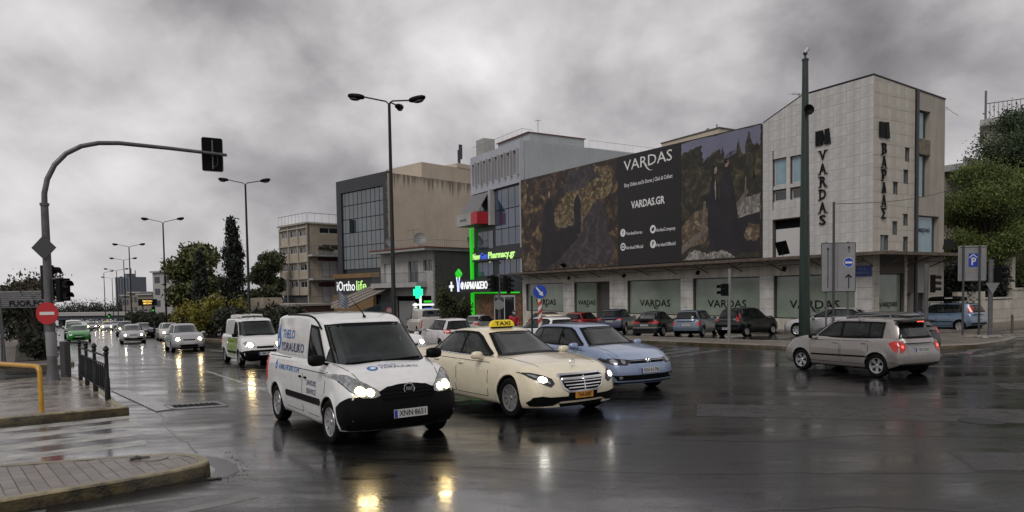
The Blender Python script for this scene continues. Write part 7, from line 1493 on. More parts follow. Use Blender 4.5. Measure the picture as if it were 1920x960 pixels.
mb = MB(); mb.tube([c+fx*.12+ex*x+Vector((0, 0, z)) for x, z in ((-.33, -.52), (-.28, -.56), (.28, -.56), (.33, -.52), (.33, .52), (.28, .56), (-.28, .56), (-.33, .52), (-.33, -.52))], .008, 4); mb.build('board_edge', 'sticker', bb)
mb = MB(); mb.tube([c+fx*.10+Vector((0, 0, -.48)), c+fx*.10+Vector((0, 0, .48))], .025, 5); mb.tube([c+ex*.06+fx*.06+Vector((0, 0, .1)), c+ex*.15+fx*.08+Vector((0, 0, -.1)), c+ex*.14+fx*.08+Vector((0, 0, -.34)), c+ex*.02+fx*.08+Vector((0, 0, -.42))], .010, 4); mb.build('bracket', 'steel', bb)
signal_head(TLs, c+fx*.30, 149, 3)
signal_head(TLs, Vector((.46, -.05, 2.46-gz_)), 62, 2, .30, .34); signal_head(TLs, Vector((-.16, .20, 2.70-gz_)), 150, 3, .34, .34)
mb = MB(); mb.tube([(.0, 0, 2.78-gz_), (.46, -.05, 2.80-gz_)], .03, 5); mb.tube([(0, 0, 2.10-gz_), (.46, -.05, 2.12-gz_)], .03, 5); mb.build('bracket', 'steel', TLs)
mb = MB(); mb.lathe([(.142, .88), (.150, 1.25), (.144, 1.62)], 14); mb.build('torn_poster', 'panel_grey', TLs)
t = thing('priority_sign', 'dark back of a diamond shaped priority sign high on the signal mast', 'road sign', (px_, py_-.02, 3.72)); mb = MB(); mb.extr([(-.37, -.14, 0), (0, -.14, -.37), (.37, -.14, 0), (0, -.14, .37)], (0, .02, 0)); mb.build('plate', 'sign_back', t)
t = thing('no_entry_sign', 'round red no entry sign with white bar on the signal mast', 'road sign', (px_, py_-.17, 1.76)); mb = MB(); mb.disc((0.02, 0, 0), (1, 0, 0), (0, 0, 1), .335, .02, 32); mb.build('plate', 'sign_red_face', t); mb = MB(); mb.box(-.20, .24, -.006, -.001, -.045, .045); mb.build('bar', 'sign_white', t)
bx = thing('control_cabinet', 'dark grey control cabinet standing behind the signal mast', 'cabinet', pg(-14.30, 22.1, .13)); mb = MB(); mb.box(-.09, .10, -.12, .12, 0, 1.15); mb.build('case', 'sign_back', bx); mb = MB(); mb.box(-.07, .08, -.135, -.12, .1, 1.08); mb.build('door', 'sign_back', bx)
# black cast fence
f0, f1 = Vector((-12.93, 20.66)), Vector((-9.12, 15.52)); FE = thing('pedestrian_fence', 'short black cast iron fence with ball topped posts along the kerb', 'fence', pg(f0.x, f0.y, .13)); zb = FE.location.z
fp = [f0.lerp(f1, q) for q in (0, .30, .62, 1.0)]
L2 = lambda q, h: (q.x-f0.x, q.y-f0.y, ground(q.x, q.y)+.13+h-zb)
for q in fp: mb = MB(); mb.tube([L2(q, 0), L2(q, .5), L2(q, .52), L2(q, 1.05)], [.060, .055, .042, .04], 10); mb.lathe([(.04, 1.04), (.06, 1.07), (.04, 1.10), (.068, 1.15), (.04, 1.21), (.0, 1.24)], 10, Matrix.Translation(Vector(L2(q, 0)))); mb.build('post', 'black_metal', FE, smooth=40)
for h in (1.0, .80, .18): mb = MB(); mb.tube([L2(f0, h), L2(f1, h)], .025 if h > .9 else .018, 6); mb.build('rail', 'black_metal', FE)
for a, b in zip(fp[:-1], fp[1:]):
    for k in range(1, 6): q = a.lerp(b, k/6); mb = MB(); mb.tube([L2(q, .18), L2(q, .3), L2(q, .45), L2(q, .62), L2(q, .80)], [.014, .03, .036, .03, .012], 6); mb.build('baluster', 'black_metal', FE, smooth=50)
# yellow hoop rail
YR = thing('guard_rail', 'yellow tubular guard rail on the pavement corner', 'guard rail', pg(-9.55, 13.95, .13)); u = Vector((-1.63, 1.07)); mb = MB()
pts = [(0, 0, 0), (0, 0, .78), (u.x*.015, u.y*.015, .86), (u.x*.05, u.y*.05, .905), (u.x*.1, u.y*.1, .915), (u.x*1.0, u.y*1.0, .915-.03), (u.x*1.8, u.y*1.8, .87)]; mb.tube(pts, .048, 10); mb.build('hoop', 'rail_yellow', YR, smooth=50); mb = MB(); mb.tube([(u.x*1.8, u.y*1.8, .87), (u.x*1.84, u.y*1.84, .8), (u.x*1.84, u.y*1.84, -.05)], .048, 10); mb.build('leg', 'rail_yellow', YR, smooth=50)
# street lamps along the median
LAMP_H = 11.9
def street_lamp(s_, t_, arms, label, col='black_metal', px=None):
    LAMP_H = 11.9-(.38 if s_ < 40 else 0); x, y = xy(s_, t_); z = ground(x, y); T_ = thing('street_lamp', label, 'street lamp', (x, y, z), 0, 'tall street lamps along the median'); mb = MB(); mb.tube([(0, 0, 0), (0, 0, .9), (0, 0, .95), (0, 0, LAMP_H-.1)], [.15, .14, .11, .065], 10); mb.build('pole', col, T_, smooth=40)
    for a, L_, rise in arms:
        d = Vector((math.cos(R(a)), math.sin(R(a)), 0)); mb = MB(); mb.tube([(0, 0, LAMP_H-.15), d*.15+Vector((0, 0, LAMP_H)), d*L_+Vector((0, 0, LAMP_H+rise))], .035, 6); am = mb.build('arm', col, T_, smooth=50)
        h = MB(); q = Matrix.Rotation(R(a), 3, 'Z') @ Matrix.Rotation(R(-8), 3, 'Y'); h.ell(d*(L_+.36)+Vector((0, 0, LAMP_H+rise+.04)), (.42, .17, .125), 12, 8, .8, 0, q); lh = h.build('lamp_head', 'black_plastic', am, smooth=50); g = MB(); g.ell(d*(L_+.44)+Vector((0, 0, LAMP_H+rise-.06)), (.26, .13, .09), 10, 6, 1, 0, q); g.build('lamp_glass', 'sign_back', lh, smooth=50)
    return T_
LX = lambda px, d: ((px-960)/1300*d)
def lamp_at(px, d, arms, label): x = LX(px, d); s_, t_ = st(x, d); return street_lamp(s_, t_, arms, label)
lamp_at(739, 32.1, [(172, 1.20, .26), (-14, 1.0, -.04), (82, 1.2, .12)], 'nearest street lamp with three heads rising behind the plumber van')
lamp_at(468, 52.8, [(175, 1.35, .28), (-5, 1.2, .12)], 'second street lamp, twin headed, beside the tall cypress'); lamp_at(312, 73.0, [(176, 1.6, .35), (-4, 1.55, .28)], 'third street lamp, twin headed, left of the round tree')
lamp_at(247, 96.8, [(178, 1.6, .3), (-2, 1.55, .25)], 'fourth street lamp, twin headed, right of the tower block'); lamp_at(236, 119.0, [(178, 1.7, .3), (-2, 1.6, .25)], 'fifth street lamp, standing in front of the tower block'); lamp_at(222, 144, [(178, 1.9, .3), (-2, 1.8, .25)], 'sixth street lamp, lower, left side of the tower block'); lamp_at(213, 172, [(178, 2.0, .3), (-2, 1.9, .25)], 'farthest street lamp, smallest in the row'); lamp_at(198, 150, [(0, 1.4, .3)], 'single headed lamp at left end of the distant row')
# green tram-style mast with camera and loudspeaker
gx, gy = 14.70, 34.8; GM = thing('mast', 'tall dark green mast with loudspeaker and stickers before the marble corner', 'mast', pg(gx, gy)); z0_ = GM.location.z; mb = MB(); mb.tube([(0, 0, 0), (0, 0, 1.5), (0, 0, 13.36-z0_)], [.28, .27, .145], 14); mb.build('pole', 'mast_green', GM, smooth=40); mb = MB(); mb.tube([(0, 0, 13.36-z0_), (0, 0, 13.44-z0_)], .17, 12); mb.build('cap', 'mast_green', GM)
mb = MB(); mb.lathe([(.06, .0), (.10, .12), (.22, .22), (.26, .26), (.24, .26), (.08, .12), (0, .1)], 16, Matrix.Translation((0, -.20, 10.86-z0_)) @ Matrix.Rotation(R(90), 4, 'X')); mb.build('loudspeaker', 'black_plastic', GM, smooth=50)
for k, (z, a) in enumerate(((2.35, -100), (2.1, -70), (1.9, -110), (5.9, -60), (2.2, -120))): mb = MB(); a = R(a); r = .262-.0085*max(0, z); mb.add([(r*1.03*math.cos(a+da), r*1.03*math.sin(a+da), z+dz-z0_) for da, dz in ((-.2, -.06), (.2, -.06), (.2, .06), (-.2, .06))], [(0, 1, 2, 3)]); mb.build('sticker', 'sticker', GM)
CMt = thing('surveillance_camera', 'small white surveillance camera on top of the green mast', 'camera', (gx, gy, 13.44)); mb = MB(); mb.tube([(0, 0, 0), (0, 0, .22)], .05, 6); mb.ell((0, 0, .28), (.11, .11, .11), 10, 7); mb.build('mount', 'sign_back', CMt); mb = MB(); mb.tube([(-.02, -.02, .30), (.14, -.06, .52)], .085, 8); mb.build('housing', 'frame_white', CMt)
# direction sign seen by the corner, pole with cable
LS = thing('lane_sign', 'large grey lane direction sign with arrows and a round blue emblem on two posts', 'road sign', pg(14.2, 30.5)); zl = LS.location.z; fx_ = Vector((1.37, -.20, 0)).normalized(); o = Vector((13.61-14.2, .0, 0)); W_ = 1.40; q0, q1 = 1.97-zl, 4.08-zl; nrm = Vector((-.145, -.99, 0))
def lp(u, z, d=0.0): return o+fx_*(u*W_)+nrm*d+Vector((0, 0, q0+(q1-q0)*z))
mb = MB(); mb.extr([lp(0, 0), lp(1, 0), lp(1, 1), lp(0, 1)], nrm*.04); mb.build('board', 'panel_grey', LS); mb = MB()
for a, b in (((0, 0), (1, 0)), ((1, 0), (1, 1)), ((1, 1), (0, 1)), ((0, 1), (0, 0))): mb.tube([lp(*a, .03), lp(*b, .03)], .022, 4)
mb.build('edge', 'sign_back', LS)
for u in (.16, .80): mb = MB(); mb.tube([lp(u, 1.03, -.05), Vector((*lp(u, 0, -.05)[:2], 0))], .04, 6); mb.build('post', 'steel', LS)
for u, z1, zb_ in ((.19, .92, .07), (.81, .94, .80)):
    mb = MB(); mb.add([lp(u-.012, zb_, .045), lp(u+.012, zb_, .045), lp(u+.012, z1-.04, .045), lp(u-.012, z1-.04, .045)], [(0, 1, 2, 3)]); mb.add([lp(u-.05, z1-.06, .046), lp(u, z1-.045, .046), lp(u+.05, z1-.06, .046), lp(u, z1, .046)], [(0, 1, 2, 3)]); mb.build('arrow', 'ink', LS)
mb = MB(); mb.add([lp(.79, .06, .045), lp(.82, .06, .045), lp(.82, .32, .045), lp(.79, .32, .045)], [(0, 1, 2, 3)]); mb.add([lp(.70, .30, .046), lp(.80, .36, .046), lp(.90, .30, .046), lp(.88, .27, .046), lp(.80, .32, .046), lp(.72, .27, .046)], [tuple(range(6))]); mb.build('arrow', 'ink', LS)
mb = MB(); mb.disc(lp(.80, .60, .047), fx_, (0, 0, 1), .215, 0, 26); mb.build('emblem_ring', 'sign_white', LS); mb = MB(); mb.disc(lp(.80, .60, .050), fx_, (0, 0, 1), .195, 0, 26); mb.build('emblem', 'sign_blue_face', LS); mb = MB(); mb.add([lp(.69, .575, .053), lp(.91, .575, .053), lp(.91, .615, .053), lp(.69, .615, .053)], [(0, 1, 2, 3)]); mb.build('emblem_band', 'sign_white', LS)
mb = MB(); mb.add([lp(.48, .05, .045), lp(.49, .05, .045), lp(.49, .95, .045), lp(.48, .95, .045)], [(0, 1, 2, 3)]); mb.build('lane_line', 'sign_back', LS)
pp = thing('cable_pole', 'slim dark pole in front of the lane sign carrying a cable', 'pole', pg(13.92, 30.0)); mb = MB(); mb.tube([(0, 0, 0), (0, 0, 5.82-pp.location.z)], .055, 8); mb.build('pole', 'sign_back', pp)
mb = MB(); a, b = Vector((13.92, 30.0, 5.74)), Vector((30.4, 45, 9.0)); mb.tube([a.lerp(b, k/14)-Vector((0, 0, .45*math.sin(math.pi*k/14))) for k in range(15)], .014, 4); tag(mb.build('overhead_cable', 'black_metal'), 'thin cable running from the slim pole across the marble corner to the trees', 'cable')
# P sign on two posts
PSg = thing('parking_sign', 'framed grey parking board with a blue P square on two dark posts', 'road sign', pg(20.68, 31.2)); zp = PSg.location.z; ux = Vector((1, .05, 0)).normalized(); nn = Vector((.05, -1, 0)).normalized(); o = Vector((20.07-20.68, 0, 0)); W_ = 1.24; q0, q1 = 2.36-zp, 3.88-zp
mb = MB(); mb.extr([lp_ for lp_ in [o+ux*a*W_+Vector((0, 0, z)) for a, z in ((0, q0), (1, q0), (1, q1), (0, q1))]], nn*.05); mb.build('board', 'panel_grey', PSg); mb = MB()
P4 = [o+ux*a*W_+nn*.05+Vector((0, 0, z)) for a, z in ((0, q0), (1, q0), (1, q1), (0, q1))]
for i in range(4): mb.tube([P4[i], P4[(i+1) % 4]], .04, 4)
mb.build('frame', 'frame_grey', PSg)
for a, px in ((.13, 0), (.74, 0)): mb = MB(); mb.tube([Vector((*(o+ux*a*W_+nn*.12)[:2], 0)), o+ux*a*W_+nn*.12+Vector((0, 0, q1+.05))], .045, 6); mb.build('post', 'sign_back', PSg)
def pq(a, z, d=.055): return o+ux*a*W_+nn*d+Vector((0, 0, q0+(q1-q0)*z))
mb = MB(); mb.add([pq(.36, .40), pq(.70, .40), pq(.70, .80), pq(.36, .80)], [(0, 1, 2, 3)]); sq = mb.build('p_square', 'sign_blue_face', PSg); mb = MB(); mb.text('P', .46, pq(.54, .555, .058), ux, (0, 0, 1), bold=.02); mb.add([pq(.38, .66, .058), pq(.53, .755, .058), pq(.68, .66, .058), pq(.68, .69, .058), pq(.53, .785, .058), pq(.38, .69, .058)], [tuple(range(6))]); mb.build('lettering', 'sign_white', sq)
mat('faded', (.26, .235, .215), .6); mb = MB(); mb.text('PARKING', .2, pq(.47, .27, .056), ux, (0, 0, 1), bold=.02, fit=.52, sy=1.2); mb.build('lettering', 'faded', PSg); mb = MB(); mb.add([pq(.30, .46), pq(.325, .46), pq(.325, .72), pq(.30, .72)], [(0, 1, 2, 3)]); mb.build('side_arrow', 'faded', PSg)
# yield sign post with signal, more signals
yp = thing('traffic_light', 'grey signal post at right with a three lamp head and a give way plate', 'traffic light', pg(20.44, 29.6, .12)); mb = MB(); mb.tube([(0, 0, 0), (0, 0, 3.24-yp.location.z)], .095, 10); mb.build('pole', 'steel', yp, smooth=40); signal_head(yp, Vector((.33, .05, 2.58-yp.location.z)), 75, 3, .26, .27); mb = MB(); mb.tube([(0, 0, 2.9-yp.location.z), (.3, .05, 2.9-yp.location.z)], .03, 5); mb.build('bracket', 'steel', yp)
t = thing('give_way_sign', 'grey back of a triangular give way sign on the right signal post', 'road sign', (20.44, 29.47, 2.02)); mb = MB(); mb.extr([(-.30, 0, .22), (0, 0, -.27), (.30, 0, .22)], (0, .02, 0)); mb.build('plate', 'pale_steel', t)
t2 = thing('traffic_light', 'pedestrian signal on a slim grey post before the parked black hatchback', 'traffic light', pg(9.71, 31.0, .12)); mb = MB(); mb.tube([(0, 0, 0), (.03, 0, 3.05-t2.location.z)], .07, 8); mb.build('pole', 'pale_steel', t2, smooth=40); signal_head(t2, Vector((-.20, 0, 2.12-t2.location.z)), -70, 2, .26, .27)
t3 = thing('traffic_light', 'grey post with a dark signal head under the right end of the canopy', 'traffic light', pg(19.72, 33.0, .12)); mb = MB(); mb.tube([(0, 0, 0), (0, 0, 3.2-t3.location.z)], .10, 8); mb.build('pole', 'steel', t3, smooth=40); signal_head(t3, Vector((.34, .02, 2.25-t3.location.z)), 60, 3, .28, .28)
t4 = thing('traffic_light', 'cluster of dark signal heads facing several ways before the pharmacy', 'traffic light', pg(-.8, 45, 0)); mb = MB(); mb.tube([(0, 0, 0), (0, 0, 3.35-t4.location.z)], .09, 8); mb.build('pole', 'steel', t4, smooth=40)
for dx, yw, z in ((-.42, -80, 2.8), (.42, 80, 2.75), (.62, 100, 2.55), (-.1, 150, 2.7)): signal_head(t4, Vector((dx, .05, z-t4.location.z)), yw, 3, .30, .32)
t = thing('round_sign', 'grey back of a round sign on the signal post before the pharmacy', 'road sign', (-.82, 44.85, 1.35)); mb = MB(); mb.disc((0, 0, 0), (1, 0, 0), (0, 0, 1), .33, .02, 24); mb.build('plate', 'pale_steel', t)
bo = thing('bollard', 'thin rusty post at the far right pavement corner', 'bollard', pg(22.9, 31.7, .12)); mb = MB(); mb.tube([(0, 0, 0), (0, 0, .8), (0, 0, .86)], [.06, .05, .02], 8); mb.build('post', 'rusty', bo)
mb = MB()
for k in range(9): x, y = xy(14.6+random.uniform(-.4, .5), 31.3+random.uniform(-.4, .9)); mb.ell(pg(x, y, .16), (random.uniform(.12, .3), random.uniform(.08, .2), .07), 6, 4, .7, 0, Matrix.Rotation(random.random()*3, 3, 'Z'))
tag(mb.build('broken_kerb', 'grey_kerb'), 'heap of broken kerb stones by the right signal post', 'rubble')
# keep right sign on striped post
kx_, ky_ = 1.14, 28.0; KR = thing('keep_right_sign', 'round blue sign with a white diagonal arrow on a red and white striped post', 'road sign', pg(kx_, ky_)); zk = KR.location.z; mat('stripe_red', (.42, .05, .03), .5); mb = MB(); mb.tube([(0, 0, 0), (0, 0, 2.3-zk)], .085, 10); mb.build('post', 'sign_white', KR, smooth=40)
for k in range(6):
    z = .3+k*.34; mb = MB(); n = 14; V = [(.088*math.cos(2*math.pi*i/n), .088*math.sin(2*math.pi*i/n), z+.10*math.cos(2*math.pi*i/n)*1.0) for i in range(n)]+[(.088*math.cos(2*math.pi*i/n), .088*math.sin(2*math.pi*i/n), z+.17+.10*math.cos(2*math.pi*i/n)) for i in range(n)]; mb.add(V, [(i, (i+1) % n, n+(i+1) % n, n+i) for i in range(n)]); mb.build('red_band', 'stripe_red', KR)
mb = MB(); mb.disc((0, -.10, 2.17-zk), (1, 0, 0), (0, 0, 1), .275, .02, 30); mb.build('plate', 'sign_blue_face', KR); mb = MB(); d = Vector((.62, 0, -.78)); e = Vector((.78, 0, .62)); c = Vector((-.01, -.104, 2.17-zk)); mb.add([c-d*.22+e*.028, c-d*.22-e*.028, c+d*.06-e*.040, c+d*.06-e*.10, c+d*.235, c+d*.06+e*.10, c+d*.06+e*.040], [tuple(range(7))]); mb.build('arrow', 'sign_white', KR)
q = thing('post', 'plain dark post just left of the blue arrow sign', 'post', pg(.82, 28.4)); mb = MB(); mb.tube([(0, 0, 0), (0, 0, 2.4)], .045, 6); mb.build('pole', 'mast_green', q)
# pharmacy totem with green cross, flag, message gantry, hoarding
PT = thing('pharmacy_totem', 'white pharmacy totem with glowing green cross and blue cup', 'sign', pg(-8.15, 62)); zt_ = PT.location.z; F3 = Frame(PT, 'F')
mb = MB(); mb.box(-.10, .10, -.05, .05, 0, 2.0-zt_); mb.box(-.70, 1.2, -.06, .04, 1.05-zt_, 1.22-zt_); mb.build('white_bars', 'led_white', PT); mb = MB(); mb.box(-.62, .22, -.08, .08, 1.95-zt_, 2.55-zt_); mb.box(-.42, .02, -.081, .081, 1.7-zt_, 2.80-zt_); mb.build('cross', 'led_cross', PT); mb = MB(); mb.box(-.30, -.10, -.1, -.08, 1.9-zt_, 2.6-zt_); mb.box(-.52, .12, -.1, -.08, 2.15-zt_, 2.35-zt_); mb.build('cross_core', 'led_cross', PT)
mb = MB(); mb.text('ΦΑΡΜΑΚΕΙΟ', .42, (-.42, -.07, -.15-zt_), (0, 0, 1), (-1, 0, 0), bold=.03, ex=.01, fit=2.9); mb.build('lettering', 'led_white', PT); mb = MB(); mb.extr([(.35, -.05, .85-zt_), (1.05, -.05, .85-zt_), (.95, -.05, .0-zt_), (.45, -.05, .0-zt_)], (0, .05, 0)); mb.build('cup', 'led_blue', PT); mb = MB(); mb.box(.3, 1.0, -.04, 0, 1.32-zt_, 1.5-zt_); mb.build('green_bar', 'led_green', PT)
NS = thing('no_parking_sign', 'small round no stopping sign left of the pharmacy totem', 'road sign', pg(-10.6, 60)); mb = MB(); mb.tube([(0, 0, 0), (0, 0, 2.2)], .04, 6); mb.build('post', 'steel', NS); mb = MB(); mb.disc((0, -.05, 1.95), (1, 0, 0), (0, 0, 1), .30, .02, 22); mb.build('plate', 'sign_red_face', NS); mb = MB(); mb.disc((0, -.055, 1.95), (1, 0, 0), (0, 0, 1), .21, 0, 22); mb.build('plate_face', 'panel_grey', NS)
FL = thing('flag', 'blue and white striped flag drooping on a pole before the orthopaedic shop', 'flag', pg(-20.0, 80)); mb = MB(); mb.tube([(0, 0, 0), (0, 0, 4.6)], .04, 6); mb.build('pole', 'pale_steel', FL); mat('flag_blue', (.07, .10, .17), .7); mat('flag_white', (.30, .30, .31), .7)
for k in range(9):
    mb = MB(); V = []
    for i in range(9): u_ = i/8; V += [(.05+u_*1.1+.0*k, .12*math.sin(u_*7+k*.2), 4.5-k*.16-u_*1.0-.04*math.sin(u_*6)), (.05+u_*1.1, .12*math.sin(u_*7+(k+1)*.2), 4.5-(k+1)*.16-u_*1.0-.04*math.sin(u_*6))]
    mb.add(V, [(2*i, 2*i+1, 2*i+3, 2*i+2) for i in range(8)]); mb.build('flag_stripe', 'flag_blue' if k % 2 == 0 else 'flag_white', FL, smooth=60)
SP = thing('lamp_post', 'slim grey post with a small arm before the beige block', 'post', pg(-29.6, 92)); mb = MB(); mb.tube([(0, 0, 0), (-.1, 0, 6.6)], .07, 6); mb.tube([(-.1, 0, 6.4), (.5, 0, 5.6)], .03, 5); mb.build('pole', 'pale_steel', SP)
VM = thing('message_sign', 'dark electronic message sign with glowing amber text over the avenue', 'sign', pg(-78.7, 150)); zv = VM.location.z; mb = MB(); mb.box(-1.9, 1.9, -.3, .3, .35-zv, 1.75-zv); mb.build('case', 'black_plastic', VM); mb = MB(); mb.tube([(-1.2, .2, 0), (-1.2, .2, .4-zv)], .18, 6); mb.tube([(1.2, .2, 0), (1.2, .2, .4-zv)], .18, 6); mb.build('legs', 'steel', VM)
for k, tx in enumerate(('ΠΡΟΣΟΧΗ', 'ΒΡΟΧΗ')): mb = MB(); mb.text(tx, .46, (.1, -.32, 1.30-zv-.50*k), (1, 0, 0), (0, 0, 1), bold=.0, fit=2.0-.3*k); mb.build('lettering', 'led_amber', VM)
for px, py, d, m, lb, nm in ((288, 582, 120, 'led_green', 'far green traffic light beside the median hedge', 'traffic_light'), (205, 593, 165, 'led_green', 'small far green signal under the flyover', 'traffic_light')):
    x = (px-960)/1300*d; q = thing(nm, lb, 'traffic light', pg(x, d)); zq = 2.2-(py-(558))*d/1300-q.location.z; mb = MB(); mb.tube([(0, 0, 0), (0, 0, zq+.5)], .08, 6); mb.build('pole', 'steel', q); mb = MB(); mb.box(-.25, .25, -.1, .2, zq-.5, zq+.6); mb.build('signal_head', 'black_plastic', q); mb = MB(); mb.disc((0, -.12, zq-.05), (1, 0, 0), (0, 0, 1), .2); mb.build('lens', m, q)
GF = thing('hoarding', 'grey corrugated hoarding with black graffiti standing on posts at the far left', 'hoarding', pg(-22.7, 32.2)); zg_ = GF.location.z
rb = MB(); x0, x1 = -1.6, 1.22; n = 8
for k in range(8):
    z = 1.86-zg_+.088*k; mb = MB(); mb.extr([(x0, -.02, z), (x0, -.05, z+.02), (x0, -.05, z+.066), (x0, -.02, z+.084)], (x1-x0, .25*0, 0)); mb.build('rib_panel', 'pale_steel', GF)
mat('slate', (.14, .145, .15), .6); mb = MB(); mb.box(x0, x1, -.02, .0, 1.80-zg_, 2.58-zg_); mb.build('backing', 'slate', GF); mb = MB(); mb.text('FUOR.FO', .34, (.22, -.056, 1.98-zg_), (1, 0, 0), (0, 0, 1), bold=.03, fit=1.6); mb.build('graffiti', 'ink', GF)
for x in (-1.1, .95): mb = MB(); mb.tube([(x, .05, 0), (x, .05, 2.6-zg_)], .045, 6); mb.build('post', 'steel', GF)
q = thing('post', 'thin dark post on the brick footway at far left', 'post', pg(-22.9, 31.2, .12)); mb = MB(); mb.tube([(0, 0, 0), (-.1, 0, 2.9)], .04, 6); mb.build('pole', 'steel', q)

# ---- the person in red waiting by the far carriageway
def person():
    x, y = .10, 38.2; t = thing('person', 'person in red jacket, dark cap and pale face mask standing beyond the taxi sign', 'person', pg(x, y), R(20))
    mat('skin', (.32, .19, .13), .6); mat('jacket_red', (.42, .025, .03), .7, var=.15, vscale=8, bump=.3, bscale=12); mat('trousers', (.02, .022, .03), .8); mat('mask_blue', (.45, .52, .55), .7); mat('hair_dark', (.02, .014, .012), .8)
    V = [(0, 0, .95), (0, 0, 1.10), (0, -.01, 1.30), (0, 0, 1.46), (0, -.01, 1.54), (.10, 0, .90), (.12, -.02, .50), (.13, .01, .09), (.14, -.13, .04), (-.10, 0, .90), (-.11, .0, .50), (-.12, .03, .09), (-.14, -.11, .04), (.19, 0, 1.42), (.25, .02, 1.14), (.22, -.14, .94), (-.19, 0, 1.42), (-.26, .02, 1.14), (-.20, -.18, 1.02)]
    E_ = [(0, 1), (1, 2), (2, 3), (3, 4), (0, 5), (5, 6), (6, 7), (7, 8), (0, 9), (9, 10), (10, 11), (11, 12), (3, 13), (13, 14), (14, 15), (3, 16), (16, 17), (17, 18)]
    rr = [(.16, .11), (.155, .11), (.17, .12), (.13, .09), (.06, .06), (.095, .095), (.065, .07), (.045, .05), (.04, .035), (.095, .095), (.065, .07), (.045, .05), (.04, .035), (.07, .07), (.052, .052), (.036, .036), (.07, .07), (.052, .052), (.036, .036)]
    def skinned(name, idx, add, m, lv=1):
        me = bpy.data.meshes.new(name); mp = {k: i for i, k in enumerate(idx)}; me.from_pydata([V[k] for k in idx], [(mp[a], mp[b]) for a, b in E_ if a in mp and b in mp], []); o = bpy.data.objects.new(name, me); COL.objects.link(o); md = o.modifiers.new('skin', 'SKIN')
        for i, k in enumerate(idx): me.skin_vertices[0].data[i].radius = (rr[k][0]+add, rr[k][1]+add); me.skin_vertices[0].data[i].use_root = (i == 0)
        o.modifiers.new('sub', 'SUBSURF').levels = lv; o.modifiers['sub'].render_levels = lv; bpy.context.view_layer.update(); m2 = bpy.data.meshes.new_from_object(o.evaluated_get(bpy.context.evaluated_depsgraph_get())); bpy.data.objects.remove(o); m2.materials.clear(); m2.materials.append(MATS[m]); m2.polygons.foreach_set('use_smooth', [True]*len(m2.polygons)); r = bpy.data.objects.new(name, m2); COL.objects.link(r); r.parent = t; return r
    skinned('body', list(range(19)), 0, 'trousers'); skinned('jacket', [0, 1, 2, 3, 13, 14, 15, 16, 17, 18], .022, 'jacket_red')
    mb = MB(); mb.ell((0, -.015, 1.66), (.078, .098, .118), 14, 10); mb.ell((0, -.112, 1.655), (.014, .022, .022), 6, 5); [mb.ell((s_*.08, 0, 1.655), (.012, .022, .03), 6, 5) for s_ in (1, -1)]; hd = mb.build('head', 'skin', t, smooth=60)
    mb = MB(); mb.ell((0, -.078, 1.615), (.066, .055, .050), 10, 7, .8); mb.build('face_mask', 'mask_blue', hd, smooth=60); mb = MB(); [mb.ell((s_*.032, -.105, 1.675), (.012, .008, .007), 6, 4) for s_ in (1, -1)]; mb.build('eyes', 'hair_dark', hd); mb = MB(); mb.ell((0, .005, 1.705), (.088, .105, .085), 12, 8); mb.ell((0, -.10, 1.715), (.07, .06, .012), 10, 4); mb.build('cap', 'hair_dark', hd, smooth=60)
    for sx, c in ((1, V[15]), (-1, V[18])):
        mb = MB(); cc = Vector(c); mb.ell(cc+Vector((0, -.05, -.035)), (.028, .045, .045), 8, 6)
        for k in range(4): o_ = cc+Vector((sx*(-.02+.013*k), -.075, -.06)); mb.tube([o_, o_+Vector((0, -.035, -.03)), o_+Vector((0, -.03, -.065+.006*k))], [.009, .008, .006], 5)
        o_ = cc+Vector((-sx*.025, -.05, -.02)); mb.tube([o_, o_+Vector((-sx*.02, -.04, -.02))], [.010, .007], 5); mb.build('hand', 'skin', t, smooth=50)
person()
# ------------------------------------------------------------------ trees and bushes: leaf-sized faces through the crown's volume
def leaf_mat(name, a, b, hue=None, rough=.7):
    m = mat('leaf_'+name, a, rough, col2=b, vscale=1.1, var=.0); return m
mat('bark', (.055, .045, .035), .9, var=.3, vscale=4, bump=.5, bscale=12)
leaf_mat('olive', (.03, .042, .012), (.14, .15, .045)); leaf_mat('dark', (.006, .010, .006), (.020, .028, .014)); leaf_mat('yellow', (.065, .07, .012), (.31, .27, .04)); leaf_mat('hedge', (.010, .014, .007), (.032, .038, .015)); leaf_mat('bush', (.014, .022, .009), (.075, .085, .03)); leaf_mat('pine', (.018, .032, .014), (.07, .10, .04)); leaf_mat('light', (.03, .05, .011), (.15, .19, .04)); leaf_mat('autumn', (.03, .022, .014), (.075, .055, .03)); leaf_mat('grass', (.03, .04, .012), (.08, .09, .03)); leaf_mat('far', (.020, .024, .020), (.040, .045, .034))
def leaves(clumps, size, seed=0, up=0.0, aspect=.55):
    rg = np.random.default_rng(seed); V = []; F = []
    for (c, r, n) in clumps:
        d = rg.normal(size=(n, 3)); d /= np.linalg.norm(d, axis=1)[:, None]; p = np.array(c)+d*np.array(r)*(rg.random((n, 1))**.45)
        # knots of leaves inside each clump leave gaps between them
        k = max(3, n//22); kn = p[rg.integers(0, n, k)]; p = kn[rg.integers(0, k, n)]*.38+p*.62+rg.normal(size=(n, 3))*size*.5
        a = rg.normal(size=(n, 3)); a[:, 2] += up; a /= np.linalg.norm(a, axis=1)[:, None]; b = rg.normal(size=(n, 3)); b -= a*(a*b).sum(1)[:, None]; b /= np.linalg.norm(b, axis=1)[:, None]
        s = size*(.55+.9*rg.random((n, 1))); a *= s; b *= s*aspect
        q = np.stack([p-a*.5, p+b*.5, p+a*.6, p-b*.5], 1).reshape(-1, 3); V.append(q)
    V = np.concatenate(V); n = len(V)//4; F = np.arange(len(V)).reshape(n, 4); return V, F
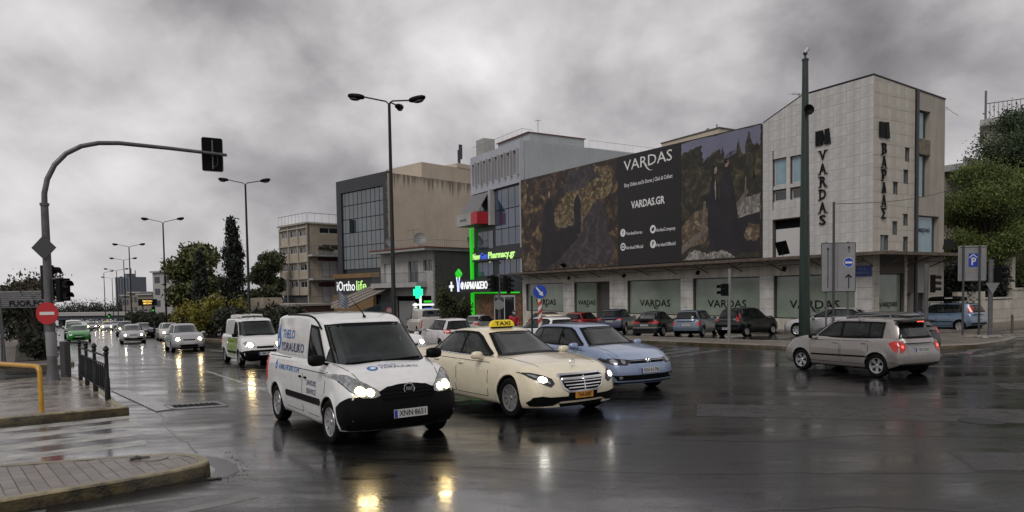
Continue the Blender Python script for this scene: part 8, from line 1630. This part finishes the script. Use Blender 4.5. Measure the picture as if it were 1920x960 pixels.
def crown_mesh(name, clumps, size, m, parent, seed=0, up=0., aspect=.55):
    V, F = leaves(clumps, size, seed, up, aspect); me = bpy.data.meshes.new(name); me.vertices.add(len(V)); me.vertices.foreach_set('co', V.astype(np.float32).ravel()); me.loops.add(F.size); me.loops.foreach_set('vertex_index', F.astype(np.int32).ravel()); me.polygons.add(len(F)); me.polygons.foreach_set('loop_start', (np.arange(len(F))*4).astype(np.int32)); me.update(calc_edges=True); me.materials.append(MATS[m]); o = bpy.data.objects.new(name, me); COL.objects.link(o); o.parent = parent; return o
def limb(mb, a, b, r0, r1, seed, n=5, wob=.12):
    rg = random.Random(seed); a, b = Vector(a), Vector(b); L_ = (b-a).length; P = [a.lerp(b, k/n)+(Vector((rg.uniform(-1, 1), rg.uniform(-1, 1), rg.uniform(-.4, .4)))*L_*wob*.5 if 0 < k < n else Vector()) for k in range(n+1)]; mb.tube(P, [r0+(r1-r0)*k/n for k in range(n+1)], 6)
def broad_tree(name, label, x, y, h, w, m, seed, n=5200, size=.24, base=.28, cat='tree', lobes=16, depth=None, gz=None, trunk_r=None, group=None):
    z = ground(x, y) if gz is None else gz; t = thing(name, label, cat, (x, y, z), 0, group); rg = random.Random(seed); mb = MB(); tr = trunk_r or .035*h; top = Vector((rg.uniform(-.1, .1)*w, 0, h*.62)); limb(mb, (0, 0, -.1), top, tr, tr*.45, seed)
    cl = []; dd = depth or w
    for k in range(lobes):
        a = 2*math.pi*k/lobes*2.4+rg.uniform(-.4, .4); q = rg.uniform(.25, .95); zz = h*(base+.16)+(h*(1-base)-h*.26)*((k+.5)/lobes)+rg.uniform(-.05, .05)*h; fr = math.sqrt(max(.08, 1-((zz/h-.58)/.46)**2)); c = Vector((math.cos(a)*w*.36*q*fr, math.sin(a)*dd*.36*q*fr, zz)); r = w*rg.uniform(.15, .24); cl.append((tuple(c), (r*1.15, r*1.15, r*.85), n//lobes)); limb(mb, top*(rg.uniform(.5, .95)), c, tr*.35, .02, seed+k, 4)
    mb.build('trunk', 'bark', t, smooth=60); crown_mesh('crown', cl, size, m, t, seed); return t
def cypress(x, y, h, w, label, seed, n=5200):
    z = ground(x, y); t = thing('cypress_tree', label, 'tree', (x, y, z)); rg = random.Random(seed); cl = []; mb = MB(); limb(mb, (0, 0, -.1), (0, 0, h*.9), .14, .03, seed, 5, .02); mb.build('trunk', 'bark', t, smooth=60); N_ = 34
    for k in range(N_):
        u = (k+.5)/N_; r = w*.5*min(1, .62+u*1.6)*(1-u)**.5; a = rg.uniform(0, 6.28); cl.append(((math.cos(a)*r*.45, math.sin(a)*r*.45, h*(.04+.94*u)), (max(.12, r*.85), max(.12, r*.85), h*.055+.12), n//N_))
    crown_mesh('crown', cl, .30, 'leaf_dark', t, seed, up=1.6, aspect=.45); return t
def bush(name, label, x, y, h, w, m, seed, n=1800, size=.16, cat='bush', dep=None, group=None, dz=0., rz=0.):
    z = ground(x, y)+dz; t = thing(name, label, cat, (x, y, z), rz, group); rg = random.Random(seed); cl = []; mb = MB(); L_ = 9
    for k in range(L_):
        c = (rg.uniform(-.36, .36)*w, rg.uniform(-.36, .36)*(dep or w), h*rg.uniform(.30, .74)); r = rg.uniform(.20, .32); cl.append((c, (r*w, r*(dep or w), h*.30), n//L_)); limb(mb, (c[0]*.2, c[1]*.2, 0), c, .03, .01, seed+k, 3)
    mb.build('stem', 'bark', t); crown_mesh('foliage', cl, size, m, t, seed); return t
broad_tree('broadleaf_tree', 'large round olive green tree beyond the median', -34.3, 75, 10.2, 7.2, 'leaf_olive', 3, 22000, .40, .06, lobes=30)
cypress(-24.9, 62, 10.4, 3.2, 'tall almost black cypress beside the twin headed lamp', 5, 11000); cypress(-31.3, 70, 8.3, 2.5, 'smaller dark cypress in front of the round tree', 6, 8000)
broad_tree('broadleaf_tree', 'dark broad tree left of the beige block', -34.4, 97, 11.2, 6.0, 'leaf_bush', 8, 14000, .42, .06, lobes=24); broad_tree('broadleaf_tree', 'dark tree crown touching the edge of the beige block', -38.5, 112, 12.0, 5.0, 'leaf_bush', 9, 9000, .45, .15)
bush('yellow_bush', 'yellow leaved autumn bush on the median', -24.6, 57.5, 4.1, 4.0, 'leaf_yellow', 11, 7000, .22); bush('yellow_bush', 'smaller yellow green bush left of the bright autumn bush', -29.2, 63.5, 3.7, 3.4, 'leaf_yellow', 12, 4500, .22)
for k, (s_, t_, h, w, lb) in enumerate(((45.5, 10.6, 2.5, 4.4, 'dark hedge bush nearest the lime and white van'), (50.5, 10.0, 2.7, 4.8, 'dark hedge bush under the bright yellow bush'), (56.5, 9.0, 2.7, 5.2, 'dark hedge bush behind the pale hatchback'), (63.5, 8.2, 2.6, 5.6, 'dark hedge bush beneath the smaller cypress'), (72, 7.1, 2.5, 6.4, 'dark hedge bush beneath the round tree'), (82, 6.3, 2.6, 7.0, 'dark hedge bush left of the third lamp'), (94, 5.2, 2.8, 7.5, 'far dark hedge bush under the message sign'), (110, 4.6, 3.0, 9.0, 'farthest dark hedge bush on the median'))):
    x, y = xy(s_, t_); bush('hedge_bush', lb, x, y, h, w*1.15, 'leaf_hedge', 20+k, 5500, .24, dep=2.4, group='dark bushes along the median', rz=R(121))
bush('climbing_bush', 'dark green ivy bush between the dark house and the pharmacy', -5.3, 64.5, 4.3, 3.2, 'leaf_bush', 31, 7000, .22)
# left verge: scrubby trees with thin leaves, hedges, grass tufts
for k, (s_, t_, h, w, n, sz, m, lb) in enumerate(((35.5, -7.2, 4.9, 5.0, 2000, .13, 'leaf_autumn', 'thin leaved scrubby tree behind the graffiti hoarding'), (40.5, -2.5, 4.6, 3.8, 1500, .13, 'leaf_autumn', 'sparse autumn tree just left of the signal mast'), (45, -3.1, 4.2, 3.6, 4500, .17, 'leaf_hedge', 'dark small tree on the planting strip'), (54, -4.0, 4.6, 4.2, 5000, .2, 'leaf_hedge', 'second dark small tree along the planting strip'), (66, -4.9, 5.2, 5.0, 6000, .24, 'leaf_hedge', 'third dark small tree along the planting strip'))):
    x, y = xy(s_, t_); broad_tree('small_tree', lb, x, y, h, w, m, 40+k, n, sz, .44 if k < 3 else .3, lobes=14, trunk_r=.09, group='scrubby trees on the left verge')
for k, (s_, t_, h, w, lb) in enumerate(((38.6, -2.1, 1.2, 1.2, 'low dark shrub on the footway behind the signal mast'), (42.5, -2.6, 1.6, 1.6, 'low dark shrub one step farther along the footway'), (50, -3.1, 2.4, 2.4, 'low dark shrub midway along the planting strip'), (62, -4.6, 3.4, 4.0, 'taller dark shrub along the planting strip'), (80, -6.9, 5.5, 7.0, 'big dark shrub beyond the green hatchback'), (100, -8.8, 6.5, 9.0, 'far dark shrub near the flyover'))):
    x, y = xy(s_, t_); bush('shrub', lb, x, y, h, w, 'leaf_hedge', 60+k, 3000, .14 if s_ < 60 else .24, group='dark shrubs on the left verge', dz=.1)
for k, (s_, t_, lb) in enumerate(((36, -7.6, 'nearest dark hedge left of the brick footway'), (43, -9.5, 'second dark hedge left of the brick footway'), (54, -11, 'third dark hedge left of the brick footway'), (70, -12.5, 'far dark hedge left of the brick footway'))):
    x, y = xy(s_, t_); bush('hedge_bush', lb, x, y, 3.6, 7.5, 'leaf_dark', 70+k, 6000, .26, dep=3, group='dark hedge beside the brick footway', rz=R(121))
V = []; rg = np.random.default_rng(4); cl = []
for k in range(60): s_ = 38.5+rg.random()*40; x, y = xy(s_, -2.6-(s_-38)*.045+rg.normal()*.35); cl.append(((x, y, ground(x, y)+.18), (.35, .35, .12), 40))
g = crown_mesh('grass', cl, .13, 'leaf_grass', None, 4, up=2.2, aspect=.16); g['kind'] = 'stuff'
cl = []
for k in range(150): u = rg.random(); x, y = -215+u*160+rg.normal()*3, 245+rg.normal()*9-u*20; h = 6.5+4*rg.random(); cl.append(((x, y, ground(x, y)+h*.5), (4.4, 4, h*.55), 420))
w_ = crown_mesh('distant_wood', cl, .55, 'leaf_far', None, 5); w_['kind'] = 'stuff'
# right hand trees behind the wall
broad_tree('pine_tree', 'tall dark pine rising at the right edge above the lighter tree', 37.6, 50.6, 16.4, 9.8, 'leaf_pine', 80, 60000, .16, .22, lobes=44)
broad_tree('pepper_tree', 'light green feathery tree behind the wall right of the shop', 31.6, 46.0, 11.2, 8.6, 'leaf_light', 81, 75000, .125, .14, lobes=46)
broad_tree('pepper_tree', 'second yellow green feathery tree at the right edge of the wall', 42.2, 52.5, 11.0, 8.2, 'leaf_light', 82, 60000, .125, .14, lobes=42)
for k, (x, y, h, w, lb) in enumerate(((27.0, 43.2, 4.6, 3.2, 'dark bush filling the gap beside the corner shop'), (30.2, 45.6, 4.2, 4.2, 'dark bush behind the opening of the stone wall'), (34.0, 47.5, 4.4, 4.6, 'dark bush behind the right end of the stone wall'))): bush('garden_bush', lb, x, y, h, w, 'leaf_dark', 90+k, 7000, .24, group='dark bushes behind the stone wall')
t = thing('potted_shrubs', 'row of leafy potted shrubs on the middle balcony of the beige block', 'plants', (0, 0, 0)); q = BB.matrix_basis @ Vector(Rk.p(2.6, -1.2, 8.5)); t.location = q; mb = MB(); mb.box(-1.6, 1.6, -.2, .2, 0, .4); mb.build('trough', 'render_white', t); crown_mesh('foliage', [((-1+.5*k, 0, .95), (.5, .4, .55), 130) for k in range(5)], .22, 'leaf_bush', t, 77); t.rotation_euler = (0, 0, R(44))
